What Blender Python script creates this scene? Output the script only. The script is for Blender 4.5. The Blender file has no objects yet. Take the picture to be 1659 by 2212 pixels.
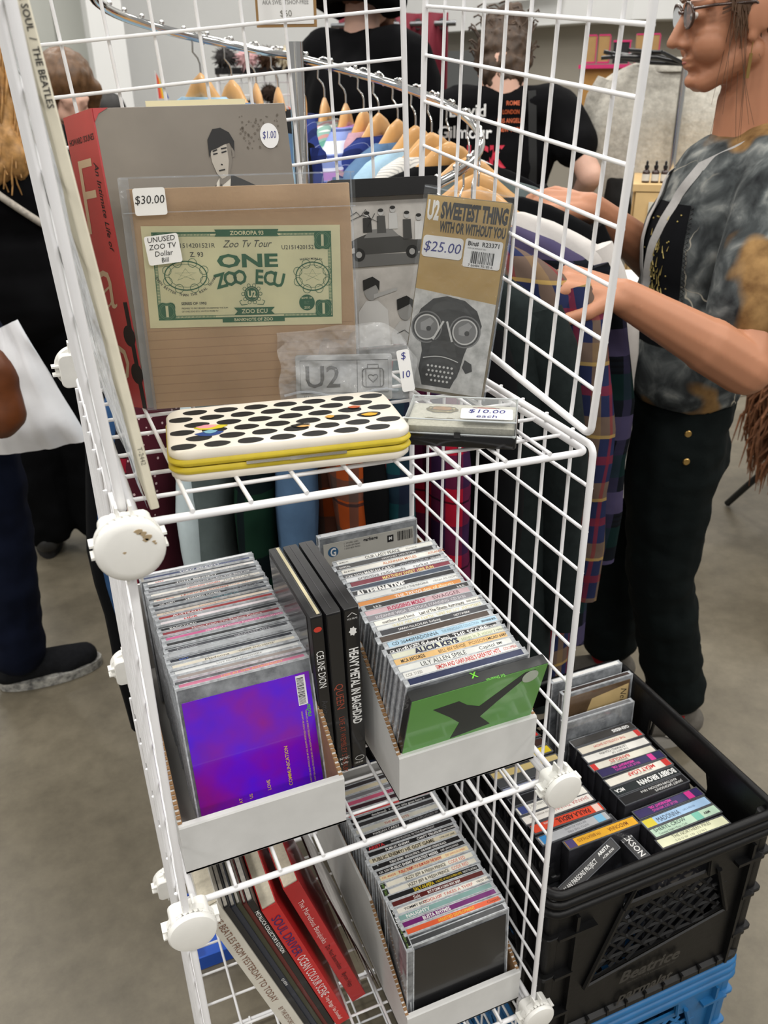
import bpy, bmesh, math, random
from mathutils import Vector, Matrix, Euler, noise
from mathutils.bvhtree import BVHTree
random.seed(11)
scene = bpy.context.scene
COL = scene.collection
PI = math.pi
Z0 = 1.13          # height of the display shelf datum above the floor

# ---------------------------------------------------------------- camera
cam_d = bpy.data.cameras.new('camera'); cam = bpy.data.objects.new('camera', cam_d); COL.objects.link(cam)
cam_d.sensor_fit = 'AUTO'; cam_d.sensor_width = 36.0; cam_d.lens = 1836.56 / 2212 * 36.0
_r = Vector((0.9230, -0.3846, -0.0128)); _f = Vector((0.3374, 0.8240, -0.4557))
_u = _r.cross(_f).normalized() * 1.0
_r = _f.cross(_u).normalized(); _f.normalize()
cam.matrix_world = Matrix(((_r.x, _u.x, -_f.x, -0.0268), (_r.y, _u.y, -_f.y, -0.5077), (_r.z, _u.z, -_f.z, 0.2484 + Z0), (0, 0, 0, 1)))
cam_d.clip_start = 0.02; cam_d.clip_end = 60
cam_d.dof.use_dof = True; cam_d.dof.focus_distance = 0.80; cam_d.dof.aperture_fstop = 13.0
scene.camera = cam
# ---------------------------------------------------------------- world, lamps, exposure
w = bpy.data.worlds.new('hall_air'); scene.world = w; w.use_nodes = True
w.node_tree.nodes['Background'].inputs[0].default_value = (1.0, 0.985, 0.96, 1)
w.node_tree.nodes['Background'].inputs[1].default_value = 0.30
for i in range(4):
    for j in range(5):
        ld = bpy.data.lights.new('hall_lamp', 'AREA'); ld.shape = 'RECTANGLE'; ld.size = 1.3; ld.size_y = 0.5
        ld.energy = 64; ld.color = (1.0, 0.97, 0.92)
        lo = bpy.data.objects.new('hall_lamp', ld); COL.objects.link(lo)
        lo.location = (-4.2 + i * 3.2, -5.8 + j * 3.1, 5.2)
vs = scene.view_settings
vs.view_transform = 'Standard'; vs.look = 'None'; vs.gamma = 1.0; vs.use_curve_mapping = False; vs.exposure = 0.16

# ---------------------------------------------------------------- mesh helpers
class MB:
    def __init__(s): s.v = []; s.f = []
    def add(s, vs, fs, M=None):
        o = len(s.v)
        if M is None: s.v += [tuple(p) for p in vs]
        else: s.v += [tuple(M @ Vector(p)) for p in vs]
        s.f += [tuple(i + o for i in f) for f in fs]; return s
    def box(s, c, d, M=None):
        x, y, z = (k / 2 for k in d); cx, cy, cz = c
        v = [(cx + a * x, cy + b * y, cz + e * z) for e in (-1, 1) for b in (-1, 1) for a in (-1, 1)]
        return s.add(v, [(0, 2, 3, 1), (4, 5, 7, 6), (0, 1, 5, 4), (2, 6, 7, 3), (0, 4, 6, 2), (1, 3, 7, 5)], M)
    def prism(s, poly, z0, z1, M=None, ch=0.0):
        # polygon (ccw) extruded along z, optional chamfer
        n = len(poly); cx = sum(p[0] for p in poly) / n; cy = sum(p[1] for p in poly) / n
        def ring(z, k):
            out = []
            for x, y in poly:
                dx, dy = x - cx, y - cy; l = math.hypot(dx, dy) or 1
                out.append((x - dx / l * k, y - dy / l * k, z))
            return out
        rings = [ring(z0, ch), ring(z0 + ch, 0), ring(z1 - ch, 0), ring(z1, ch)] if ch else [ring(z0, 0), ring(z1, 0)]
        v = [p for r in rings for p in r]; f = [tuple(range(n - 1, -1, -1)), tuple(range((len(rings) - 1) * n, len(rings) * n))]
        for k in range(len(rings) - 1):
            for i in range(n):
                j = (i + 1) % n; f.append((k * n + i, k * n + j, (k + 1) * n + j, (k + 1) * n + i))
        return s.add(v, f, M)
    def slab(s, x0, x1, y0, y1, z0, z1, r=0.004, ch=0.001, M=None, n=4):
        return s.prism(rrect(x0, x1, y0, y1, r, n), z0, z1, M, ch)
    def tube(s, pts, r, n=8, closed=False, flat=None, up=None):
        pts = [Vector(p) for p in pts]; m = len(pts)
        rad = r if isinstance(r, (list, tuple)) else [r] * m
        v = []; f = []; prev = None
        for i, p in enumerate(pts):
            if closed: t = pts[(i + 1) % m] - pts[i - 1]
            else: t = pts[min(i + 1, m - 1)] - pts[max(i - 1, 0)]
            t.normalize()
            if prev is None:
                a = Vector(up) if up else (Vector((0, 0, 1)) if abs(t.z) < 0.9 else Vector((1, 0, 0)))
            else: a = prev
            a = (a - t * a.dot(t)); a.normalize(); b = t.cross(a); prev = a
            fl = flat if flat else 1.0
            for k in range(n):
                th = 2 * PI * k / n
                v.append(p + a * (math.cos(th) * rad[i]) + b * (math.sin(th) * rad[i] * fl))
        for i in range(m if closed else m - 1):
            i2 = (i + 1) % m
            for k in range(n):
                k2 = (k + 1) % n; f.append((i * n + k, i * n + k2, i2 * n + k2, i2 * n + k))
        if not closed: f.append(tuple(range(n - 1, -1, -1))); f.append(tuple(range((m - 1) * n, m * n)))
        return s.add(v, f)
    def lathe(s, prof, n=20, M=None):
        v = []; f = []; m = len(prof)
        for r, z in prof:
            for k in range(n): v.append((max(r, 1e-5) * math.cos(2 * PI * k / n), max(r, 1e-5) * math.sin(2 * PI * k / n), z))
        for i in range(m - 1):
            for k in range(n): f.append((i * n + k, i * n + (k + 1) % n, (i + 1) * n + (k + 1) % n, (i + 1) * n + k))
        f.append(tuple(range(n - 1, -1, -1))); f.append(tuple(range((m - 1) * n, m * n)))
        return s.add(v, f, M)
    def ell(s, c, r, M=None, nu=14, nv=9):
        c = Vector(c); v = []; f = []
        for j in range(nv + 1):
            ph = -PI / 2 + PI * j / nv
            for i in range(nu):
                th = 2 * PI * i / nu
                p = Vector((math.cos(ph) * math.cos(th) * r[0], math.cos(ph) * math.sin(th) * r[1], math.sin(ph) * r[2]))
                v.append(c + (M @ p if M is not None else p))
        for j in range(nv):
            for i in range(nu): f.append((j * nu + i, j * nu + (i + 1) % nu, (j + 1) * nu + (i + 1) % nu, (j + 1) * nu + i))
        return s.add(v, f)
    def cap(s, a, b, ra, rb, n=12):
        # tapered capsule, rounded both ends
        a = Vector(a); b = Vector(b); t = b - a; L = t.length
        if L < 1e-6: return s.ell(a, (ra, ra, ra))
        t.normalize(); pts = []; rr = []
        for k in range(4):
            q = k / 4 * PI / 2; pts.append(a - t * ra * math.cos(q)); rr.append(max(ra * math.sin(q), ra * 0.12))
        pts.append(a); rr.append(ra); pts.append(a.lerp(b, 0.5)); rr.append((ra + rb) / 2); pts.append(b); rr.append(rb)
        for k in range(1, 5):
            q = k / 4 * PI / 2; pts.append(b + t * rb * math.sin(q)); rr.append(max(rb * math.cos(q), rb * 0.12))
        return s.tube(pts, rr, n)
    def mesh(s, name='m', smooth=False):
        me = bpy.data.meshes.new(name); me.from_pydata([tuple(p) for p in s.v], [], s.f); me.update()
        if smooth: me.polygons.foreach_set('use_smooth', [True] * len(me.polygons))
        return me

def rrect(x0, x1, y0, y1, r, n=4):
    out = []
    for cx, cy, a0 in ((x1 - r, y0 + r, -90), (x1 - r, y1 - r, 0), (x0 + r, y1 - r, 90), (x0 + r, y0 + r, 180)):
        for k in range(n + 1):
            a = math.radians(a0 + 90 * k / n); out.append((cx + r * math.cos(a), cy + r * math.sin(a)))
    return out
def circ(cx, cy, r, n=20, sx=1, sy=1, a0=0): return [(cx + sx * r * math.cos(a0 + 2 * PI * k / n), cy + sy * r * math.sin(a0 + 2 * PI * k / n)) for k in range(n)]
def autosmooth(me, ang=35):
    me.polygons.foreach_set('use_smooth', [True] * len(me.polygons))
    try: me.set_sharp_from_angle(angle=math.radians(ang))
    except Exception: pass
    return me
def T(x, y, z): return Matrix.Translation((x, y, z))
def RX(d): return Matrix.Rotation(math.radians(d), 4, 'X')
def RY(d): return Matrix.Rotation(math.radians(d), 4, 'Y')
def RZ(d): return Matrix.Rotation(math.radians(d), 4, 'Z')

def obj(name, mesh, material=None, parent=None, M=None, smooth=None, kind=None, label=None):
    if isinstance(mesh, MB): mesh = mesh.mesh(name)
    if smooth is not None: autosmooth(mesh, smooth)
    o = bpy.data.objects.new(name, mesh); COL.objects.link(o)
    if material is not None:
        if not mesh.materials: mesh.materials.append(material)
        o.material_slots[0].link = 'OBJECT'; o.material_slots[0].material = material
    if parent is not None: o.parent = parent
    if M is not None: o.matrix_local = M
    if kind: o['kind'] = kind
    if label: o['label'] = label
    return o
def tag(o, label, cat, group=None):
    o['label'] = label; o['category'] = cat
    if group: o['group'] = group
    return o
def thing(name, label, cat, M=None, group=None):
    o = bpy.data.objects.new(name, None); COL.objects.link(o); o.empty_display_size = 0.05
    if M is not None: o.matrix_world = M
    return tag(o, label, cat, group)
def struct(name, mesh, m, parent=None):
    o = obj(name, mesh, m, parent)
    o['kind'] = 'structure'; return o

# ---------------------------------------------------------------- materials
def lin(c): return tuple(((x / 255) / 12.92 if x / 255 <= 0.04045 else ((x / 255 + 0.055) / 1.055) ** 2.4) for x in c)
_mats = {}
def mat(name, c, rough=0.5, metal=0.0, var=0.0, vscale=20, bump=0.0, bscale=60, coat=0.0, alpha=1.0, trans=0.0, spec=0.5, sheen=0.0, emit=None, coord='Object', c2=None):
    if name in _mats: return _mats[name]
    m = bpy.data.materials.new(name); m.use_nodes = True; nt = m.node_tree; b = nt.nodes['Principled BSDF']
    col = lin(c)
    if rough >= .88 and spec == .5: spec = .12
    b.inputs['Base Color'].default_value = (*col, 1); b.inputs['Roughness'].default_value = rough; b.inputs['Metallic'].default_value = metal
    b.inputs['Coat Weight'].default_value = coat; b.inputs['Alpha'].default_value = alpha
    b.inputs['Transmission Weight'].default_value = trans; b.inputs['Specular IOR Level'].default_value = spec
    b.inputs['Sheen Weight'].default_value = sheen
    if emit: b.inputs['Emission Color'].default_value = (*lin(emit[0]), 1); b.inputs['Emission Strength'].default_value = emit[1]
    if var or bump:
        tc = nt.nodes.new('ShaderNodeTexCoord')
    if var:
        nz = nt.nodes.new('ShaderNodeTexNoise'); nz.inputs['Scale'].default_value = vscale; nz.inputs['Detail'].default_value = 5; nz.inputs['Roughness'].default_value = 0.6
        nt.links.new(tc.outputs[coord], nz.inputs['Vector'])
        cr = nt.nodes.new('ShaderNodeValToRGB'); nt.links.new(nz.outputs['Fac'], cr.inputs['Fac'])
        cr.color_ramp.elements[0].position = 0.3; cr.color_ramp.elements[1].position = 0.7
        lo = lin(c2) if c2 else tuple(k * (1 - var) for k in col); hi = col if c2 else tuple(min(1, k * (1 + var)) for k in col)
        cr.color_ramp.elements[0].color = (*lo, 1); cr.color_ramp.elements[1].color = (*hi, 1)
        nt.links.new(cr.outputs['Color'], b.inputs['Base Color'])
    if bump:
        nb = nt.nodes.new('ShaderNodeTexNoise'); nb.inputs['Scale'].default_value = bscale; nb.inputs['Detail'].default_value = 4
        nt.links.new(tc.outputs[coord], nb.inputs['Vector'])
        bp = nt.nodes.new('ShaderNodeBump'); bp.inputs['Strength'].default_value = bump; bp.inputs['Distance'].default_value = 0.01
        nt.links.new(nb.outputs['Fac'], bp.inputs['Height']); nt.links.new(bp.outputs['Normal'], b.inputs['Normal'])
    _mats[name] = m; return m
def plaid(name, base, stripes, rough=0.95):
    # stripes: (axis, repeats per metre, offset, width fraction, colour, strength)
    if name in _mats: return _mats[name]
    m = bpy.data.materials.new(name); m.use_nodes = True; nt = m.node_tree; b = nt.nodes['Principled BSDF']; b.inputs['Roughness'].default_value = rough
    b.inputs['Specular IOR Level'].default_value = 0.10
    tc = nt.nodes.new('ShaderNodeTexCoord'); sx = nt.nodes.new('ShaderNodeSeparateXYZ'); nt.links.new(tc.outputs['Object'], sx.inputs[0])
    wx = nt.nodes.new('ShaderNodeMath'); wx.operation = 'MULTIPLY_ADD'; wx.inputs[1].default_value = 2.2; nt.links.new(sx.outputs[1], wx.inputs[0]); nt.links.new(sx.outputs[0], wx.inputs[2])
    prev = None
    for ax, fr, off, wd, c, st in stripes:
        a = nt.nodes.new('ShaderNodeMath'); a.operation = 'MULTIPLY_ADD'; a.inputs[1].default_value = fr; a.inputs[2].default_value = off + 50
        nt.links.new(wx.outputs[0] if ax == 0 else sx.outputs[ax], a.inputs[0])
        fr_ = nt.nodes.new('ShaderNodeMath'); fr_.operation = 'FRACT'; nt.links.new(a.outputs[0], fr_.inputs[0])
        lt = nt.nodes.new('ShaderNodeMath'); lt.operation = 'LESS_THAN'; lt.inputs[1].default_value = wd; nt.links.new(fr_.outputs[0], lt.inputs[0])
        mu = nt.nodes.new('ShaderNodeMath'); mu.operation = 'MULTIPLY'; mu.inputs[1].default_value = st; nt.links.new(lt.outputs[0], mu.inputs[0])
        mx = nt.nodes.new('ShaderNodeMixRGB'); nt.links.new(mu.outputs[0], mx.inputs['Fac'])
        if prev is None: mx.inputs['Color1'].default_value = (*lin(base), 1)
        else: nt.links.new(prev.outputs[0], mx.inputs['Color1'])
        mx.inputs['Color2'].default_value = (*lin(c), 1); prev = mx
    if prev: nt.links.new(prev.outputs[0], b.inputs['Base Color'])
    else: b.inputs['Base Color'].default_value = (*lin(base), 1)
    nb = nt.nodes.new('ShaderNodeTexNoise'); nb.inputs['Scale'].default_value = 14; nt.links.new(tc.outputs['Object'], nb.inputs['Vector'])
    bp = nt.nodes.new('ShaderNodeBump'); bp.inputs['Strength'].default_value = 0.35; bp.inputs['Distance'].default_value = 0.03
    nt.links.new(nb.outputs['Fac'], bp.inputs['Height']); nt.links.new(bp.outputs['Normal'], b.inputs['Normal'])
    _mats[name] = m; return m
def ink(c): return mat('ink_%02x%02x%02x' % tuple(c), c, 0.55)
def clearmat(name, c=(225, 230, 232), a=0.16, rough=0.06, bump=0.0, bscale=30):
    # thin clear film: see-through with a glossy sheen
    if name in _mats: return _mats[name]
    m = bpy.data.materials.new(name); m.use_nodes = True; nt = m.node_tree; nt.nodes.clear()
    out = nt.nodes.new('ShaderNodeOutputMaterial'); tr = nt.nodes.new('ShaderNodeBsdfTransparent'); pb = nt.nodes.new('ShaderNodeBsdfPrincipled')
    pb.inputs['Base Color'].default_value = (*lin(c), 1); pb.inputs['Roughness'].default_value = rough
    fr = nt.nodes.new('ShaderNodeFresnel'); fr.inputs['IOR'].default_value = 1.45
    ad = nt.nodes.new('ShaderNodeMath'); ad.operation = 'ADD'; ad.use_clamp = True; ad.inputs[1].default_value = a
    mx = nt.nodes.new('ShaderNodeMixShader'); nt.links.new(fr.outputs[0], ad.inputs[0]); nt.links.new(ad.outputs[0], mx.inputs[0])
    nt.links.new(tr.outputs[0], mx.inputs[1]); nt.links.new(pb.outputs[0], mx.inputs[2]); nt.links.new(mx.outputs[0], out.inputs[0])
    if bump:
        tc = nt.nodes.new('ShaderNodeTexCoord'); nb = nt.nodes.new('ShaderNodeTexNoise'); nb.inputs['Scale'].default_value = bscale; nb.inputs['Detail'].default_value = 3
        nt.links.new(tc.outputs['Object'], nb.inputs['Vector']); bp = nt.nodes.new('ShaderNodeBump'); bp.inputs['Strength'].default_value = bump; bp.inputs['Distance'].default_value = 0.02
        nt.links.new(nb.outputs['Fac'], bp.inputs['Height']); nt.links.new(bp.outputs['Normal'], pb.inputs['Normal'])
    _mats[name] = m; return m

# ---------------------------------------------------------------- lettering
_tc = {}
def text_geo(s, bold=0.0, shear=0.0):
    key = (s, bold, shear)
    if key in _tc: return _tc[key]
    cu = bpy.data.curves.new('lettering', 'FONT'); cu.body = s; cu.resolution_u = 2; cu.offset = bold; cu.shear = shear; cu.size = 1.0
    ob = bpy.data.objects.new('lettering', cu); me = bpy.data.meshes.new_from_object(ob)
    v = [tuple(p.co) for p in me.vertices]; f = [tuple(p.vertices) for p in me.polygons]
    bpy.data.objects.remove(ob); bpy.data.curves.remove(cu); bpy.data.meshes.remove(me)
    if not v: v = [(0, 0, 0)]
    x0 = min(p[0] for p in v); x1 = max(p[0] for p in v)
    v = [(p[0] - x0, p[1], 0) for p in v]; _tc[key] = (v, f, x1 - x0); return _tc[key]
def text_mb(s, h, maxw=None, bold=0.0, shear=0.0, align='L', arc=0.0, fit=False):
    # cap height h; squeezed to maxw if longer; origin at baseline left/centre/right
    v, f, wd = text_geo(s, bold, shear); k = h / 0.70; kx = k
    if maxw and (fit or wd * kx > maxw): kx = maxw / wd
    ox = {'L': 0, 'C': -wd * kx / 2, 'R': -wd * kx}[align]
    m = MB(); pts = [(p[0] * kx + ox, p[1] * k, 0) for p in v]
    if arc: pts = [(x, y - arc * x * x, 0) for x, y, z in pts]
    m.add(pts, f); return m
def letter(parent, s, h, material, M, maxw=None, bold=0.0, shear=0.0, align='L', arc=0.0, name='lettering', fit=False):
    return obj(name, text_mb(s, h, maxw, bold, shear, align, arc, fit), material, parent, M)
def flat(parent, name, poly, material, M, t=0.0003):
    # a thin printed patch lying on a face
    return obj(name, MB().prism(poly, 0, t), material, parent, M)
def place(s, t, up=0.0): return T(s, t, up)
# ================================================================ the hall
m_white = mat('white_powder_coat', (236, 236, 238), 0.38, var=0.03, vscale=30)
concrete = mat('polished_concrete', (119, 111, 94), 0.45, var=0.16, vscale=1.6, bump=0.02, bscale=90, c2=(88, 81, 67))
nt = concrete.node_tree
fine = nt.nodes.new('ShaderNodeTexNoise'); fine.inputs['Scale'].default_value = 14; fine.inputs['Detail'].default_value = 8; fine.inputs['Roughness'].default_value = 0.75
tcn = [n for n in nt.nodes if n.type == 'TEX_COORD'][0]; nt.links.new(tcn.outputs['Object'], fine.inputs['Vector'])
rampn = [n for n in nt.nodes if n.type == 'VALTORGB'][0]; rampn.color_ramp.elements[0].position = 0.25; rampn.color_ramp.elements[1].position = 0.75
mxn = nt.nodes.new('ShaderNodeMixRGB'); mxn.blend_type = 'SOFT_LIGHT'; mxn.inputs[0].default_value = 0.7
nt.links.new(rampn.outputs[0], mxn.inputs[1]); nt.links.new(fine.outputs['Fac'], mxn.inputs[2]); nt.links.new(mxn.outputs[0], nt.nodes['Principled BSDF'].inputs['Base Color'])
fl = MB().box((2, 0.15, -0.05), (16, 4.50, 0.1)).box((2, 6.71, -0.05), (16, 8.60, 0.1)).box((2, 2.4, -0.07), (16, 0.2, 0.1))
struct('floor', fl, concrete)
wall_grey = mat('partition_grey', (176, 178, 172), 0.75, var=0.04, vscale=3)
wall_pale = mat('partition_pale', (204, 203, 194), 0.75, var=0.03, vscale=3)
wall_white = mat('wall_white', (228, 229, 228), 0.8, var=0.02, vscale=3)
wall_tan = mat('wall_tan', (160, 154, 142), 0.8, var=0.03, vscale=3)
wl = struct('wall_left', MB().box((-2.4, 9.0, 2.5), (6.2, 0.1, 5.0)), wall_grey)
for k, (x, wd, mm) in enumerate([(-1.35, 0.8, wall_grey), (-0.55, 0.78, wall_pale), (0.25, 0.78, wall_grey), (0.80, 0.28, wall_grey)]):
    obj('partition_panel', MB().box((x, 8.935, 2.5), (wd - 0.012, 0.03, 5.0)), mm, wl)
struct('wall_back', MB().box((3.9, 10.4, 2.5), (6.2, 0.1, 5.0)), wall_white)
column = struct('trim_1', MB().box((1.05, 8.75, 2.5), (0.30, 0.55, 5.0)), wall_white)
# ================================================================ wire cube rack
rack = thing('wire_grid_rack', 'tall white wire grid shelf rack holding records, books and CD trays', 'shelf rack', T(0, 0, 0))
def W(p): return Vector((p[0], p[1], p[2] + Z0))
FR = [0.0] + [(0.9 + k - 1) / 8.8 for k in range(1, 9)] + [1.0]
wire_len = {}
def grid_panel(c0, c1, c2, c3, flip=1):
    # corners ccw: c0->c1 first direction, c0->c3 second direction
    c0, c1, c2, c3 = (W(c) for c in (c0, c1, c2, c3))
    a = (c1 - c0); b = (c3 - c0); n = a.cross(b).normalized() * flip
    def pt(u, v): return c0 * (1 - u) * (1 - v) + c1 * u * (1 - v) + c2 * u * v + c3 * (1 - u) * v
    r = 0.022; path = []
    for cx, cy, a0 in ((1 - r, r, -90), (1 - r, 1 - r, 0), (r, 1 - r, 90), (r, r, 180)):
        for k in range(6):
            q = math.radians(a0 + 90 * k / 5); path.append(pt(cx + r * math.cos(q), cy + r * math.sin(q)))
    fr = obj('grid_panel', MB().tube(path, 0.0030, 10, closed=True), m_white, rack, smooth=60)
    for k in range(1, 9):
        for d in (0, 1):
            e = 0.006
            if d == 0: p, q = pt(FR[k], -e), pt(FR[k], 1 + e)
            else: p, q = pt(-e, FR[k]), pt(1 + e, FR[k])
            off = n * (0.0042 if d == 0 else 0.0008)
            obj('wire', MB().tube([p + off, p.lerp(q, .5) + off, q + off], 0.00165, 7), m_white, fr, smooth=60)
    return fr
# right side: top, middle, lower, bottom
grid_panel((.3571, .0021, -.0027), (.3721, .3553, .0296), (.3636, .3233, .3831), (.3486, -.0299, .3507))
grid_panel((.3650, .0060, -.3680), (.3640, .3550, -.3660), (.3630, .3530, -.0120), (.3625, .0035, -.0140))
grid_panel((.3673, .0124, -.7327), (.3670, .3674, -.7296), (.3633, .3642, -.3746), (.3635, .0092, -.3778))
grid_panel((.3680, .0124, -1.1050), (.3680, .3674, -1.1050), (.3680, .3674, -.7500), (.3680, .0124, -.7500))
# left side
grid_panel((.0022, -.0018, .0054), (.0044, .3527, .0244), (-.0104, .3338, .3786), (-.0127, -.0207, .3596), -1)
grid_panel((-.0025, -.0080, -.3650), (.0000, .3470, -.3650), (.0020, .3470, -.0110), (.0005, -.0080, -.0110), -1)
grid_panel((.0020, -.0080, -.7330), (.0020, .3470, -.7330), (-.0020, .3470, -.3780), (-.0020, -.0080, -.3780), -1)
grid_panel((.0040, -.0060, -1.1050), (.0040, .3490, -1.1050), (.0030, .3490, -.7500), (.0030, -.0060, -.7500), -1)
# shelves
grid_panel((.0113, .0157, -.0134), (.3661, .0167, -.0240), (.3653, .3716, -.0181), (.0105, .3707, -.0076))
grid_panel((.0069, .0162, -.3801), (.3619, .0189, -.3791), (.3592, .3733, -.3784), (.0042, .3706, -.3784))
grid_panel((.0080, .0150, -.7480), (.3630, .0150, -.7480), (.3630, .3700, -.7480), (.0080, .3700, -.7480))
grid_panel((.0080, .0150, -1.1100), (.3630, .0150, -1.1100), (.3630, .3700, -1.1100), (.0080, .3700, -1.1100))
# back of the top compartment
grid_panel((.0250, .3640, -.0030), (.3640, .3610, .0200), (.3486, .3490, .3846), (-.0044, .3600, .3503), -1)

m_plastic = mat('white_plastic', (232, 231, 226), 0.35, var=0.03, vscale=60)
m_plastic_dirty = mat('white_plastic_worn', (232, 231, 226), 0.35, var=0.5, vscale=45, c2=(205, 200, 186))
def connector(x, y, z, face=-1, r=0.0205):
    # face: cap looks along -Y (front) or +Y (rear)
    M = T(x, y, z + Z0) @ (RX(90) if face < 0 else RX(-90))
    h = MB().slab(-0.0165, 0.0165, -0.0165, 0.0165, -0.018, 0.0, 0.006, 0.001)
    hub = obj('connector', autosmooth(h.mesh()), m_plastic, rack, M)
    cap = MB().lathe([(0.001, 0.0065), (r * 0.7, 0.0062), (r * 0.93, 0.005), (r, 0.003), (r, 0.001), (r * 0.95, 0.0)], 36)
    obj('cap', cap, m_plastic, hub, smooth=40)
    ring = MB().lathe([(r * 0.96, -0.0025), (r * 1.0, -0.0025), (r * 1.0, -0.0075), (r * 0.96, -0.0075)], 36)
    obj('collar_ring', ring, m_plastic, hub, smooth=40)
    ribs = MB()
    for k in range(28):
        a = 2 * PI * k / 28; ribs.box((0, 0, 0), (0.0016, 0.003, 0.006), Matrix.Rotation(a, 4, 'Z') @ T(r * 0.93, 0, -0.003) @ RX(25))
    obj('ribs', ribs, m_plastic, hub)
    for k in range(4):
        for s in (-1, 1):
            p = MB().prism([(0.012, s * 0.0042 - 0.0012), (0.0235 if k % 2 == 0 else .027, s * 0.0042 - 0.0008), (0.0235 if k % 2 == 0 else .027, s * 0.0042 + 0.0008), (0.012, s * 0.0042 + 0.0012)], -0.012, -0.002)
            obj('prong', p, m_plastic, hub, Matrix.Rotation(k * PI / 2, 4, 'Z'))
    return hub
cfl = connector(.0015, -.024, -.0085, r=0.0215)
stain = MB()
for (sx, sy, rr) in [(0.006, 0.013, .0018), (0.0085, 0.011, .0016), (0.0108, 0.008, .002), (0.0095, 0.0065, .0013), (0.0142, 0.0045, .0008), (0.015, 0.003, .0006), (-0.004, 0.0005, .0008)]:
    stain.prism([(sx + rr * (1 + .4 * math.sin(3 * q)) * math.cos(q) * 1.3, sy + rr * math.sin(q)) for q in [2 * PI * k / 9 for k in range(9)]], 0.0062, 0.0066)
obj('stain', stain, mat('scuff', (170, 150, 118), .7), cfl)
connector(.000, -.012, -.3760); connector(.3660, .000, -.3770); connector(.3690, .002, -.7430); connector(.0040, -.006, -.7460); connector(.3690, .002, -1.105); connector(.004, -.006, -1.105)
connector(.0030, .372, -.0050, 1); connector(.000, .372, -.3720, 1); connector(.000, .372, -.7440, 1)
# ================================================================ things on the display shelf
def PM(o, yaw, lean, spin=0.0):
    ya, le = math.radians(yaw), math.radians(lean)
    u = Vector((math.cos(ya), math.sin(ya), 0)); back = Vector((-math.sin(ya), math.cos(ya), 0))
    t = Vector((0, 0, math.cos(le))) + back * math.sin(le); n = u.cross(t)
    M = Matrix(((u.x, t.x, n.x, o[0]), (u.y, t.y, n.y, o[1]), (u.z, t.z, n.z, o[2] + Z0), (0, 0, 0, 1)))
    return M @ Matrix.Rotation(math.radians(spin), 4, 'Z')
def stroke(pts, w, closed=False, t=0.0002, mb=None):
    mb = mb or MB(); n = len(pts)
    L = []; R = []
    for i, p in enumerate(pts):
        a = pts[(i - 1) % n] if closed or i else pts[0]; b = pts[(i + 1) % n] if closed or i < n - 1 else pts[-1]
        dx, dy = b[0] - a[0], b[1] - a[1]; l = math.hypot(dx, dy) or 1; nx, ny = -dy / l * w / 2, dx / l * w / 2
        L.append((p[0] + nx, p[1] + ny, t)); R.append((p[0] - nx, p[1] - ny, t))
    v = L + R; f = [(n + i, n + (i + 1) % n, (i + 1) % n, i) for i in range(n if closed else n - 1)]
    return mb.add(v, f)
black = ink((18, 18, 20)); white_ink = ink((232, 232, 230)); red_ink = ink((176, 32, 36)); blue_pen = ink((28, 34, 120)); paper = mat('label_paper', (226, 226, 226), 0.6, var=0.02)
def pricetag(parent, x0, x1, y0, y1, up, lines, r=0.002, inkm=None, h=0.006, spin=0):
    c = ((x0 + x1) / 2, (y0 + y1) / 2)
    p = obj('price_label', MB().prism(rrect((x0 - x1) / 2, (x1 - x0) / 2, (y0 - y1) / 2, (y1 - y0) / 2, r), 0, 0.0003), paper, parent, T(c[0], c[1], up) @ RZ(spin))
    for s, yy, hh in lines: letter(p, s, hh, inkm or black, T(0, yy, 0.0006), (x1 - x0) * 0.92, 0.0, 0.15, 'C')
    return p
# ---- record in its sleeve, edge on, against the left side
lp = thing('vinyl_record', 'cream-edged album sleeve standing edge-on in clear wrap against the left grid', 'record', T(.0235, .0130, -.0035 + Z0) @ RY(-5.2))
cream = mat('aged_card', (222, 216, 196), 0.6, var=0.06, vscale=40)
obj('sleeve', autosmooth(MB().slab(-0.0030, 0.0030, 0, 0.313, 0.0, 0.313, 0.0015, 0.0005).mesh()), cream, lp)
wrap = MB(); nn = 14
for i in range(nn + 1):
    for j in range(nn + 1):
        wrap.v.append((-0.0045 - 0.0035 * abs(noise.noise(Vector((i * .8, j * .45, 3.1)))), 0.001 + 0.311 * i / nn, 0.001 + 0.311 * j / nn))
for i in range(nn):
    for j in range(nn): wrap.f.append((i * (nn + 1) + j, (i + 1) * (nn + 1) + j, (i + 1) * (nn + 1) + j + 1, i * (nn + 1) + j + 1))
obj('clear_wrap', wrap, clearmat('wrap_film', a=0.35, rough=0.12, bump=0.8, bscale=22), lp, smooth=60)
spm = T(0, -0.0004, 0) @ RX(90) @ RZ(-90)
letter(lp, 'RUBBER SOUL  /  THE BEATLES', 0.0034, black, spm @ T(-0.306, -0.0016, 0), 0.13, 0.01)
letter(lp, 'T-2442', 0.0030, ink((120, 116, 104)), spm @ T(-0.045, -0.0014, 0), 0.03)
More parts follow.
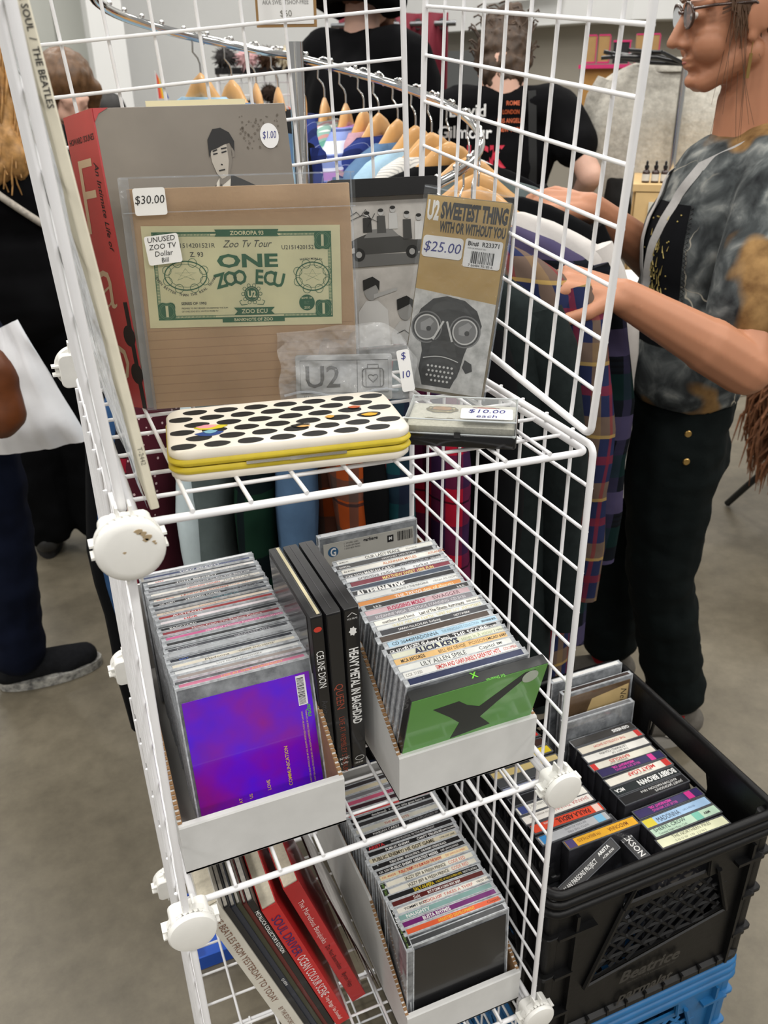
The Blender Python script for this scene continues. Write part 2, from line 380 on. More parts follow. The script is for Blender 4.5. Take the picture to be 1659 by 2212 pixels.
# ---- biography with a red spine
bk = thing('hardcover_book', 'thick hardback with red spine and grey portrait cover, leaning at the back', 'book', PM((.0500, .2150, -.0045), 6, 10.5))
BW, BH, BT = .162, .238, .046
grey_cover = mat('grey_cover', (128, 121, 112), 0.35, var=0.14, vscale=7, coat=0.3)
redsp = mat('red_spine', (176, 64, 66), 0.45, var=0.08, vscale=30)
pages = mat('page_block', (214, 206, 186), 0.8, var=0.1, vscale=300)
obj('page_block', MB().box((BW / 2 - .001, BH / 2 - .001, -BT / 2), (BW - .016, BH - .008, BT - .006)), pages, bk)
fc = obj('front_cover', MB().slab(0, BW, 0, BH, -0.003, 0, .001, .0004), grey_cover, bk)
obj('back_cover', MB().slab(-.0150, BW - .012, 0, BH, -BT, -BT + .003, .001, .0004), grey_cover, bk)
sp = obj('spine', MB().box((-0.0006, BH / 2, -BT / 2), (0.0016, BH, BT)), redsp, bk, RY(18.5))
obj('jacket_fold', MB().prism([(0.0, BH - .010), (0.004, BH - .004), (0.012, BH), (0, BH)], 0.0001, 0.0006), redsp, bk)
slip = obj('paper_slip', MB().box((.088, BH + .001, -.012), (.085, .010, .0016)), mat('manila', (214, 205, 170), .7), bk)
SM = T(-0.0016, 0, 0) @ RY(-90)            # spine face: local x -> along thickness, y up
tan_ink = ink((196, 178, 152))
letter(sp, 'HOWARD SOUNES', 0.0046, black, SM @ T(-.043, .216, 0), .040, .012)
letter(sp, 'An Intimate Life of', 0.0062, black, SM @ T(-.011, .200, 0) @ RZ(-90), .115, .01, .35)
letter(sp, 'F', 0.060, tan_ink, SM @ T(-.040, .146, 0), .026, -0.01, .1); letter(sp, 'a', 0.050, tan_ink, SM @ T(-.042, .085, 0), .034, -0.01, .1); letter(sp, 'b', 0.050, tan_ink, SM @ T(-.044, .022, 0), .030, -0.01, .1)
blot = MB().prism(circ(-.006, .062, .009, 16), 0, .0003).prism(circ(-.005, .030, .009, 16), 0, .0003).box((-.003, .045, .0001), (.006, .09, .0002))
obj('spine_black_figure', blot, black, sp, SM)  # flat black rounds and a bar laid on the spine
# the printed head-and-shoulders figure, in flat tones
def poly(parent, name, pts, m, up): return obj(name, MB().prism(pts, up, up + .0001), m, parent, T(.006, -.0165, 0))
g1, g2, g3, g4 = ink((24, 23, 24)), ink((176, 170, 160)), ink((120, 114, 106)), ink((212, 208, 198))
poly(fc, 'print_suit', [(.070, .176), (.122, .176), (.120, .190), (.108, .196), (.100, .1995), (.090, .198), (.082, .190), (.074, .184)], g1, .0002)
poly(fc, 'print_shirt', [(.082, .178), (.094, .178), (.098, .197), (.090, .200), (.085, .194)], g4, .0003)
poly(fc, 'print_tie', [(.086, .178), (.090, .178), (.0895, .193), (.0875, .193)], g1, .0004)
poly(fc, 'print_neck', [(.087, .190), (.098, .197), (.0995, .206), (.089, .204)], g3, .0004)
poly(fc, 'print_face', [(.0835, .222), (.0835, .211), (.0865, .2015), (.0905, .197), (.0955, .199), (.1000, .206), (.1025, .216), (.101, .226)], g2, .0005)
poly(fc, 'print_face_shade', [(.096, .200), (.1000, .206), (.1025, .216), (.101, .226), (.0985, .224), (.0985, .211)], g3, .0006)
poly(fc, 'print_ear', [(.1015, .213), (.1040, .214), (.1045, .220), (.1018, .221)], g3, .0006)
poly(fc, 'print_hair', [(.082, .214), (.0825, .228), (.088, .236), (.095, .2368), (.102, .233), (.1055, .226), (.1045, .218), (.1015, .225), (.0955, .2235), (.0895, .221), (.0845, .2195)], g1, .0007)
feat = MB()
for a, b in (((.0855, .2165), (.0895, .2172)), ((.0930, .2175), (.0975, .2185)), ((.0910, .2085), (.0925, .2080)), ((.0885, .2035), (.0940, .2042)), ((.0855, .2188), (.0895, .2200)), ((.0930, .2205), (.0980, .2212))): stroke([a, b], .0011, mb=feat, t=.0009)
obj('print_features', feat, g1, fc, T(.006, -.0165, 0))
rub = MB()
for k in range(70):
    x = random.uniform(.118, .154); y = random.uniform(.203, .229); q = random.uniform(.0004, .0013)
    rub.prism(circ(x, y, q, 5, a0=random.random()), .0002, .00025)
obj('sticker_residue', rub, ink((98, 90, 80)), fc)
st_ = obj('price_sticker', MB().prism(circ(0, 0, .0085, 28, 1, 1.18), 0, .0003), paper, fc, T(.1440, .2125, .0004))
letter(st_, '$1.00', .0058, blue_pen, T(0, -.002, .0005), .0125, 0, .2, 'C')
# ---- bagged and boarded banknote
sl = thing('backing_board', 'brown cardboard backing in a clear bag behind the green banknote', 'cardboard', PM((.0600, .2100, -.0050), -13.7, 7))
kraft = mat('kraft_board', (198, 166, 132), 0.8, var=0.07, vscale=18, bump=0.05, bscale=200)
obj('board', MB().slab(-.006, .172, 0, .178, -.003, -.0002, .001, .0003), kraft, sl)
lines = MB()
for k in range(9): lines.box((.083, .006 + k * .0075, -.0001), (.174, .0006, .0002))
obj('corrugation', lines, mat('kraft_line', (182, 150, 119), .8), sl)
film = MB(); nx, ny = 26, 26
for j in range(ny + 1):
    for i in range(nx + 1):
        x = -.011 + .187 * i / nx; y = -.001 + .188 * j / ny
        film.v.append((x, y, .0040 + .0013 * noise.noise(Vector((x * 28, y * 22, 0))) + (.002 if y > .165 else 0)))
for j in range(ny):
    for i in range(nx): film.f.append((j * (nx + 1) + i, j * (nx + 1) + i + 1, (j + 1) * (nx + 1) + i + 1, (j + 1) * (nx + 1) + i))
cbag = clearmat('bag_film', a=0.012, rough=0.08, bump=0.15, bscale=26)
obj('clear_bag', film, cbag, sl, smooth=60)
fold = clearmat('bag_fold', (205, 212, 222), a=0.18, rough=0.1, bump=0.5, bscale=40)
obj('bag_fold', MB().box((-.0075, .093, .0012), (.008, .186, .0006)), fold, sl)
obj('bag_fold', MB().box((.083, .160, .0052), (.186, .0008, .0004)).box((.083, .186, .0050), (.186, .0012, .0006)).box((.173, .093, .0042), (.0012, .186, .0006)), fold, sl)
pricetag(sl, -.0005, .0245, .1580, .1785, .0066, [('$30.00', -.0015, .0062)], h=.007, spin=1)
pricetag(sl, .0045, .0315, .1205, .1430, .0062, [('UNUSED', .0062, .0040), ('ZOO TV', .0006, .0040), ('Dollar', -.0048, .0040), ('Bill', -.0098, .0036)], spin=5)
bill = thing('souvenir_banknote', 'green and cream souvenir banknote on the cardboard backing', 'banknote', PM((.0600, .2100, -.0050), -13.7, 7) @ T(-.0005, .0690, .0004) @ RZ(-1.6))
cr_paper = mat('note_paper', (240, 235, 196), 0.7, var=0.04, vscale=60); grn = ink((34, 104, 68)); grn2 = ink((108, 148, 112)); dk = ink((42, 48, 40))
obj('note', MB().box((.0805, .0405, .0004), (.161, .081, .0006)), cr_paper, bill)
def U(k): return .0008 + .00012 * k
fr = MB()
for x0, x1, y0, y1, wd in ((.008, .153, .007, .0755, .0016), (.0105, .1505, .0095, .073, .0005)):
    stroke([(x0, y0), (x1, y0), (x1, y1), (x0, y1)], wd, True, 0, fr)
obj('border', fr, grn, bill, T(0, 0, U(0)))
hatch = MB()
for k in range(118):
    x = .014 + k * .00114
    if not .055 < x < .112: hatch.box((x, .0740, 0), (.0006, .0022, .0001)); hatch.box((x, .0085, 0), (.0006, .0022, .0001))
for k in range(46):
    y = .014 + k * .0012; hatch.box((.0094, y, 0), (.0024, .0006, .0001)); hatch.box((.1516, y, 0), (.0024, .0006, .0001))
obj('border_hatching', hatch, grn2, bill, T(0, 0, U(1)))
for cx, cy in ((.0150, .0135), (.1455, .0135), (.0150, .0690), (.1460, .0690)):
    c = obj('corner_block', MB().prism([(cx + .0078 * (1 - .13 * math.cos(4 * q)) * math.cos(q) * .95, cy + .0078 * (1 - .13 * math.cos(4 * q)) * math.sin(q)) for q in [2 * PI * k / 28 for k in range(28)]], 0, .0001), grn, bill, T(0, 0, U(2)))
    ro = MB()
    for rr in (.0066, .0054): stroke(circ(cx, cy, rr, 22), .0004, True, 0, ro)
    obj('scrollwork', ro, grn2, bill, T(0, 0, U(3.2))); letter(bill, '1', .0085, cr_paper, T(cx, cy - .0042, U(4)), None, .04, 0, 'C')
rb = obj('ribbon', MB().prism([(.058, .0725), (.0595, .0752), (.058, .0780), (.110, .0780), (.1085, .0752), (.110, .0725)], 0, .0001), grn, bill, T(0, 0, U(3)))
letter(bill, 'ZOOROPA 93', .0031, cr_paper, T(.084, .0737, U(4)), .042, .03, 0, 'C')
obj('ribbon', MB().prism([(.060, .0035), (.060, .0078), (.112, .0078), (.112, .0035)], 0, .0001), grn, bill, T(0, 0, U(3)))
letter(bill, 'BANKNOTE OF ZOO', .0024, cr_paper, T(.086, .0044, U(4)), .046, .02, 0, 'C')
obj('ribbon', MB().prism([(.070, .0095), (.073, .0125), (.070, .0155), (.104, .0155), (.101, .0125), (.104, .0095)], 0, .0001), grn, bill, T(0, 0, U(4.5)))
letter(bill, 'ZOO ECU', .0034, cr_paper, T(.087, .0108, U(6)), .028, .02, 0, 'C')
letter(bill, 'Zoo Tv Tour', .0056, dk, T(.084, .0640, U(2)), .040, -.004, .4, 'C')
letter(bill, 'ONE', .0100, grn, T(.0835, .0485, U(2)), .050, .035, 0, 'C', fit=True)
zz = MB()
for k, ch in enumerate('ZOO ECU'):
    if ch == ' ': continue
    a = math.radians((k - 3) * 4.6)
    v, f, wd = text_geo(ch, .03, 0); s = .0140
    zz.add([((p[0] - wd / 2) * s, p[1] * s * 1.15, 0) for p in v], f, T(.0845, -.0600, 0) @ Matrix.Rotation(-a, 4, 'Z') @ T(0, .0950, 0))
obj('lettering', zz, grn, bill, T(0, 0, U(2)))
for (cx, cy, rx, ry) in ((.0325, .0420, .0170, .0115), (.1370, .0400, .0140, .0115)):
    ov = MB(); stroke(circ(cx, cy, 1, 40, rx, ry), .0009, True, 0, ov); stroke(circ(cx, cy, 1, 36, rx * .8, ry * .8), .0003, True, 0, ov)
    for k in range(8): stroke(circ(cx + rx * .95 * math.cos(k * PI / 4 + .4), cy + ry * .95 * math.sin(k * PI / 4 + .4), .0035, 12), .0004, True, 0, ov)
    stroke([(cx - rx * .4, cy - ry * .3), (cx, cy + ry * .5), (cx + rx * .4, cy - ry * .3), (cx - rx * .5, cy + ry * .2), (cx + rx * .5, cy + ry * .2)], .0003, True, 0, ov)
    obj('rosette', ov, grn, bill, T(0, 0, U(2)))
arc_t = MB()
for k, ch in enumerate('EVEN BETTER THAN THE REAL THING'):
    if ch == ' ': continue
    a = math.radians(-62 + k * 4.1); v, f, wd = text_geo(ch, .01, 0); s = .0030
    arc_t.add([((p[0] - wd / 2) * s, p[1] * s, 0) for p in v], f, T(.0325, .0530, 0) @ Matrix.Rotation(a, 4, 'Z') @ T(0, -.0275, 0))
obj('lettering', arc_t, dk, bill, T(0, 0, U(2)))
letter(bill, 'WATCH MORE TV', .0016, dk, T(.136, .0535, U(2)), .022, .01, 0, 'C', 8)
letter(bill, 'U21514201521R', .0036, dk, T(.0230, .0640, U(2)), .036); letter(bill, 'U21514201521R', .0034, dk, T(.1120, .0620, U(2)), .032)
letter(bill, 'Z. 93', .0036, dk, T(.0370, .0570, U(2)), .014, .01); letter(bill, 'SERIES OF 1993', .0022, dk, T(.0270, .0185, U(2)), .028, .02)
letter(bill, 'PROMISE TO PAY BEARER ON DEMAND THE SUM', .0013, dk, T(.0270, .0150, U(2)), .038); letter(bill, 'OF ONE ZOO ECU, WATCH MORE TV', .0013, dk, T(.0270, .0125, U(2)), .030)
em = MB(); stroke(circ(.0855, .0265, .0058, 26), .0009, True, 0, em)
for k in range(10): stroke(circ(.0855 + .0072 * math.cos(k * .628), .0265 + .0072 * math.sin(k * .628), .0014, 8), .0004, True, 0, em)
for s in (-1, 1): stroke([(.0855 + s * .004, .018), (.0855 + s * .009, .0175), (.0855 + s * .0105, .0205), (.0855 + s * .0085, .0215)], .0006, False, 0, em)
obj('emblem', em, grn, bill, T(0, 0, U(2))); obj('emblem_disc', MB().prism(circ(.0855, .0265, .0050, 24), 0, .0001), grn, bill, T(0, 0, U(2.5)))
letter(bill, 'U2', .0050, cr_paper, T(.0855, .0240, U(4)), .007, .05, 0, 'C')
obj('seal', MB().prism(circ(.1315, .0185, .0066, 28), 0, .0001), grn, bill, T(0, 0, U(2)))
letter(bill, 'BANK OF', .0015, cr_paper, T(.1315, .0218, U(4)), .009, .02, 0, 'C', 20); letter(bill, 'ZOO', .0018, cr_paper, T(.1315, .0135, U(4)), .005, .02, 0, 'C'); letter(bill, 'BZ', .0026, grn2, T(.1315, .0172, U(4)), .005, 0, 0, 'C')
# ---- black picture frame with two photographs
pf = thing('picture_frame', 'black picture frame with two grey photographs behind the gold box', 'picture frame', PM((.2480, .2640, -.0045), -6, 9))
fb = mat('frame_black', (12, 12, 13), 0.4); mat_w = mat('photo_mount', (150, 146, 138), .6)
FW, FH = .104, .170
for x0, x1, y0, y1 in ((0, FW, FH - .016, FH), (0, FW, 0, .012), (0, .006, .012, FH - .016), (FW - .006, FW, .012, FH - .016)):
    obj('moulding', MB().slab(x0, x1, y0, y1, -.014, .004, .001, .0008), fb, pf)
obj('mount_board', MB().box((FW / 2, FH / 2, -.006), (FW - .012, FH - .028, .002)), mat_w, pf)
def photo(x0, x1, y0, y1, c):
    p = obj('photograph', MB().box(((x0 + x1) / 2, (y0 + y1) / 2, -.0046), (x1 - x0, y1 - y0, .0006)), mat('photo_grey_%d' % c, (c, c - 3, c - 8), .3, var=.18, vscale=35), pf); return p
p1 = photo(.0075, .097, .0905, .150, 186); p2 = photo(.0140, .097, .0135, .0885, 180)
def pp(par, pts, g, up): return obj('print_shape', MB().prism(pts, up, up + .0001), ink((g, g, g - 2 if g > 2 else 0)), par)
pp(p1, [(.0075, .0905), (.097, .0905), (.097, .100), (.0075, .103)], 96, -.0042)
pp(p1, [(.010, .102), (.012, .112), (.022, .117), (.034, .121), (.060, .121), (.072, .114), (.090, .112), (.094, .102)], 60, -.0041)
pp(p1, [(.030, .117), (.036, .1245), (.058, .1245), (.066, .117)], 120, -.0040)
for cx in (.024, .078): pp(p1, circ(cx, .102, .0062, 18), 22, -.0039); pp(p1, circ(cx, .102, .003, 14), 150, -.0038)
pp(p1, [(.011, .106), (.020, .109), (.020, .104), (.011, .102)], 190, -.0038)
for i, (cx, cy, hh) in enumerate(((.034, .122, .019), (.048, .121, .022), (.060, .124, .021), (.074, .114, .026), (.086, .113, .024))):
    pp(p1, [(cx - .0045, cy), (cx + .0045, cy), (cx + .004, cy + hh * .7), (cx - .004, cy + hh * .7)], (40, 70, 190, 60, 205)[i], -.0037)
    pp(p1, circ(cx, cy + hh * .84, .0028, 12), 178, -.0036); pp(p1, circ(cx, cy + hh * .93, .0028, 10, 1, .6), 30, -.0035)
sg = MB(); stroke([(.012, .142), (.018, .146), (.020, .139), (.015, .136), (.024, .141), (.028, .137), (.033, .143), (.037, .135)], .0007, False, 0, sg); stroke([(.016, .133), (.030, .138), (.045, .131), (.034, .127), (.042, .139)], .0006, False, 0, sg)
obj('signature', sg, black, p1, T(0, 0, -.0032))
for (cx, cy, sc, wh) in ((.034, .052, 1.0, 196), (.068, .030, 1.05, 182)):
    pp(p2, [(cx - .015 * sc, .0135), (cx + .017 * sc, .0135), (cx + .016 * sc, cy - .004), (cx + .006 * sc, cy + .006), (cx - .006 * sc, cy + .006), (cx - .014 * sc, cy - .004)], wh, -.0041 + .0002 * sc)
    pp(p2, circ(cx, cy + .016 * sc, .0085 * sc, 18, .85, 1.15), 140, -.0036); pp(p2, [(cx - .008 * sc, cy + .016 * sc), (cx - .008 * sc, cy + .026 * sc), (cx + .002, cy + .029 * sc), (cx + .009 * sc, cy + .024 * sc), (cx + .008 * sc, cy + .015 * sc), (cx + .005 * sc, cy + .021 * sc)], 22, -.0034)
pp(p2, [(.036, .060), (.060, .066), (.061, .069), (.036, .064)], 160, -.0033); sg2 = MB(); stroke([(.058, .024), (.066, .027), (.072, .022), (.080, .028), (.088, .023)], .0007, False, 0, sg2); obj('signature', sg2, black, p2, T(0, 0, -.0030))
# ---- gold boxed single in clear wrap
lb = thing('boxed_single', 'tall gold boxed single with gas mask picture, leaning by the right grid', 'music box set', PM((.2700, .1710, -.0040), -36, 14, -5))
gold = mat('gold_print', (172, 142, 80), 0.4, metal=0.15, var=0.08, vscale=18)
LW, LH = .0740, .1680
obj('box', MB().slab(0, LW, 0, LH, -.014, 0, .001, .0005), mat('box_side', (96, 86, 62), .5), lb)
gp = obj('gold_panel', MB().prism([(.0008, .0890), (.0732, .0835), (.0732, .1672), (.0008, .1672)], 0, .0003), gold, lb)
pho = obj('picture_panel', MB().prism([(.0008, .0025), (.0732, .0025), (.0732, .0835), (.0008, .0890)], 0, .0003), mat('mottled_photo', (226, 226, 224), .35, var=.3, vscale=60, c2=(150, 150, 148)), lb)
letter(gp, 'U2', .0150, white_ink, T(.0020, .1480, .0006), .0105, .045); letter(gp, 'SWEETEST THING', .0125, black, T(.0140, .1500, .0006), .0580, .05); letter(gp, 'WITH OR WITHOUT YOU', .0085, black, T(.0145, .1385, .0006), .0575, .035)
pricetag(gp, .0020, .0375, .1165, .1345, .0008, [('$25.00', -.004, .0085)], inkm=blue_pen, r=.003)
bc = obj('barcode_label', MB().prism(rrect(.0390, .0715, .1120, .1355, .002), 0, .0003), paper, gp, T(0, 0, .0008))
letter(bc, 'Bin#  R23371', .0036, black, T(.0415, .1300, .0006), .0270, .02); letter(bc, 'WITH OR WITHOUT YOU', .0012, black, T(.0415, .1272, .0006), .016); letter(bc, '7 66484 95185 6', .0022, black, T(.0440, .1128, .0006), .0240)
bars = MB(); x = .0455
while x < .0655:
    wdt = random.choice((.0004, .0004, .0008, .0012)); bars.box((x + wdt / 2, .1205, .0004), (wdt, .0100, .0001)); x += wdt + random.choice((.0004, .0008, .0005))
obj('barcode', bars, black, bc)
gk, gd, gl, gm = ink((20, 20, 20)), ink((44, 44, 44)), ink((208, 208, 206)), ink((112, 112, 112))
def lp_(pts, m, k): return obj('print_shape', MB().prism(pts, .0004 + k * .00012, .0005 + k * .00012), m, pho)
lp_([(.008, .050), (.004, .060), (.008, .072), (.018, .082), (.030, .0855), (.046, .0835), (.058, .076), (.064, .064), (.062, .052), (.054, .044), (.052, .036), (.050, .022), (.044, .006), (.018, .006), (.013, .020), (.014, .036), (.012, .044)], gk, 0)
lp_([(.012, .062), (.020, .078), (.032, .083), (.045, .080), (.056, .070), (.046, .074), (.032, .075), (.020, .070)], gd, 1)
for cx in (.0155, .0500):
    lp_(circ(cx, .0570, .0140, 30), gm, 2); lp_(circ(cx, .0570, .0128, 30), gk, 3); lp_(circ(cx, .0570, .0112, 28), gl, 4); lp_(circ(cx, .0570, .0100, 28), gm, 5)
    lp_([(cx - .006, .060), (cx + .002, .0655), (cx + .006, .0625), (cx, .0535), (cx - .005, .054)], ink((150, 150, 150)), 6); lp_(circ(cx + .002, .056, .0022, 12), gk, 7)
for a, b in (((.0300, .064), (.0225, .047)), ((.0330, .064), (.0400, .047))): obj('print_shape', stroke([a, b], .0018), gl, pho, T(0, 0, .0010))
lp_([(.022, .047), (.042, .047), (.046, .034), (.020, .034)], gd, 2); lp_(circ(.0320, .0200, .0165, 26, 1.05, .72), gd, 3); lp_(circ(.0320, .0180, .0150, 26, 1.05, .66), gk, 4)
obj('print_shape', stroke([(.016 + .0032 * k, .0300 + .003 * math.sin(k * .314)) for k in range(11)], .0008), gl, pho, T(0, 0, .0010))
dots = MB()
for j in range(4):
    for i in range(7 - (j > 2) * 2): dots.prism(circ(.0215 + .0036 * i + .0012 * (j % 2) + (.0036 if j > 2 else 0), .0240 - .0042 * j, .0011, 8), 0, .0001)
obj('print_shape', dots, gl, pho, T(0, 0, .0010))
lp_([(.0535, .033), (.060, .030), (.0615, .024), (.056, .021), (.052, .026)], gk, 2)
wf = MB(); nx, ny = 12, 22
for j in range(ny + 1):
    for i in range(nx + 1):
        x = -.0025 + (LW + .005) * i / nx; y = (LH + .007) * j / ny; wf.v.append((x, y, .0030 + .0016 * noise.noise(Vector((x * 45, y * 30, 4))) + (.0015 if y > LH - .02 else 0)))
for j in range(ny):
    for i in range(nx): wf.f.append((j * (nx + 1) + i, j * (nx + 1) + i + 1, (j + 1) * (nx + 1) + i + 1, (j + 1) * (nx + 1) + i))
obj('clear_wrap', wf, clearmat('crinkle_film', a=0.02, rough=0.06, bump=0.5, bscale=38), lb, smooth=60)
tape = MB(); stroke([(-.002, .1735), (.02, .1715), (.045, .1745), (.076, .1715)], .0012, False, .005, tape); stroke([(.0765, .0), (.0765, .174)], .0014, False, .0035, tape)
obj('wrap_seam', tape, clearmat('bag_fold'), lb)
# ---- clear crumpled bag with a grey card
ub = thing('plastic_packet', 'crumpled clear plastic packet holding a silver card with boxed lettering', 'plastic bag', PM((.1720, .1760, -.0040), -18, 14))
card = obj('card', MB().slab(.0000, .0840, .0005, .0400, .0000, .0012, .002, .0003), mat('silver_card', (186, 188, 190), .5, metal=.0, var=.12, vscale=30), ub, RZ(-1))
cb = MB(); stroke([(.004, .0070), (.0805, .0070), (.0805, .0350), (.004, .0350)], .0006, True, 0, cb); stroke([(.0535, .0070), (.0535, .0350)], .0006, False, 0, cb)
obj('card_outline', cb, ink((60, 62, 66)), card, T(0, 0, .0016)); letter(card, 'U2', .0185, ink((50, 52, 56)), T(.0085, .0120, .0016), .0400, .012); letter(card, 'ALL THAT YOU CAN\'T LEAVE BEHIND', .0024, ink((60, 62, 66)), T(.0060, .0025, .0016), .070)
ic = MB(); stroke(rrect(.0580, .0765, .0115, .0275, .003), .0010, True, 0, ic); stroke([(.0625, .0275), (.0625, .0310), (.0720, .0310), (.0720, .0275)], .0010, False, 0, ic); stroke([(.0610, .0115), (.0610, .0275)], .0006, False, 0, ic); stroke([(.0735, .0115), (.0735, .0275)], .0006, False, 0, ic)
stroke([(.0673 + .0042 * (math.sin(q) ** 3), .0195 + .0032 * (math.cos(q) - .38 * math.cos(2 * q) - .12 * math.cos(3 * q))) for q in [2 * PI * k / 24 for k in range(24)]], .0008, True, 0, ic)
obj('suitcase_icon', ic, ink((50, 52, 56)), card, T(0, 0, .0016))
pkt = clearmat('packet_film', (232, 234, 236), a=0.15, rough=0.07, bump=1.0, bscale=34)
for lay in (0, 1):
    pk = MB(); nx, ny = 30, 18
    for j in range(ny + 1):
        for i in range(nx + 1):
            x = -.014 + .118 * i / nx; y = -.001 + (.060 + .009 * (i / nx)) * j / ny
            if i > nx - 8: y *= 1 - .5 * ((i - nx + 8) / 8) ** 2
            e = noise.noise(Vector((x * 60, y * 60, lay * 5))) * .0035 + abs(noise.noise(Vector((x * 25, y * 40, 9 + lay)))) * .004
            pk.v.append((x + .004 * noise.noise(Vector((0, y * 50, lay))), y + (0.003 * noise.noise(Vector((x * 40, 2, lay))) if j else 0), (.0045 + e) if lay == 0 else (-.003 - e)))
    for j in range(ny):
        for i in range(nx): pk.f.append((j * (nx + 1) + i, j * (nx + 1) + i + 1, (j + 1) * (nx + 1) + i + 1, (j + 1) * (nx + 1) + i))
    obj('film', pk, pkt, ub, smooth=60)
zp = MB(); zp.tube([(-.010 + .011 * i, .006 + .003 * math.sin(i), .0085) for i in range(10)], .0011, 6)
obj('zip_strip', zp, clearmat('bag_fold'), ub)
pricetag(ub, .0900, .1010, .0060, .0420, .0105, [('$', .010, .006), ('10', -.006, .006)], inkm=blue_pen, spin=8)
# ---- polka dot clutch
wa = thing('clutch_wallet', 'white clutch with black spots and yellow edge on the display shelf', 'wallet', T(.0410, .0600, -.0100 + Z0) @ RZ(-8.5) @ RX(-1))
WW, WD = .182, .098
cream_v = mat('cream_vinyl', (226, 219, 206), 0.45, var=0.04, vscale=30); yel = mat('yellow_leather', (198, 176, 40), 0.45, var=0.08, vscale=60)
def shell(z0, z1, ins, r=.014):
    return autosmooth(MB().slab(ins, WW - ins, ins, WD - ins, z0, z1, r, .0022, n=6).mesh(), 50)
obj('lower_shell', shell(0, .0075, .0015), cream_v, wa); obj('piping', shell(.0062, .0112, 0), yel, wa); obj('piping', shell(.0122, .0172, 0), yel, wa)
obj('frame_gap', shell(.0095, .0140, .0022), ink((60, 48, 20)), wa)
top_s = obj('upper_shell', shell(.0160, .0240, .0012), cream_v, wa)
row = 0; spots = MB()
for j in range(6):
    for i in range(8):
        cx = .012 + i * .0240 + (.012 if j % 2 else 0); cy = .0110 + j * .0146
        if cx > WW - .008: continue
        pts = [(cx + .0096 * math.cos(q) * (1 + .06 * math.sin(3 * q + i)), cy + .0058 * math.sin(q)) for q in [2 * PI * k / 16 for k in range(16)]]
        pts = [(min(max(x, .0035), WW - .0035), min(max(y, .0035), WD - .0035)) for x, y in pts]
        obj('spot', MB().prism(pts, .0240, .02415), black, top_s)
blobs = [((.032, .033), .0100, .0050, (34, 66, 130)), ((.034, .046), .0120, .0048, (206, 190, 44)), ((.031, .048), .0075, .0034, (226, 150, 160)), ((.033, .036), .0050, .0036, (120, 170, 190)), ((.1000, .030), .0070, .0036, (24, 22, 20)), ((.1020, .027), .0050, .0018, (206, 160, 96)), ((.1250, .042), .0035, .0030, (200, 150, 60)), ((.1560, .038), .0062, .0032, (214, 160, 36)), ((.1480, .058), .0050, .0028, (178, 84, 44))]
for k, ((cx, cy), rx, ry, c) in enumerate(blobs):
    obj('printed_patch', MB().prism([(cx + rx * math.cos(q) * (1 + .14 * math.sin(5 * q)), cy + ry * math.sin(q) * (1 + .12 * math.cos(4 * q))) for q in [2 * PI * j / 20 for j in range(20)]], .0243 + k * .0001, .0244 + k * .0001), ink(c), top_s)
obj('hinge', MB().box((.092, -.0006, .0117), (.074, .0016, .0022)).box((.092, -.0012, .0117), (.010, .0010, .0028)), mat('nickel', (196, 190, 176), .25, 1), wa)
# ---- two pins in a presentation box
pb = thing('pin_box', 'clear-lidded black box of pins tagged $10.00 each, on the shelf corner', 'box', T(.2270, .0690, -.0135 + Z0) @ RZ(-32))
PW, PD = .0890, .0560
obj('base', autosmooth(MB().slab(0, PW, 0, PD, 0, .0100, .003, .0008).mesh()), mat('black_plastic', (14, 14, 15), .2), pb)
obj('foam', MB().box((PW / 2, PD / 2, .0130), (PW - .004, PD - .004, .006)), mat('foam', (206, 204, 190), .9, var=.1, vscale=300, bump=.3, bscale=400), pb)
obj('lid', autosmooth(MB().slab(.0008, PW - .0008, .0008, PD - .0008, .0100, .0225, .003, .0008).mesh()), clearmat('clear_lid', (220, 224, 226), a=.07, rough=.05), pb)
edge = MB(); edge.tube([(.001, .001, .0222), (PW - .001, .001, .0222), (PW - .001, PD - .001, .0222), (.001, PD - .001, .0222)], .0007, 5, closed=True); edge.tube([(.001, .001, .0104), (PW - .001, .001, .0104), (PW - .001, PD - .001, .0104), (.001, PD - .001, .0104)], .0007, 5, closed=True)
obj('lid_edge', edge, mat('lid_edge', (190, 196, 198), .15), pb)
obj('latch', MB().box((PW * .48, -.001, .0105), (.005, .002, .004)), mat('black_plastic', (14, 14, 15)), pb)
pricetag(pb, .0440, .0850, .0040, .0270, .0230, [('$10.00', .0015, .0075), ('each', -.0090, .0065)], inkm=blue_pen, spin=2)
def pin(x, y, c1, c2, nm, lab):
    t = thing('lapel_pin', lab, 'pin', pb.matrix_world @ T(x, y, .0162), 'pins in the presentation box')
    obj('plate', autosmooth(MB().prism([(.0125 * (1 + .07 * math.cos(6 * q)) * math.cos(q), .0060 * (1 + .1 * math.cos(6 * q)) * math.sin(q)) for q in [2 * PI * k / 32 for k in range(32)]], 0, .0016, None, .0004).mesh()), mat(nm + '_rim', c1, .3, .8), t)
    obj('enamel', MB().prism(circ(0, 0, .0085, 24, 1.05, .45), .0016, .0020), mat(nm + '_enamel', c2, .25, .2, var=.3, vscale=300), t)
    for s in (-1, 1): obj('stud', MB().ell((s * .0095, 0, .0018), (.0022, .0026, .0012)), mat(nm + '_rim', c1), t, smooth=60)
pin(.0270, .0380, (150, 140, 100), (178, 134, 80), 'gold_pin', 'gold oval pin on the left in the clear-lidded box')
pin(.0630, .0400, (140, 60, 40), (186, 88, 52), 'red_pin', 'red-orange oval pin on the right in the clear-lidded box')
bp_ = thing('bar_pin', 'narrow bar pin in front of the gold oval pin', 'pin', pb.matrix_world @ T(.0270, .0165, .0162))
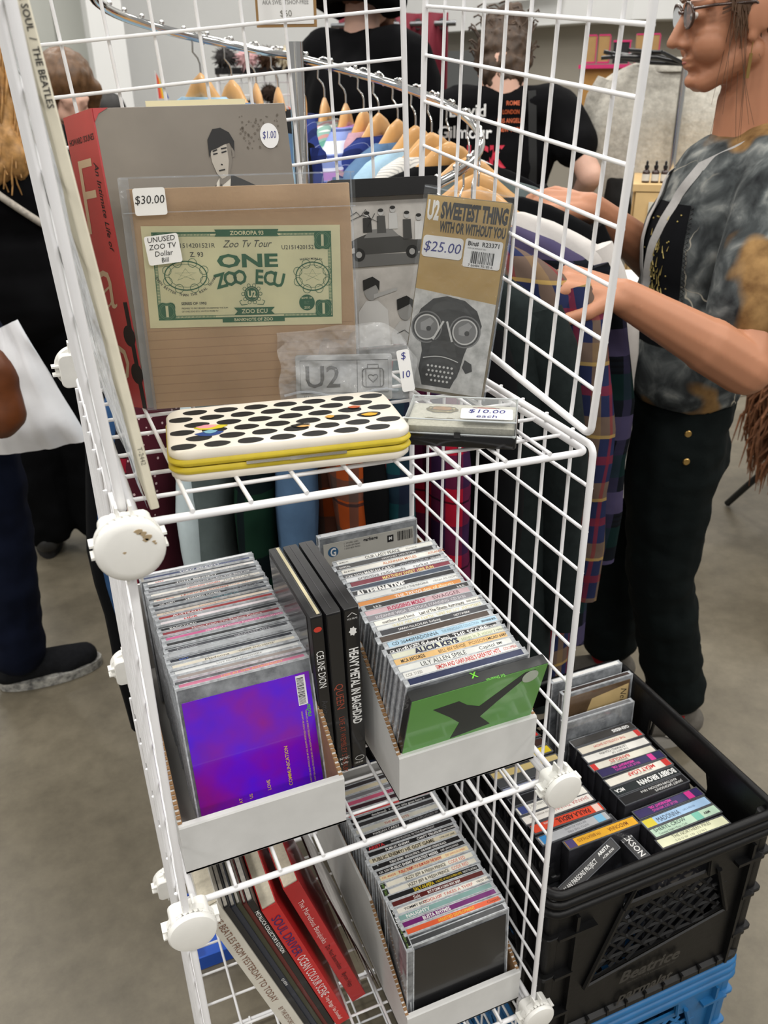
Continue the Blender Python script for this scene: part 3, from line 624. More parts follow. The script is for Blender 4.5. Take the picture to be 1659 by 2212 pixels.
obj('bar', MB().box((0, 0, .0006), (.024, .0012, .0012)).box((-.008, .001, .0006), (.005, .002, .001)).box((.008, .001, .0006), (.005, .002, .001)), mat('gold_pin_rim', (150, 140, 100)), bp_)
# ================================================================ CDs, DVDs, books in the trays
ORD = ['front', 'second', 'third', 'fourth', 'fifth', 'sixth', 'seventh', 'eighth', 'ninth', 'tenth', 'eleventh', 'twelfth', 'thirteenth', 'fourteenth', 'fifteenth', 'sixteenth', 'seventeenth', 'eighteenth', 'nineteenth', 'twentieth', '21st', '22nd', '23rd', '24th', '25th', '26th', '27th', '28th', '29th', '30th']
cd_clear = mat('jewel_case', (150, 154, 158), 0.10, var=0.25, vscale=45, coat=0.5, c2=(70, 72, 76))
cd_edge = mat('jewel_edge', (186, 190, 194), 0.10, coat=0.5, var=.4, vscale=150)
CT = .0090
def _case():
    m = MB(); L, H = .1245, .1420
    m.slab(-L / 2, L / 2, -CT / 2 + .0004, CT / 2 - .0004, 0, H - .0008, .0010, .0004, n=2)
    return autosmooth(m.mesh('compact_disc_case'), 30)
CASE = _case()
def _lid():
    m = MB(); L, H = .1250, .1425
    for y in (-CT / 2 + .0006, CT / 2 - .0006):
        m.box((0, y, H - .0010), (L, .0012, .0022)); 
        for s in (-1, 1): m.box((s * (L / 2 - .0005), y, H / 2), (.0014, .0013, H))
    for s in (-1, 1): m.box((s * (L / 2 - .0022), 0, H - .0012), (.0045, CT - .002, .0014))
    return m.mesh('clear_rim')
LIDM = _lid()
SPN = MB().box((0, 0, .14175), (.1160, CT - .0017, .0012)).mesh('spine_label')
def cd(M, base, texts, label, group, upside=False, right=None):
    c = obj('compact_disc_case', CASE, cd_clear); c.matrix_world = M; tag(c, label, 'compact disc', group)
    obj('clear_rim', LIDM, cd_edge, c)
    sp = obj('spine_label', SPN, mat('spine_%02x%02x%02x' % tuple(base), base, 0.38, coat=.15, var=.10, vscale=40), c)
    TM = T(0, 0, .14245) @ (RZ(180) if upside else Matrix())
    for (s, x, h, colr, bold, mw) in texts: letter(sp, s, h, ink(colr), TM @ T(x, -h * .5, 0), mw, bold)
    return c
W_ = (235, 235, 233); K_ = (22, 22, 24); R_ = (190, 44, 40); G_ = (120, 118, 112)
def tx(s, x=-.025, h=.0042, c=K_, b=.01, mw=.07): return (s, x, h, c, b, mw)
# (spine colour, colour word, texts)
LEFT = [  # back -> front
 ((226, 228, 230), 'white', []), ((44, 56, 92), 'navy', [tx('TONY BENNETT', -.02, c=W_), tx('MTV UNPLUGGED', .02, .003, (150, 156, 176), 0, .03)]),
 ((228, 224, 220), 'off-white', [tx('SALE', -.05, .003, R_), tx('ANIMOSITISOMINA', .01, .003, G_, 0, .04)]), (K_, 'black', [tx('TONY BENNETT', -.03, c=W_)]),
 ((96, 98, 104), 'mid grey', [tx('TOUCH OF CLASS THE BEST OF', -.02, .0036, W_, 0, .07)]), ((226, 222, 214), 'cream-white', [tx('LEONARD COHEN', -.02, c=R_, mw=.034), tx('THE FUTURE', .018, .0036, K_), tx('COLUMBIA', .045, .0022, G_, 0, .014)]),
 ((228, 220, 206), 'cream', [tx('WCK 80720', -.055, .0024, R_), tx('LEONARD COHEN', -.03, c=(170, 60, 50)), tx('I\'M YOUR MAN', .015, .003, (200, 120, 110), 0)]), ((26, 27, 30), 'black', [tx('CK 92891', -.052, .0028, W_), tx('LEONARD COHEN', -.025, c=W_, mw=.036), tx('DEAR HEATHER', .018, .0036, (150, 156, 166), 0, .036)]),
 ((52, 58, 66), 'slate', [tx('MORE BEST OF', .0, .003, (120, 170, 180), 0)]), ((206, 190, 172), 'beige', [tx('CK 85391', -.052, .0024, G_), tx('Leonard Cohen', -.015, .0036, (190, 110, 80), 0)]),
 ((150, 40, 42), 'dark red boxed', [tx('AUSTRALIA', -.045, c=W_)]), ((220, 210, 214), 'pale lilac', [tx('HDR', -.035, .0046, (186, 60, 60), .03)]), ((34, 34, 38), 'black', [tx('BACKYARD', -.05, .0036, W_), tx('BEAT', .02, .0036, (150, 150, 156), .02)]),
 ((132, 34, 46), 'wine red', [tx('Music From The Motion Picture', -.03, .0038, W_, 0, .07)]), ((196, 90, 140), 'pink', [tx('Original Motion Picture Soundtrack', -.02, .0038, W_, 0, .078)]), ((20, 20, 22), 'thick black', []),
 ((64, 66, 72), 'charcoal', [tx('POLYDOR', -.05, .003, (160, 160, 166)), tx('GREATEST HITS', .005, .0036, (190, 190, 196), 0)]), ((170, 174, 178), 'silver grey', []), ((30, 34, 46), 'blue-black', [tx('BEST', -.05, .003, (80, 110, 190))]),
 ((216, 210, 194), 'ivory', [tx('Madonna', -.028, .0044, K_, 0), tx('"DEEPER AND DEEPER"', .003, .0034, K_, 0, .036)]), ((214, 216, 216), 'whitish', [tx('LIVE FROM NOWHERE', -.02, .003, G_, 0)]), ((150, 140, 136), 'taupe', [])]
def lean_M(x, ytop, zb, lean, H=.142, yaw=0, roll=0):
    # lean > 0: top tips away from the viewer
    a = math.radians(lean); yb = ytop - H * math.sin(a)
    return T(x, yb, zb + Z0) @ RZ(yaw) @ RX(-lean) @ RY(roll)
S2Z = -.3690
N = len(LEFT)
for i, (c, wd, t_) in enumerate(LEFT):
    y = .3230 - i * (.3230 - .1285) / (N - 1); fr_ = N - i
    cd(lean_M(.0890 + random.uniform(-.0018, .0018), y, S2Z + random.uniform(0, .002), 13.5, yaw=random.uniform(-.6, .6)), c, t_, f'CD with {wd} spine, {ORD[fr_]} from the front of the left tray', 'CDs in the left tray')
pc = cd(lean_M(.0890, .1185, S2Z, 13.5), (206, 120, 150), [tx('LIVE AT THE ASTRONOMY', -.02, .0034, (236, 206, 90), 0, .06)], 'CD case with bright purple cover at the front of the left tray', 'CDs in the left tray')
pm = bpy.data.materials.new('purple_foil'); pm.use_nodes = True; nt = pm.node_tree; b = nt.nodes['Principled BSDF']; b.inputs['Roughness'].default_value = .22; b.inputs['Coat Weight'].default_value = .5
tc = nt.nodes.new('ShaderNodeTexCoord'); nz = nt.nodes.new('ShaderNodeTexNoise'); nz.inputs['Scale'].default_value = 16; nz.inputs['Detail'].default_value = 3; nt.links.new(tc.outputs['Object'], nz.inputs['Vector'])
cr = nt.nodes.new('ShaderNodeValToRGB'); nt.links.new(nz.outputs['Fac'], cr.inputs[0]); cr.color_ramp.elements[0].position = .32; cr.color_ramp.elements[0].color = (*lin((74, 6, 226)), 1); cr.color_ramp.elements[1].position = .72; cr.color_ramp.elements[1].color = (*lin((150, 8, 120)), 1)
e = cr.color_ramp.elements.new(.5); e.color = (*lin((112, 4, 190)), 1); nt.links.new(cr.outputs[0], b.inputs['Base Color'])
FM = T(0, -CT / 2 - .0001, 0) @ RX(90)
cov = obj('cover', MB().box((0, .0660, .0003), (.1180, .1240, .0006)), pm, pc, FM)
bl_ = obj('barcode_label', MB().box((.0500, .1110, .0007), (.0090, .0300, .0002)), paper, cov); bars = MB(); y = .0975
while y < .1245: wd = random.choice((.0004, .0008, .0005)); bars.box((.0495, y, .0009), (.0065, wd, .0001)); y += wd + .0007
obj('barcode', bars, black, bl_); ylw = ink((222, 190, 60))
for s, x, y, h in (('COMMUNICATION', .0290, .0180, .0034), ('LOVE', .0080, .0200, .0032), ('US', -.0100, .0170, .0030), ('AT', -.0200, .0150, .0030)): letter(cov, s, h, ylw, T(x, y, .0008) @ RZ(90), None, .01)
for k in range(2): letter(cov, 'WRITTEN AND PRODUCED BY ALL RIGHTS RESERVED MADE IN CANADA', .0016, ylw, T(.0480 + k * .004, .0150, .0008) @ RZ(90), .075)
letter(cov, 'radar', .0045, ink((90, 170, 70)), T(.0560, .0830, .0008) @ RZ(90), None, .02)
RIGHT = [
 ((222, 222, 216), 'white', [tx('OUR LADY PEACE', -.025, .0042, K_, .01, .042), tx('Naveed', .025, .003, G_, 0), tx('SK90191', -.056, .0022)]), ((30, 30, 32), 'black', [tx('DIGITAL', -.055, .0024, W_), tx('WHITNEY HOUSTON', -.005, .003, (200, 200, 200))]),
 ((224, 222, 214), 'white with orange lettering', [tx('ALANNAH MYLES', -.010, .0036, (200, 116, 60)), tx('ATLANTIC', .045, .003, (200, 110, 60)), tx('A2 81956', -.056, .0022)]), ((46, 47, 52), 'dark grey', [tx('CXK 52758', -.056, .003, W_, .01), tx('MARIAH CAREY', -.034, .0046, W_, .005, .036), tx('MTV UNPLUGGED EP', .008, .0036, (170, 172, 178), 0, .034), tx('COLUMBIA', .045, .0028, W_, 0, .014)]),
 ((216, 218, 220), 'pale grey', [tx('primitive radio gods', -.045, .0048, K_, 0, .056), tx('rocket', .020, .0048, K_, 0), tx('ERGO/COLUMBIA', .040, .0024, K_, 0, .018)]), ((122, 30, 52), 'maroon', [tx('MATTHEW SWEET 100% FUN', -.022, .004, (226, 206, 130), .02, .06)]),
 ((50, 64, 84), 'dark blue', []), ((20, 22, 26), 'heavily lettered black', [tx('ALTERNATIVE', -.055, .0075, W_, .05, .055)]), ((214, 216, 214), 'light grey', [tx('FLORENCE + THE MACHINE', -.018, .003, K_, 0, .042), tx('HIGH AS HOPE', .030, .003, G_, 0)]),
 ((206, 134, 62), 'orange', [tx('THE TREWS', -.018, .0040, W_, 0), tx('den of thieves', .014, .0044, (250, 226, 190), 0)]), ((40, 40, 42), 'thin black', [tx('b.b.b.', -.05, .003, W_), tx('b.b.b.', .045, .003, W_)]),
 ((206, 176, 182), 'pale pink', [tx('FLOGGING MOLLY', -.034, .0052, (170, 44, 80), .03, .042), tx('SWAGGER', .016, .0046, (90, 50, 60), .0)]), ((128, 126, 132), 'mid grey', [tx('SUZANNE VEGA  SOLITUDE STANDING  CD 5136', -.05, .0036, (214, 212, 216), 0, .10)]),
 ((226, 224, 216), 'cream', [tx('matthew good band', -.05, .0036, K_, .01, .034), tx('Last of The Ghetto Astronauts', -.010, .0040, K_, .02, .050), tx('000 004 000-2', .043, .0024)]), ((212, 214, 212), 'silver-white', [tx('WALK OFF THE EARTH', -.042, .0042, (196, 186, 120), 0, .044), tx("'HERE WE GO!'  85972976857", .006, .0042, (196, 186, 120), 0, .050)]),
 ((58, 59, 64), 'graphite', [tx('SARAH McLACHLAN  Surfacing', -.04, .0028, W_, 0, .045), tx('NETTWERK', .020, .0024, W_, 0)]), ((70, 58, 50), 'dark brown', [tx('- -', -.03, .003, W_)]),
 ((168, 200, 220), 'light blue', [tx('CD 26440', -.054, .0036, K_, .005), tx('MADONNA', -.032, .0044, K_, 0, .026), tx('THE IMMACULATE COLLECTION', -.002, .0034, (110, 136, 150), 0, .040), tx('SIRE/WARNER BROS.', .041, .0026, K_, .02, .016)]),
 ((24, 24, 26), 'black with white lettering', [tx('CK 67147', -.056, .0028, W_, .02), tx('FUGEES (Refugee Camp)', -.040, .0050, W_, .02, .046), tx('THE SCORE', .010, .0050, W_, .02), tx('RUFFHOUSE/COLUMBIA', .038, .0024, W_, .02, .02)]),
 ((214, 216, 196), 'pale green', [tx('ALICIA KEYS', -.036, .0058, (30, 36, 66), .05, .046), tx('songs in A minor', .013, .0048, (160, 172, 120), 0, .034), tx('J records', .048, .0028, K_, 0)]), ((226, 186, 124), 'tan-orange', [tx('MCA RECORDS', -.052, .0038, K_, .02, .024), tx('BELL BIV DEVOE', -.014, .0038, (90, 62, 40), 0, .028), tx('POISON', .018, .0038, (140, 100, 60), 0), tx('MCAD 6387', .038, .0028, K_, .02, .02)]),
 ((222, 224, 220), 'white', [tx('LILY ALLEN SMILE', -.036, .0050, K_, 0, .046), tx('Capitol', .024, .0040, K_, 0), tx('EMI', .043, .0026, K_, .02)]), ((228, 228, 224), 'white with red lettering', [tx('CCK 31350', -.056, .0034, G_, 0, .016), tx("SIMON AND GARFUNKEL'S GREATEST HITS", -.026, .0048, R_, .02, .066), tx('COLUMBIA', .044, .0034, R_, 0, .014)]), ((28, 40, 78), 'narrow navy', [])]
N = len(RIGHT)
for i, (c, wd, t_) in enumerate(RIGHT):
    k = i / (N - 1); ytop = .2610 - k * (.2610 - .0430); ln = -14.5; fr_ = N - i
    cd(lean_M(.2880 - .010 * k + random.uniform(-.0025, .0025), ytop, S2Z + random.uniform(0, .003), ln, yaw=random.uniform(-.4, .4)), c, t_, f'CD with {wd} spine, {ORD[fr_]} from the front of the right tray', 'CDs in the right tray')
gb = cd(lean_M(.2920, .3240, S2Z, 3), (190, 192, 194), [], 'CD case with barcoded grey back, standing last in the right tray', 'CDs in the right tray')
bkc = obj('cover', MB().box((0, .1180, .0003), (.1150, .0300, .0006)), mat('grey_inlay', (186, 184, 176), .35, coat=.4), gb, FM)
letter(bkc, 'garbage', .0042, K_ and black, T(-.008, .1270, .0008), .024, .03); letter(bkc, '1. STUPID GIRL', .0020, black, T(-.032, .1285, .0008), .02); letter(bkc, '2. ALIEN SEX FIEND', .0020, black, T(-.032, .1250, .0008), .02); letter(bkc, '3. DOG NEW TRICKS', .0020, black, T(-.032, .1215, .0008), .02)
obj('print_shape', MB().prism(circ(-.0460, .1215, .0065, 20), .0006, .0008), ink((40, 90, 130)), bkc); letter(bkc, 'G', .010, white_ink, T(-.0495, .1165, .0010), .007, .03)
obj('print_shape', MB().box((.0270, .1235, .0007), (.008, .009, .0002)), black, bkc); letter(bkc, 'M', .004, white_ink, T(.0250, .1220, .0010), .004, .04)
bars = MB(); x = .0370
while x < .0560: wd = random.choice((.0004, .0008, .0005, .0011)); bars.box((x, .1245, .0008), (wd, .0120, .0001)); x += wd + .0007
obj('barcode', bars, black, bkc)
tray = MB()
for r in (.0570, .0480): stroke(circ(0, .0540, r, 48), .0008, True, .0004, tray)
obj('disc_tray_ring', tray, mat('tray_ring', (120, 116, 108), .3), gb, FM); obj('disc', MB().prism(circ(0, .0540, .0555, 48), 0, .0002), mat('disc_silver', (168, 158, 150), .2, .6, var=.25, vscale=25), gb, FM)
# ---- green digipak at the front of the right tray
dp = thing('digipak', 'green card CD sleeve with broad dark brush mark, front of the right tray', 'compact disc', lean_M(.2856, .0310, S2Z + .002, -15.5, .140))
DW, DH, DT = .1400, .1340, .0110
obj('sleeve', MB().slab(-DW / 2, DW / 2, -DT / 2, DT / 2, 0, DH, .0006, .0003, n=1), mat('digi_black', (34, 36, 36), .3, coat=.3), dp)
dc = obj('cover', MB().box((0, DH / 2, .0002), (DW - .001, DH - .001, .0004)), mat('digi_green', (84, 150, 62), .28, coat=.4, var=.06, vscale=14), dp, T(0, -DT / 2, 0) @ RX(90))
ink_d = ink((40, 44, 42))
obj('print_shape', MB().prism([(-.046, .112), (-.020, .114), (-.010, .104), (.004, .096), (.046, .130), (.057, .130), (.022, .094), (.008, .078), (.022, .060), (-.020, .055), (-.014, .078), (-.026, .092)], .0004, .0006), ink_d, dc)
sk = obj('clear_sticker', MB().prism(circ(.0530, .1215, .0085, 24), .0007, .0009), mat('hype_sticker', (176, 186, 172), .3), dc); letter(dp, 'X', .0060, ink((120, 214, 60)), T(-.004, .0005, DH + .0004), None, .03, 0, 'C'); letter(dp, 'Ed Sheeran', .0030, ink((110, 196, 70)), T(.014, -.004, DH + .0004) @ RZ(180), .028, .01, 0, 'C')
# ---- trays (cut-down mailing boxes)
tw = mat('tray_white', (204, 204, 202), 0.7, var=0.05, vscale=24); kr = mat('tray_kraft', (150, 116, 80), .85, var=.15, vscale=60)
def media_tray(x0, x1, y0, y1, z, label, hi=.118, frh=.055, ysl=.145):
    t = thing('cardboard_tray', label, 'tray', T(0, 0, Z0)); th = .0032
    obj('base', MB().box(((x0 + x1) / 2, (y0 + y1) / 2, z + .0012), (x1 - x0, y1 - y0, .0022)), tw, t)
    f_ = MB().prism([(y0, z + .0002), (y0 + .0060, z + .0002), (y0 + .0060, z + frh), (y0 + .0012, z + frh), (y0, z + frh - .0015)], x0, x1, Matrix(((0, 0, 1, 0), (1, 0, 0, 0), (0, 1, 0, 0), (0, 0, 0, 1))))
    obj('front_wall', f_, tw, t)
    side = [(y0 + .0061, z), (y1, z), (y1, z + hi), (ysl, z + hi), (y0 + .0061, z + frh)]
    P_ = Matrix(((0, 0, 1, 0), (1, 0, 0, 0), (0, 1, 0, 0), (0, 0, 0, 1)))
    for xx, s in ((x0, 1), (x1 - th, -1)):
        wall = obj('side_wall', MB().prism(side, xx, xx + th, P_), tw, t)
        inx = (xx + th, xx + th + .0006) if s > 0 else (xx - .0006, xx)
        obj('lining', MB().prism(side, inx[0], inx[1], P_), kr, wall)
        ed = MB(); n = 26
        for k in range(n):
            a = k / n; yy = y0 + .0061 + (ysl - y0 - .0086) * a; zz_ = z + frh + (hi - frh) * a
            ed.box((xx + th / 2, yy, zz_ + .0004 * (k % 2)), (th + .0004, .0036, .0012))
        obj('cut_edge', ed, kr, wall)
    obj('back_wall', MB().box(((x0 + x1) / 2, y1 + th / 2, z + hi / 2), (x1 - x0, th, hi)), tw, t)
    return t
media_tray(.0060, .1555, .0415, .3480, -.3725, 'white cardboard tray of CDs on the left of the middle shelf')
media_tray(.2110, .3600, .0440, .3480, -.3725, 'white cardboard tray of CDs on the right of the middle shelf')
media_tray(.2130, .3590, .0300, .3480, -.7415, 'white cardboard tray of CDs on the lower shelf', frh=.050)
# ---- lower tray
S3Z = -.7385
LOW = [((60, 58, 60), 'charcoal', []), ((206, 196, 170), 'cream', []), ((120, 120, 124), 'grey', []), ((196, 90, 120), 'bright pink', [tx('TLC', .0, .004, (90, 20, 40), .02)]), ((60, 40, 46), 'plum', []), ((206, 80, 80), 'coral', []), ((24, 24, 26), 'black', [tx('deadmau5  > album title goes here <', -.03, .0036, W_, 0, .075)]), ((52, 52, 54), 'dark grey', []), ((196, 194, 182), 'pale grey', [tx('THE MOFFATTS', -.02, .0034, (170, 70, 70))]),
 ((34, 34, 36), 'black', [tx('MARIAH CAREY', -.04, .0036, W_, 0), tx('MTV UNPLUGGED EP', .01, .003, (160, 160, 160), 0)]), ((120, 176, 196), 'sky blue', [tx('Beyonce', -.028, .0044, W_, 0), tx("B'DAY DELUXE EDITION", .0, .0038, (40, 90, 110), .01, .046)]),
 ((26, 26, 28), 'black with red label name', [tx('ARISTA', -.056, .0044, (200, 44, 50), .03), tx("WHITNEY HOUSTON  I'M YOUR BABY TONIGHT", -.026, .003, (200, 200, 200), .01, .060)]), ((30, 30, 32), 'dark', [tx('PUBLIC ENEMY', -.036, .0034, W_, .02), tx("CAN'T TRUSS IT", .006, .0034, W_, .02), tx('DEF JAM/COLUMBIA', .036, .0026, W_, .01, .024)]),
 ((198, 190, 166), 'khaki', [tx('PUBLIC ENEMY/ HE GOT GAME', -.054, .0054, (60, 52, 36), .03, .082), tx('1998 DEF JAM', .036, .0024)]), ((24, 24, 26), 'finely lettered black', [tx('PUBLIC ENEMY  APOCALYPSE 91...THE ENEMY STRIKES BLACK', -.036, .0032, W_, .02, .076)]), ((28, 28, 30), 'jet black', [tx('CK 53014', -.056, .003, W_, .01), tx('PUBLIC ENEMY GREATEST MISSES', -.040, .0038, W_, .03, .062), tx('DEF JAM/CHAOS', .026, .0028, W_, 0, .024)]),
 ((232, 216, 178), 'cream with red lettering', [tx('CK 40658', -.056, .003, (206, 110, 70), .01), tx('PUBLIC ENEMY-YO! BUM RUSH THE SHOW', -.034, .0044, R_, .03, .056), tx('DEF JAM/COLUMBIA', .028, .0030, (206, 110, 70), 0, .026)]), ((226, 222, 206), 'ivory', [tx('JAZZY JEFF & FRESH PRINCE', -.032, .0044, (66, 60, 46), .02, .054), tx('CODE RED', .026, .0050, R_, .0, .022)]), ((228, 224, 210), 'ivory-white', [tx('JAZZY JEFF & FRESH PRINCE', -.032, .0044, (66, 60, 46), .02, .054), tx('CODE RED', .026, .0050, R_, .0, .022)]),
 ((26, 28, 30), 'black with yellow lettering', [tx('SALT-N-PEPA', -.026, .0048, (214, 186, 40), .02, .026), tx('A BLITZ OF SALT-N-PEPA HITS', .002, .0030, (214, 186, 40), .01, .034), tx('NEXT PLATEAU', .038, .0028, W_, .0, .018)]), ((88, 30, 28), 'dark red', [tx("BUT IT CAME A LONG WAY, BABY", -.014, .0036, W_, .02, .042), tx('Salt', -.032, .0042, W_, .0)]), ((228, 224, 214), 'white', [tx('TOMMY BOY', -.050, .0034, K_, .02), tx('COOLIO', -.026, .0040, R_, .01), tx('IT TAKES A THIEF', -.006, .0040, R_, .0), tx('TBCD 1083', .043, .0026)]),
 ((130, 166, 162), 'teal', [tx('NAUGHTY', -.050, .0042, W_, .03)]), ((112, 34, 110), 'purple', [tx('BUSTA RHYMES', -.034, .0046, W_, .03, .034)]), ((224, 96, 56), 'bright orange', [tx('ARRESTED DEVELOPMENT', -.020, .0038, (236, 190, 60), .02, .046), tx('Chrysalis', .042, .0034, (110, 40, 20), 0)])]
N = len(LOW)
for i, (c, wd, t_) in enumerate(LOW):
    k = i / (N - 1); ytop = .2930 - k * (.2930 - .0640); fr_ = N - i
    cd(lean_M(.2850 + random.uniform(-.002, .002), ytop, S3Z + random.uniform(0, .002), 3, yaw=random.uniform(-.8, .8)), c, t_, f'CD with {wd} spine, {ORD[fr_]} from the front of the lower tray', 'CDs in the lower tray')
fb_ = cd(lean_M(.2850, .0520, S3Z, 3), (70, 72, 74), [], 'CD case with plain black cover at the front of the lower tray', 'CDs in the lower tray')
cv = obj('cover', MB().box((0, .0680, .0003), (.1170, .1340, .0006)), mat('black_cover', (22, 22, 24), .3, coat=.4), fb_, FM)
for s, x, y in (('\u02c7', .012, .048), ('n', .010, .040), ('v', .022, .046)): letter(cv, s, .006, ink((6, 6, 6)), T(x, y, .0008), None, .04)
pj = cd(T(.2255, .1050, S3Z + Z0) @ RZ(-93) @ RY(0), (30, 32, 30), [tx('PUMP UP THE JAM', -.002, .0038, W_, .02, .034), tx('the video mix', .034, .0034, (120, 150, 80), 0, .025), tx('TECHNOTRONIC', -.036, .0030, (110, 150, 60), 0, .03)], 'CD case turned sideways along the left wall of the lower tray', 'CDs in the lower tray')
# ---- DVD cases between the trays on the middle shelf
dvd_k = mat('dvd_case_black', (26, 26, 28), 0.4, var=.1, vscale=30)
def dvd(x, y, z, wd, lean, label, sp_c, texts, H=.190, D=.135, roll=0):
    t = thing('dvd_case', label, 'dvd', T(x, y, z + Z0) @ RY(lean), 'DVD cases between the trays')
    cs = MB().slab(0, wd, 0, D, 0, H, .0015, .0006, n=2)
    obj('case', autosmooth(cs.mesh()), dvd_k, t)
    obj('seam', MB().box((wd / 2, D / 2 + .002, H + .0001), (.0008, D - .01, .0005)), ink((70, 70, 72)), t)
    s_ = obj('spine_label', MB().box((wd / 2, -.0003, H / 2), (wd - .002, .0008, H - .004)), mat('dvd_spine_%d' % sp_c[0], sp_c, .3, coat=.4), t)
    for s, zz_, h, c, b, ln in texts: letter(s_, s, h, ink(c), T(wd / 2 - h / 2, -.0009, zz_) @ RX(90) @ RZ(-90), ln, b)
    return t, s_
d1, s1 = dvd(.1560, .1000, -.3680, .0120, -2, 'slim black DVD case with white spine lettering, left of the three', (18, 18, 20), [('CELINE DION', .152, .0072, W_, .0, .042), ('Amity', .095, .006, (60, 60, 62), 0, .02)])
obj('print_shape', MB().prism(circ(.006, .176, .0035, 18, 1.1, .8), 0, .0002), ink((196, 60, 44)), s1, T(0, -.0009, 0) @ RX(90))
obj('page_edges', MB().box((.0088, .0675, .1901), (.0030, .13, .0008)), mat('manila', (214, 205, 170)), d1)
obj('back_print', MB().box((-.0004, .07, .10), (.0008, .12, .17)), mat('dvd_sleeve', (44, 42, 44), .35, coat=.4), d1)
d2, s2 = dvd(.1690, .0990, -.3680, .0145, -1.5, 'black DVD case with rust-red spine lettering, middle of the three', (24, 24, 26), [('QUEEN', .110, .0078, (150, 70, 50), 0, .03), ('LIVE AT WEMBLEY STADIUM', .070, .0056, (150, 70, 50), 0, .07)])
letter(s2, 'NTSC', .0030, white_ink, T(.002, -.0009, .016) @ RX(90), .010, .02); letter(s2, 'DVD', .0026, white_ink, T(.003, -.0009, .010) @ RX(90), .008, .02)
d3, s3 = dvd(.1845, .1000, -.3680, .0150, -1, 'thick black DVD case with bold white spine lettering, right of the three', (22, 22, 24), [('HEAVY METAL IN BAGHDAD', .146, .0088, W_, .03, .090)])
obj('print_shape', stroke([(.003, .182), (.0075, .1855), (.012, .182)], .0006), white_ink, s3, T(0, -.0010, 0) @ RX(90)); letter(s3, 'VICE FILMS', .0018, white_ink, T(.0025, -.0010, .178) @ RX(90), .010)
obj('print_shape', MB().prism([(.0075 + (.0028 + .0012 * (k % 2)) * math.cos(k * PI / 7), .165 + (.0038 + .0014 * (k % 2)) * math.sin(k * PI / 7)) for k in range(14)], 0, .0002), white_ink, s3, T(0, -.0010, 0) @ RX(90))
obj('print_shape', stroke(circ(.0075, .012, .0045, 20, 1, .6), .0006, True), white_ink, s3, T(0, -.0010, 0) @ RX(90)); letter(s3, '100349', .0022, white_ink, T(.002, -.0010, .005) @ RX(90), .010)
# ---- books and magazines leaning on the lower shelf
def book(x, y, z, wd, D, H, lean, cover, label, cat, texts, soft=True):
    t = thing('book' if cat == 'book' else 'magazine', label, cat, T(x, y, z + Z0) @ RY(lean), 'books leaning on the lower shelf')
    cm = mat('bookcloth_%02x%02x%02x' % tuple(cover), cover, .4, coat=.2, var=.06, vscale=30)
    obj('page_block', MB().box((wd / 2, D / 2 + .001, H / 2), (wd - .0016, D - .003, H - (.0005 if soft else .006))), pages if cat == 'book' else mat('glossy_pages', (186, 182, 174), .5, var=.2, vscale=200), t)
    obj('cover_board', MB().box((.0006, D / 2, H / 2), (.0012, D, H)), cm, t); obj('cover_board', MB().box((wd - .0006, D / 2, H / 2), (.0012, D, H)), cm, t)
    s_ = obj('spine', MB().slab(0, wd, -.0008, .0008, 0, H, .0004, .0002, n=1), cm, t)
    for s, zz_, h, c, b, ln in texts: letter(s_, s, h, ink(c), T(wd / 2 - h / 2, -.0014, zz_) @ RX(90) @ RZ(-90), ln, b)
    return t
BK = [(.0980, .0185, .20, .285, (206, 202, 190), 'pale grey hardback with brown spine lettering, leaning leftmost on the lower shelf', 'book', [('THE BEATLES FROM YESTERDAY TO TODAY', .272, .0072, (120, 84, 66), 0, .170), ('BY THE EDITORS OF ROLLING STONE', .088, .0052, (120, 84, 66), 0, .085)], .075),
 (.1172, .0060, .20, .275, (26, 28, 32), 'thin black magazine beside the pale grey hardback', 'magazine', [], .078), (.1230, .0055, .20, .270, (36, 42, 56), 'dark navy booklet with small white spine lettering', 'magazine', [('QUEEN', .130, .0030, W_, 0, .02)], .080),
 (.1284, .0050, .19, .268, (54, 56, 40), 'olive-green speckled magazine among the leaning books', 'magazine', [], .082), (.1334, .0045, .19, .262, (92, 30, 28), 'dark red magazine with worn spine among the leaning books', 'magazine', [], .085), (.1378, .0070, .19, .262, (22, 22, 24), 'black magazine with white edition lettering on its spine', 'magazine', [('METALLICA COLLECTOR\'S EDITION', .245, .0040, W_, .01, .08)], .085),
 (.1460, .0170, .16, .245, (190, 34, 36), 'red paperback with navy and white spine lettering', 'book', [('SOUL DRIVER', .228, .0100, (44, 36, 100), .0, .075), ('OCEAN COLOUR SCENE', .150, .0100, (230, 220, 220), 0, .085), ('Tony Briggs / Ian Snowball', .062, .0046, (236, 206, 200), .01, .052)], .083),
 (.1730, .0180, .16, .240, (176, 36, 40), 'red hardback with thin white and black spine lettering', 'book', [('The Marvelous Beaujunks', .212, .0062, (226, 200, 196), .0, .085), ('Do Not Beermilate', .120, .0056, (60, 16, 18), 0, .05), ('Byron Hipp', .060, .0056, (60, 16, 18), 0, .03)], .103)]
for x, wd, D, H, c, lab, cat, t_, y in BK: book(x, y, -.7385, wd, D, H, -17.0, c, lab, cat, t_)
pgm = thing('magazine', 'loose red and white printed pages leaning against the lower tray', 'magazine', T(.1980, .100, -.7385 + Z0) @ RY(-15), None)
for k in range(5):
    lf = MB(); n = 10
    for i in range(n + 1):
        for j in (0, 1): lf.v.append((k * .0022 + .004 * math.sin(i / n * 2.2 + k * .5), .16 * j + .0, .215 * i / n))
    for i in range(n): lf.f.append((2 * i, 2 * i + 1, 2 * i + 3, 2 * i + 2))
    obj('page', lf, mat('page_%d' % (k % 2), ((206, 202, 198), (150, 50, 56))[k % 2], .6, var=.25, vscale=60), pgm, smooth=60)
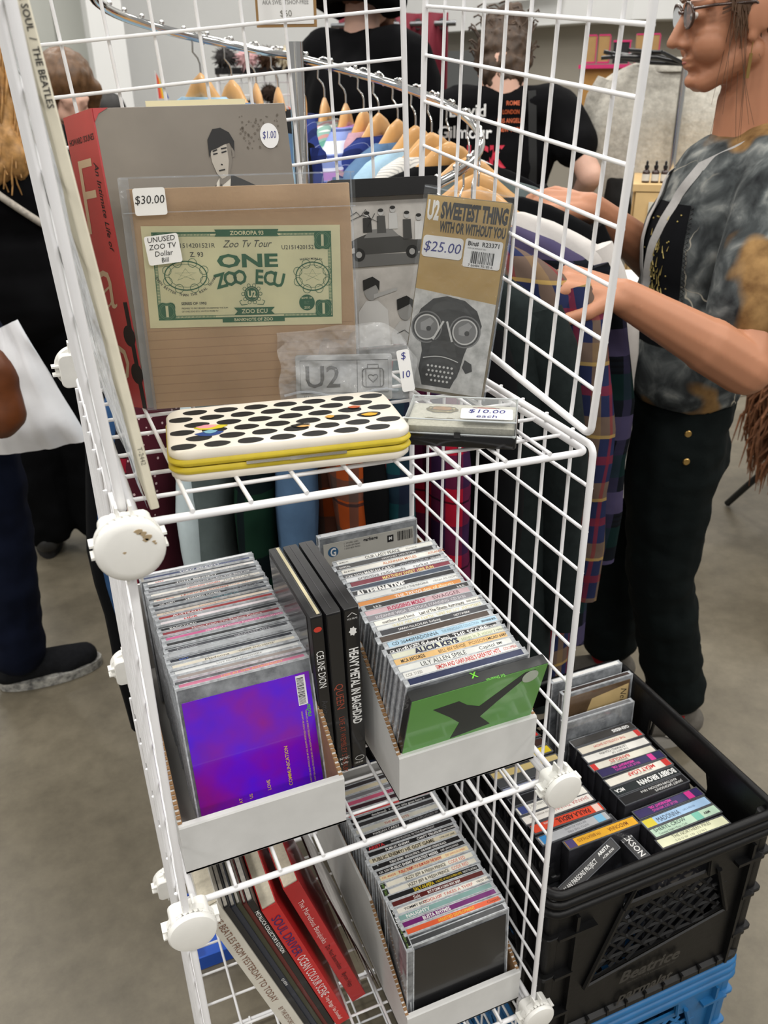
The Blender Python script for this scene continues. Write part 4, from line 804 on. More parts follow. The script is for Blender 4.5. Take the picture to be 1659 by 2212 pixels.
# ================================================================ milk crates and cassettes
blk_pl = mat('crate_black', (11, 11, 12), 0.45, var=0.35, vscale=60, bump=.05, bscale=120, spec=.3); blu_pl = mat('crate_blue', (30, 98, 150), 0.45, var=0.10, vscale=30)
CX, CY, CS, CH = .5520, .1880, .3260, .2780
def crate_wall(M, t, m, name='wall', handle=True):
    # wall in local x (along), z (up), y outwards 0..; built of plates and ribs with a handle gap and a lattice
    h2 = CS / 2; th = .0040
    w_ = MB()
    hx0, hx1, hz0, hz1 = -.058, .070, .205, .236
    def plate(x0, x1, z0, z1): w_.box(((x0 + x1) / 2, -th / 2, (z0 + z1) / 2), (x1 - x0, th, z1 - z0))
    plate(-h2 + .004, -.100, .006, CH - .004); plate(.112, h2 - .004, .006, CH - .004); plate(-.100, .112, .006, .085); plate(-.100, .112, hz1, CH - .004)
    # lattice window, slanted sides
    w_.prism([(-.100, .085), (-.062, .205), (-.100, .205)], 0, th, RX(90)); w_.prism([(.112, .120), (.112, .205), (.086, .205)], 0, th, RX(90)); w_.prism([(-.100, .085), (.112, .085), (.112, .120)], 0, th, RX(90))
    plate(-.100, hx0, hz0, hz1); plate(hx1, .112, hz0, hz1); plate(-.064, .088, .196, .206)
    wo = obj(name, w_, m, t, M)
    lat = MB()
    for k in range(9):
        x0 = -.125 + k * .026
        for sgn in (1, -1):
            pts = []
            for q in range(13):
                z = .088 + q * (.198 - .088) / 12; x = x0 + (sgn * 1.0) * (z - .143) * 1.0 + (.03)
                lo = .085 + (x + .100) * .165
                lft = -.100 + (z - .085) * .317; rgt = .112 - max(0, (z - .120)) * .306
                if lft < x < rgt and z > lo: pts.append((x, -th / 2, z))
            if len(pts) > 1: lat.tube([pts[0], pts[-1]], .0026, 4, up=(0, 1, 0))
    for z in (.115, .145, .172): lat.tube([(-.100 + (z - .085) * .317 + .002, -th / 2, z), (min(.108, -.100 + (z - .085) / .165), -th / 2, z + .0)], .0024, 4, up=(0, 1, 0))
    obj('lattice', lat, m, wo)
    rb = MB()
    for x in (-.128, .134): rb.box((x, .003, CH / 2 - .02), (.004, .010, CH - .05))
    for z, a, b in ((.205, -h2 + .01, -.100), (.205, .112, h2 - .01), (.060, -h2 + .01, -.128), (.060, .134, h2 - .01), (.135, -h2 + .01, -.128), (.135, .134, h2 - .01)): rb.box(((a + b) / 2, .004, z), (b - a, .010, .005))
    rb.tube([(-.102, .003, .083), (-.060, .003, .207)], .0035, 6); rb.tube([(.114, .003, .120), (.086, .003, .207)], .0035, 6); rb.tube([(-.102, .003, .084), (.114, .003, .120)], .0025, 6)
    rb.tube([(hx0, .003, hz0), (hx0 + .012, .003, hz1), (hx1 - .004, .003, hz1), (hx1, .003, hz0)], .003, 6)
    obj('rib', rb, m, wo)
    return wo
def crate(z, m, label, name, letters=None):
    t = thing('milk_crate', label, 'crate', T(CX, CY, z))
    h2 = CS / 2; walls = []
    for k in range(4):
        M = RZ(k * 90) @ T(0, -h2, 0) @ Matrix.Scale(-1, 4, (0, 1, 0)) if False else RZ(k * 90) @ T(0, -h2, 0) @ RZ(180) @ Matrix.Scale(-1, 4, (1, 0, 0))
        walls.append(crate_wall(M, t, m))
    for zz_, gr in ((CH - .004, .0), (CH - .018, .001), (CH - .032, .002)):
        obj('rim', autosmooth(MB().tube([(x, y, zz_) for x, y in rrect(-h2 - .002 - gr, h2 + .002 + gr, -h2 - .002 - gr, h2 + .002 + gr, .018, 5)], .0058, 8, closed=True).mesh(), 60), m, t)
    obj('base_rim', MB().tube([(x, y, .008) for x, y in rrect(-h2 + .001, h2 - .001, -h2 + .001, h2 - .001, .016, 5)], .008, 6, closed=True), m, t)
    for k in range(9): obj('notch', MB().box((-.12 + k * .03, -h2 - .004, .012), (.003, .006, .012)), m, t)
    for sx in (-1, 1):
        for sy in (-1, 1):
            obj('corner_post', MB().slab(sx * (h2 - .008) - .009, sx * (h2 - .008) + .009, sy * (h2 - .008) - .009, sy * (h2 - .008) + .009, .004, CH - .01, .006, .001), m, t)
            for z2 in (.060, .135, .205): obj('corner_step', MB().slab(sx * (h2 - .004) - .010, sx * (h2 - .004) + .010, sy * (h2 - .004) - .010, sy * (h2 - .004) + .010, z2 - .003, z2 + .003, .006, .001), m, t)
    gridb = MB()
    for k in range(-4, 5): gridb.box((k * .036, 0, .012), (.006, CS - .02, .006)); gridb.box((0, k * .036, .012), (CS - .02, .006, .006))
    obj('base_grid', gridb, m, t)
    if letters:
        for s, h, x, zz_, b in letters:
            mb = text_mb(s, h, .13, b, .25, 'C'); o = obj('embossed_lettering', mb, mat('crate_gloss', (30, 30, 32), .25), walls[0], Matrix(((1, 0, 0, x), (0, 0, -1, 0), (0, 1, 0, zz_), (0, 0, 0, 1))))
            o.matrix_parent_inverse = Matrix()
            o.parent = t; o.matrix_local = T(x, -h2 - .0045, zz_) @ RX(90)
    return t
crate(.0, blu_pl, 'blue plastic milk crate under the black one', 'blue')
crate(CH + .004, blk_pl, 'black plastic milk crate full of cassettes beside the rack', 'black', [('Beatrice', .020, .000, .062, .03), ('PROPERTY OF & COPYRIGHTED BY', .0034, .004, .054, .0), ('parmalat', .017, -.002, .022, .03)])
CASS = autosmooth(MB().slab(-.0545, .0545, -.0082, .0082, 0, .0700, .0010, .0005, n=2).mesh('cassette_case'), 30)
CRIM = MB().box((0, -.0078, .0697), (.109, .0010, .0014)).box((0, .0078, .0697), (.109, .0010, .0014)).box((-.0538, 0, .0697), (.0014, .0160, .0014)).box((.0538, 0, .0697), (.0014, .0160, .0014)).mesh('clear_rim')
CSP = MB().box((0, 0, .0698), (.1050, .0130, .0010)).mesh('spine_label')
cas_k = mat('cassette_case', (46, 46, 50), 0.12, coat=.5, var=.3, vscale=40)
def cassette(M, base, texts, label, up=False, ends=(), grp='cassettes in the crate'):
    c = obj('cassette_case', CASS, cas_k); c.matrix_world = M; tag(c, label, 'cassette', grp)
    obj('clear_rim', CRIM, mat('cassette_edge', (96, 98, 102), .1, coat=.5), c)
    s_ = obj('spine_label', CSP, mat('spine_%02x%02x%02x' % tuple(base), base, 0.38, coat=.15, var=.10, vscale=40), c)
    TM = T(0, 0, .0704) @ (RZ(180) if up else Matrix())
    for (s, x, y, h, colr, bold, mw) in texts: letter(s_, s, h, ink(colr), TM @ T(x, y, 0), mw, bold)
    for x0, x1, colr in ends: obj('end_panel', MB().box(((x0 + x1) / 2, 0, .0001), (x1 - x0, .0130, .0002)), ink(colr), s_, T(0, 0, .0703))
    return c
CT_Z = -.6200 - .0700 + Z0
RC = [ # from the front
 ((222, 224, 190), 'pale yellow', [('THE NORTHERN PIKES', -.030, .0010, .0050, (60, 60, 40), .0, .06), ('S N O W   I N   J U N E', -.030, -.0050, .0034, (110, 110, 90), 0, .05)], False, ()),
 ((186, 214, 190), 'pale green', [('SHERYL CROW', -.048, .0004, .0056, (20, 50, 50), .01, .05), ('Tuesday Night Music Club', -.046, -.0054, .0034, (40, 60, 60), 0, .045), ('A&M', .030, -.002, .004, K_, .03, .01)], False, ((.014, .026, (120, 190, 170)),)),
 ((158, 190, 222), 'light blue', [('MADONNA', -.032, -.0042, .0078, (30, 34, 50), .0, .036), ('LIKE A PRAYER', .010, -.002, .003, (90, 110, 140), 0, .02)], False, ((-.052, -.036, (214, 196, 60)),)),
 ((52, 44, 92), 'deep violet', [('BLUE SKY MINING', -.012, .0006, .0040, (196, 70, 160), .01, .04), ('MIDNIGHT OIL', -.006, -.0052, .0042, (214, 60, 160), .03, .036)], True, ((.030, .040, (206, 50, 140)),)),
 ((26, 26, 28), 'black', [("JANET JACKSON'S", -.046, .0008, .0040, W_, 0, .05), ('RHYTHM NATION 1814', -.040, -.0052, .0040, W_, 0, .06)], True, ()),
 ((30, 38, 40), 'black-green', [('BOBBY BROWN', -.050, -.0044, .0090, W_, .03, .062), ('MCA', .036, -.003, .006, W_, .03, .014)], True, ()),
 ((224, 220, 208), 'cream-white', [('BAT OUT OF HELL', -.020, .0012, .0028, K_, 0, .03), ('MEAT LOAF', -.028, -.0050, .0064, (196, 44, 40), .03, .045)], True, ((.042, .052, (200, 50, 46)),)),
 ((46, 40, 84), 'dark violet', [('BLUE SKY MINING', -.012, .0006, .0040, (196, 70, 160), .01, .04), ('MIDNIGHT OIL', -.006, -.0052, .0042, (214, 60, 160), .03, .036)], True, ((.030, .038, (206, 50, 140)),)),
 ((220, 216, 202), 'cream', [('DIFFERENT LIGHT', -.006, .0010, .0032, K_, .0, .03), ('BANGLES', -.012, -.0048, .0056, (190, 50, 46), .02, .036)], True, ((-.052, -.044, (200, 50, 46)),)),
 ((226, 224, 218), 'white', [('THE BEST OF', -.018, .0012, .0034, K_, 0, .03), ('LEONARD COHEN', -.018, -.0048, .0042, K_, .01, .045)], True, ()),
 ((218, 210, 194), 'off-white', [('THE COSTELLO SHOW', -.026, -.0030, .0048, (190, 60, 50), .01, .055)], True, ((.044, .052, (200, 50, 46)),)),
 ((52, 50, 48), 'dark brown', [('GENESIS', -.046, -.0030, .0056, W_, .03, .034)], True, ())]
yy = .0660
for i, (c, wd, t_, up, ends) in enumerate(RC):
    if i == 4: yy += .006
    cassette(T(.6345 + random.uniform(-.002, .002) - (.004 if 3 < i < 9 else 0), yy, CT_Z + random.uniform(-.002, .002) + (.004 if 3 < i < 8 else 0)) @ RZ(random.uniform(-1, 1)) @ RX(-3), c, t_, f'cassette with {wd} spine, {ORD[i] if i else "first"} from the front in the crate\'s right row', up, ends)
    yy += .0172
LC = [((176, 178, 182), 'silver', [('INTO THE FIRE', -.020, .0010, .0034, (110, 110, 116), .0, .045), ('BRYAN ADAMS', -.020, -.0048, .0034, (110, 110, 116), 0, .045)], ((-.050, -.040, (50, 130, 190)), (.034, .046, (120, 180, 214)))),
 ((214, 74, 48), 'red-orange', [('PAULA ABDUL', -.034, -.0040, .0080, (40, 16, 14), .02, .05), ('FOREVER YOUR GIRL', .020, -.0046, .0030, W_, .0, .014)], ((.040, .050, (230, 200, 190)),)),
 ((226, 222, 216), 'white with red lettering', [('SHANIA TWAIN', -.048, -.0034, .0058, (176, 60, 60), .0, .052), ('The woman in me', .012, -.0034, .0040, (120, 110, 106), 0, .03)], ()),
 ((224, 222, 214), 'cream with blue mark', [('INXS', -.020, -.0044, .0080, K_, .0, .03), ('Listen Like Thieves', .012, -.004, .0050, (110, 110, 106), 0, .034)], ((-.050, -.036, (50, 64, 120)),)),
 ((30, 30, 32), 'black', [('XTC', -.040, -.0040, .0070, W_, .02, .03)], ()), ((150, 156, 180), 'pale lavender', [('VERDI', -.010, -.003, .005, (30, 34, 60), .01, .04)], ()), ((70, 72, 74), 'grey clear', [], ()), ((196, 176, 120), 'straw', [], ()), ((214, 188, 40), 'bright yellow', [], ()), ((60, 40, 36), 'brown', [], ()), ((196, 56, 50), 'scarlet', [], ()), ((206, 200, 176), 'bone', [], ())]
yy = .1290
for i, (c, wd, t_, ends) in enumerate(LC):
    cassette(T(.4950 + random.uniform(-.002, .002), yy, CT_Z + random.uniform(-.003, .002)) @ RZ(random.uniform(-1.5, 1.5)) @ RX(-4), c, t_, f'cassette with {wd} spine, {ORD[i + 1]} from the front in the crate\'s left row', True, ends); yy += .0174
cassette(T(.5230, .1080, CT_Z + .001) @ RZ(0) @ RX(-4), (226, 168, 40), [('MADONNA', -.040, -.003, .0062, (120, 60, 20), .01, .03), ("I'M BREATHLESS", .002, -.003, .0050, (120, 60, 20), 0, .034)], 'cassette with amber spine at the front of the crate\'s left row', True, ((-.052, -.040, (70, 60, 110)),))
cassette(T(.4760, .0980, CT_Z + .016) @ RZ(13) @ RY(-16) @ RX(24), (28, 28, 30), [('THE ALAN PARSONS PROJECT', -.046, -.0020, .0054, W_, .01, .066), ('ARISTA', .026, .0012, .0040, W_, .02, .022), ('ACB6-8290', .028, -.0045, .0028, W_, 0, .02)], 'cassette with black spine lying tilted in the near crate corner')
cassette(T(.5660, .0900, CT_Z - .012) @ RZ(-86) @ RX(8), (36, 36, 38), [('JACKSON', -.030, -.0030, .0078, W_, .01, .06)], 'cassette with black spine turned sideways between the crate rows')
for nm, x, y, lab, c, covc in (('a', .6420, .3260, 'CD case with white spine at the back of the crate', (228, 228, 226), None), ('b', .6480, .3060, 'CD case with brown cover at the back of the crate', (60, 50, 46), (96, 76, 56)), ('c', .6380, .2830, 'empty clear CD case behind the crate cassettes', (110, 112, 116), None)):
    c_ = cd(T(x, y, -.560 - .142 + (.006 if nm == 'a' else (-.002 if nm == 'b' else -.034)) + Z0) @ RX(-2), c, [tx('- --', -.01, .003, R_, 0)] if nm == 'a' else [], lab, 'CDs in the crate')
    if covc:
        cv = obj('cover', MB().box((0, .0680, .0003), (.1160, .1330, .0006)), mat('sepia_cover', covc, .35, var=.35, vscale=20, coat=.4), c_, FM)
        obj('print_shape', MB().prism([(-.030, .010), (.056, .010), (.056, .128), (-.010, .120), (-.024, .080)], .0007, .0008), mat('parchment', (196, 170, 120), .5, var=.12, vscale=24), cv)
        letter(cv, 'Nellyville', .0110, black, T(.0420, .1220, .0010) @ RZ(-90), .070, -.005, .35)
# lower layer that carries the visible cassettes
k = 0
for xx in (.4760, .6150):
    for r in range(14):
        for lv in (0,):
            cassette(T(xx, .0560 + r * .0190, CT_Z - .086 - lv * .072), [(90, 90, 94), (60, 62, 66), (150, 146, 136)][k % 3], [], 'cassette in the lower layers of the black crate', grp='cassettes in the lower layers of the crate'); k += 1
ll = thing('cassette_case', 'blue cassette seen through the front handle gap of the crate', 'cassette', T(.6380, .0480, CT_Z - .0150) @ RX(-12))
obj('case', CASS, cas_k, ll); obj('spine_label', CSP, mat('spine_blue_small', (90, 120, 190), .3), ll); letter(ll, 'VICTIME', .006, white_ink, T(-.03, -.003, .0705), .05, .02)
# blue strip on the bottom shelf
bs = thing('blue_tray', 'bright blue shallow plastic tray on the floor behind the rack', 'tray', T(.020, .500, .001))
obj('floor_panel', MB().slab(0, .10, 0, .14, 0, .003, .004, .0005), mat('tray_blue', (36, 88, 190), .4), bs)
for x0, x1, y0, y1 in ((0, .10, 0, .003), (0, .10, .137, .14), (0, .003, .003, .137), (.097, .10, .003, .137)): obj('lip', MB().slab(x0, x1, y0, y1, .003, .03, .0008, .0003, n=1), mat('tray_blue', (36, 88, 190)), bs)
# ================================================================ spiral clothes rack with hangers and shirts
chrome = mat('chrome', (214, 214, 212), 0.10, metal=1.0); wood = mat('hanger_wood', (206, 158, 98), 0.38, var=0.16, vscale=14, coat=.2)
AX = math.radians(17.43); CEN = Vector((.437, .971, 0)); RR = .300
rv = Vector((math.cos(AX), -math.sin(AX), 0)); fv = Vector((math.sin(AX), math.cos(AX), 0))
ZK = [(-230, -.10), (-150, .000), (-90, .060), (-60, .093), (-30, .128), (0, .165), (52, .235), (90, .284), (120, .311), (150, .336), (180, .358), (230, .40)]
def rail_z(th):
    for (a, za), (b, zb) in zip(ZK, ZK[1:]):
        if a <= th <= b: return za + (zb - za) * (th - a) / (b - a)
def rail(th):
    t = math.radians(th); p = CEN + RR * (math.cos(t) * rv + math.sin(t) * fv); return Vector((p.x, p.y, rail_z(th) + Z0))
sr = thing('spiral_clothes_rack', 'chrome spiral clothes rack on a centre post behind the wire rack', 'clothes rack', T(CEN.x, CEN.y, 0))
inv = sr.matrix_world.inverted() if False else T(-CEN.x, -CEN.y, 0)
obj('rail', MB().tube([inv @ rail(th) for th in range(-228, 230, 4)], .0075, 12), chrome, sr, smooth=60)
obj('post', MB().tube([(0, 0, .02), (0, 0, .8), (0, 0, .30 + Z0)], .0125, 16), chrome, sr, smooth=60)
obj('base_plate', MB().lathe([(.001, 0), (.28, 0), (.28, .008), (.05, .022), (.02, .03), (.001, .03)], 40), chrome, sr, smooth=40)
for th in (-225, -110, 226): obj('spoke', MB().tube([inv @ rail(th), (0, 0, rail_z(th) + Z0)], .005, 8), chrome, sr, smooth=60)
for th in range(-220, 222, 9):
    q = inv @ rail(th); obj('stop_ball', MB().ell((q.x, q.y, q.z + .0105), (.0042, .0042, .0042), nu=8, nv=6), chrome, sr, smooth=60)
# price sign on the post
sg_ = thing('price_sign', 'framed white price sign reading $60 on the spiral rack post', 'sign', T(CEN.x - .022, CEN.y - .035, .318 + Z0) @ RZ(-22) @ RX(0))
obj('sign_frame', MB().slab(-.046, .046, -.006, .002, .0, .112, .001, .0005, n=1), mat('sign_oak', (150, 116, 70), .5), sg_)
sc = obj('sign_card', MB().box((0, -.0066, .056), (.084, .001, .104)), mat('sign_paper', (228, 228, 226), .6), sg_)
letter(sc, 'AKA SWEATSHOP-FREE', .0058, ink((120, 120, 118)), T(0, -.0074, .030) @ RX(90), .070, 0, 0, 'C'); letter(sc, '$60', .0085, ink((110, 108, 100)), T(0, -.0074, .014) @ RX(90), None, 0, 0, 'C')
# ---- hanger mesh: x along the shoulders, hook up
def hanger_mesh():
    pts = []; rr = []
    for k in range(-10, 11):
        a = k / 10; x = .215 * a; z = -.080 - .033 * (1 - math.exp(-(a / .22) ** 2)) - .052 * abs(a) ** 1.5 - .010 * abs(a); pts.append((x, .010 * abs(a) ** 2, z)); rr.append(.0215 - .009 * abs(a) - (.003 if abs(a) > .95 else 0))
    return autosmooth(MB().tube(pts, rr, 12, flat=.32, up=(0, 0, 1)).mesh('wooden_hanger'), 60)
HAN = hanger_mesh()
hk = [(0, 0, -.075), (0, 0, -.045), (0, .003, -.036), (0, .012, -.026)]
for k in range(0, 9): a = math.radians(-30 + k * 30); hk.append((0, .0125 * math.cos(a), -.0040 + .0135 * math.sin(a) - .0005))
HOOK = autosmooth(MB().tube(hk, .0017, 7).mesh('hook'), 60); TIP = autosmooth(MB().ell(hk[-1], (.0034, .0034, .0034), nu=8, nv=6).mesh('hook_tip'), 60)
# ---- shirt meshes
def shirt_meshes(seed, L=.70, wid=.235, thick=.040, slv=.50, bulge=1.0):
    rnd = random.Random(seed); ph = [rnd.uniform(0, 6.28) for _ in range(6)]
    rows, cols = 26, 36; m = MB()
    for j in range(rows + 1):
        v = j / rows; z = -.100 - L * (v ** 1.15)
        d = L * v ** 1.15
        if d < .058: hw = .075 + (.216 - .075) * (d / .058) ** .75
        else: hw = .216 + (wid - .216) * min(1, (d - .058) / .2)
        th = (.020 + thick * min(1, d / .16)) * (1 - .25 * max(0, v - .6))
        for i in range(cols):
            a = 2 * PI * i / cols; ca, sa = math.cos(a), math.sin(a)
            x = hw * (abs(ca) ** .75) * (1 if ca > 0 else -1); y = th * (abs(sa) ** .8) * (1 if sa > 0 else -1)
            fo = bulge * .013 * min(1, d / .2) * (math.sin(5 * ca * 2.2 + ph[0] + v * 1.5) + .7 * math.sin(11 * ca + ph[1] - v * 2) * (1 if sa > 0 else .6)); y += fo
            m.v.append((x + .006 * math.sin(v * 5 + ph[2]), y, z + .012 * math.sin(3 * a + ph[3]) * v ** 4))
    for j in range(rows):
        for i in range(cols): m.f.append((j * cols + i, j * cols + (i + 1) % cols, (j + 1) * cols + (i + 1) % cols, (j + 1) * cols + i))
    m.f.append(tuple(range(cols))); m.f.append(tuple(range(rows * cols + cols - 1, rows * cols - 1, -1)))
    body = autosmooth(m.mesh('shirt_body'), 80)
    sl = []
    for s in (-1, 1):
        pts = []; rr = []
        for k in range(11):
            q = k / 10; pts.append((s * (.186 + .052 * math.sin(min(1, q * 2.2) * PI / 2) + .016 * q), .016 * math.sin(q * 3 + ph[4] + s) * q + .006 * s, -.160 - slv * q)); rr.append((.050 - .016 * q) * (1 + .07 * math.sin(q * 17 + ph[5])))
        rr[0] = .040
        sl.append(autosmooth(MB().tube(pts, rr, 14, flat=.62, up=(1, 0, 0)).mesh('sleeve'), 70))
    c = MB(); n = 20
    for j, (rx, ry, z) in enumerate(((.074, .030, -.124), (.066, .032, -.100), (.074, .044, -.112), (.082, .050, -.138))):
        for i in range(n):
            a = 2 * PI * i / n; dz = -.030 * max(0, math.sin(a)) * (1 if j > 1 else .6); c.v.append((rx * math.cos(a), ry * math.sin(a), z + dz))
    for j in range(3):
        for i in range(n): c.f.append((j * n + i, j * n + (i + 1) % n, (j + 1) * n + (i + 1) % n, (j + 1) * n + i))
    return body, sl, autosmooth(c.mesh('collar'), 60)
VAR = [shirt_meshes(s, *a) for s, a in ((1, (.70, .235, .040, .50)), (2, (.66, .225, .045, .48)), (3, (.76, .245, .038, .52)), (4, (.60, .22, .034, .44)))]
P_ = plaid
FAB = {
 'navy_plaid': P_('navy_plaid', (36, 42, 72), [(0, 9, .1, .26, (128, 104, 70), .5), (2, 9, .3, .26, (128, 104, 70), .5), (0, 9, .55, .13, (120, 36, 44), .6), (2, 9, .75, .13, (120, 36, 44), .6), (2, 9, .35, .05, (180, 150, 80), .6)]),
 'purple_tartan': P_('purple_tartan', (16, 20, 26), [(2, 7, .0, .30, (84, 76, 108), .6), (2, 7, .06, .03, (12, 14, 18), .9), (2, 7, .13, .03, (12, 14, 18), .9), (2, 7, .2, .03, (12, 14, 18), .9), (0, 7, .3, .25, (62, 58, 88), .4), (2, 7, .5, .3, (10, 44, 40), .5)]),
 'red_plaid': P_('red_plaid', (160, 24, 46), [(0, 10, .1, .45, (26, 28, 60), .75), (2, 10, .2, .45, (26, 28, 60), .75), (0, 10, .3, .03, (10, 10, 20), .8), (2, 10, .42, .03, (10, 10, 20), .8)]),
 'orange_plaid': P_('orange_plaid', (160, 72, 30), [(0, 14, .1, .4, (70, 66, 62), .7), (2, 14, .2, .4, (70, 66, 62), .7), (2, 14, .3, .06, (40, 40, 44), .8)]),
 'mint_plaid': P_('mint_plaid', (206, 212, 206), [(0, 16, .1, .35, (70, 140, 124), .7), (2, 16, .2, .35, (70, 140, 124), .7), (0, 16, .6, .2, (206, 120, 120), .7), (2, 16, .7, .12, (40, 50, 60), .7)]),
 'blue_stripe': P_('blue_stripe', (206, 210, 230), [(2, 26, .1, .5, (96, 120, 186), .8), (2, 13, .3, .18, (150, 80, 170), .8), (2, 26, .75, .1, (40, 52, 110), .8)]),
 'teal_plaid': P_('teal_plaid', (20, 60, 66), [(0, 10, .1, .4, (24, 26, 44), .7), (2, 10, .2, .4, (24, 26, 44), .7), (0, 10, .6, .06, (150, 40, 50), .7)]),
 'black_red_check': P_('black_red_check', (20, 18, 22), [(0, 9, .1, .16, (140, 26, 46), .8), (2, 9, .2, .16, (140, 26, 46), .8), (0, 9, .18, .03, (220, 180, 170), .6)]),
 'indigo_check': P_('indigo_check', (36, 50, 108), [(0, 12, .1, .3, (22, 30, 70), .8), (2, 12, .2, .3, (22, 30, 70), .8), (0, 12, .5, .03, (150, 160, 190), .5)]),
 'white_stripe': P_('white_stripe', (214, 212, 206), [(0, 90, 0, .35, (150, 150, 150), .7)]),
 'green_check': P_('green_check', (20, 46, 34), [(0, 8, .2, .3, (14, 18, 26), .8), (2, 8, .2, .3, (14, 18, 26), .8)]),
 'denim_light': mat('denim_light', (152, 182, 202), .9, var=.12, vscale=30, bump=.2, bscale=18), 'denim_pale': mat('denim_pale', (186, 200, 204), .9, var=.12, vscale=14, bump=.25, bscale=16), 'denim_mid': mat('denim_mid', (84, 112, 144), .9, var=.15, vscale=20, bump=.2, bscale=18),
 'denim_deep': mat('denim_deep', (44, 74, 112), .9, var=.2, vscale=16, bump=.2, bscale=14), 'mauve': mat('mauve_cord', (176, 140, 152), .95, var=.1, vscale=120), 'charcoal': mat('charcoal_cord', (30, 36, 36), .95, var=.2, vscale=60, bump=.3, bscale=20),
 'maroon_dot': mat('maroon_dot', (70, 26, 36), .95, var=.15, vscale=30), 'black_cloth': mat('black_cloth', (10, 11, 13), .95, var=.15, vscale=20, bump=.3, bscale=12), 'grey_wash': mat('grey_wash', (84, 94, 94), .95, var=.25, vscale=16, bump=.25, bscale=14), 'white_twill': mat('white_twill', (198, 194, 190), .9, var=.06, vscale=20, bump=.15, bscale=30)}
# woven dots for the maroon shirt
nt = FAB['maroon_dot'].node_tree; vo = nt.nodes.new('ShaderNodeTexVoronoi'); vo.inputs['Scale'].default_value = 95; vo.inputs['Randomness'].default_value = .1
tcn = [n for n in nt.nodes if n.type == 'TEX_COORD'][0]; nt.links.new(tcn.outputs['Object'], vo.inputs['Vector']); lt = nt.nodes.new('ShaderNodeMath'); lt.operation = 'LESS_THAN'; lt.inputs[1].default_value = .17; nt.links.new(vo.outputs['Distance'], lt.inputs[0])
mx = nt.nodes.new('ShaderNodeMixRGB'); nt.links.new(lt.outputs[0], mx.inputs[0]); rmp = [n for n in nt.nodes if n.type == 'VALTORGB'][0]; nt.links.new(rmp.outputs[0], mx.inputs[1]); mx.inputs[2].default_value = (*lin((196, 170, 170)), 1); nt.links.new(mx.outputs[0], nt.nodes['Principled BSDF'].inputs['Base Color'])
RACK = [  # angle, fabric, variant, description
 (126, 'denim_light', 1, 'light blue denim shirt at the high end of the spiral'), (114, 'denim_mid', 0, 'mid blue shirt under the high rail'), (105, 'denim_light', 3, 'pale blue chambray shirt'), (97, 'black_cloth', 1, 'black shirt by the centre post'), (88, 'indigo_check', 1, 'dark indigo shirt behind the post'),
 (80, 'mint_plaid', 1, 'mint and pink plaid shirt right of the post'), (72, 'blue_stripe', 0, 'blue and purple striped shirt'), (65, 'mauve', 1, 'mauve corduroy shirt'), (59, 'indigo_check', 0, 'indigo check shirt'), (51, 'denim_mid', 3, 'faded blue shirt'), (43, 'denim_light', 0, 'sky blue denim shirt'), (35, 'white_stripe', 1, 'white pinstriped shirt'), (25, 'black_cloth', 1, 'black shirt on the right of the spiral'), (10, 'grey_wash', 1, 'grey shirt below the bend of the rail'), (-5, 'black_cloth', 3, 'short black shirt on the right'),
 (-17, 'white_twill', 3, 'white twill shirt by the reaching hands'), (-27, 'purple_tartan', 2, 'black and purple tartan shirt'), (-37, 'navy_plaid', 2, 'navy, red and tan plaid flannel shirt'), (-50, 'charcoal', 2, 'charcoal corduroy shirt'), (-61, 'black_cloth', 2, 'black shirt behind the right grid'), (-71, 'red_plaid', 0, 'red and navy plaid shirt'), (-79, 'teal_plaid', 1, 'dark teal plaid shirt on the near side'), (-84, 'black_cloth', 0, 'black shirt beside the orange plaid'), (-89, 'orange_plaid', 1, 'orange and grey plaid shirt'), (-95, 'denim_mid', 0, 'washed blue denim shirt on the near side'),
 (-100, 'green_check', 0, 'dark green checked shirt'), (-105, 'grey_wash', 1, 'grey washed shirt'), (-110, 'denim_pale', 0, 'very pale denim shirt on the near side'), (-114.5, 'maroon_dot', 1, 'maroon dotted shirt'), (-117, 'black_red_check', 1, 'black and red checked shirt'), (-122.5, 'black_cloth', 2, 'black shirt at the low end of the spiral'), (-119.7, 'denim_deep', 2, 'deep blue denim shirt near the low end')]
slot = lambda o, m: None
for th, fab, vi, desc in RACK:
    p = rail(th); t = math.radians(th); d = math.cos(t) * rv + math.sin(t) * fv
    ang = math.degrees(math.atan2(d.y, d.x)) + random.uniform(-5, 5)
    M = T(p.x, p.y, p.z + .0030) @ RZ(ang)
    h = obj('wooden_hanger', HAN, wood); h.matrix_world = M; tag(h, f'wooden hanger carrying the {desc}', 'hanger', 'wooden hangers on the spiral rack')
    obj('hook', HOOK, chrome, h); obj('hook_tip', TIP, chrome, h)
    body, sl, col = VAR[vi]; fm = FAB[fab]
    s = thing('shirt', f'{desc}, hanging from the spiral rack', 'shirt', M @ RX(random.uniform(-1.5, 1.5)), 'shirts on the spiral rack')
    obj('shirt_body', body, fm, s)
    for q in sl: obj('sleeve', q, fm, s)
    obj('collar', col, fm, s)
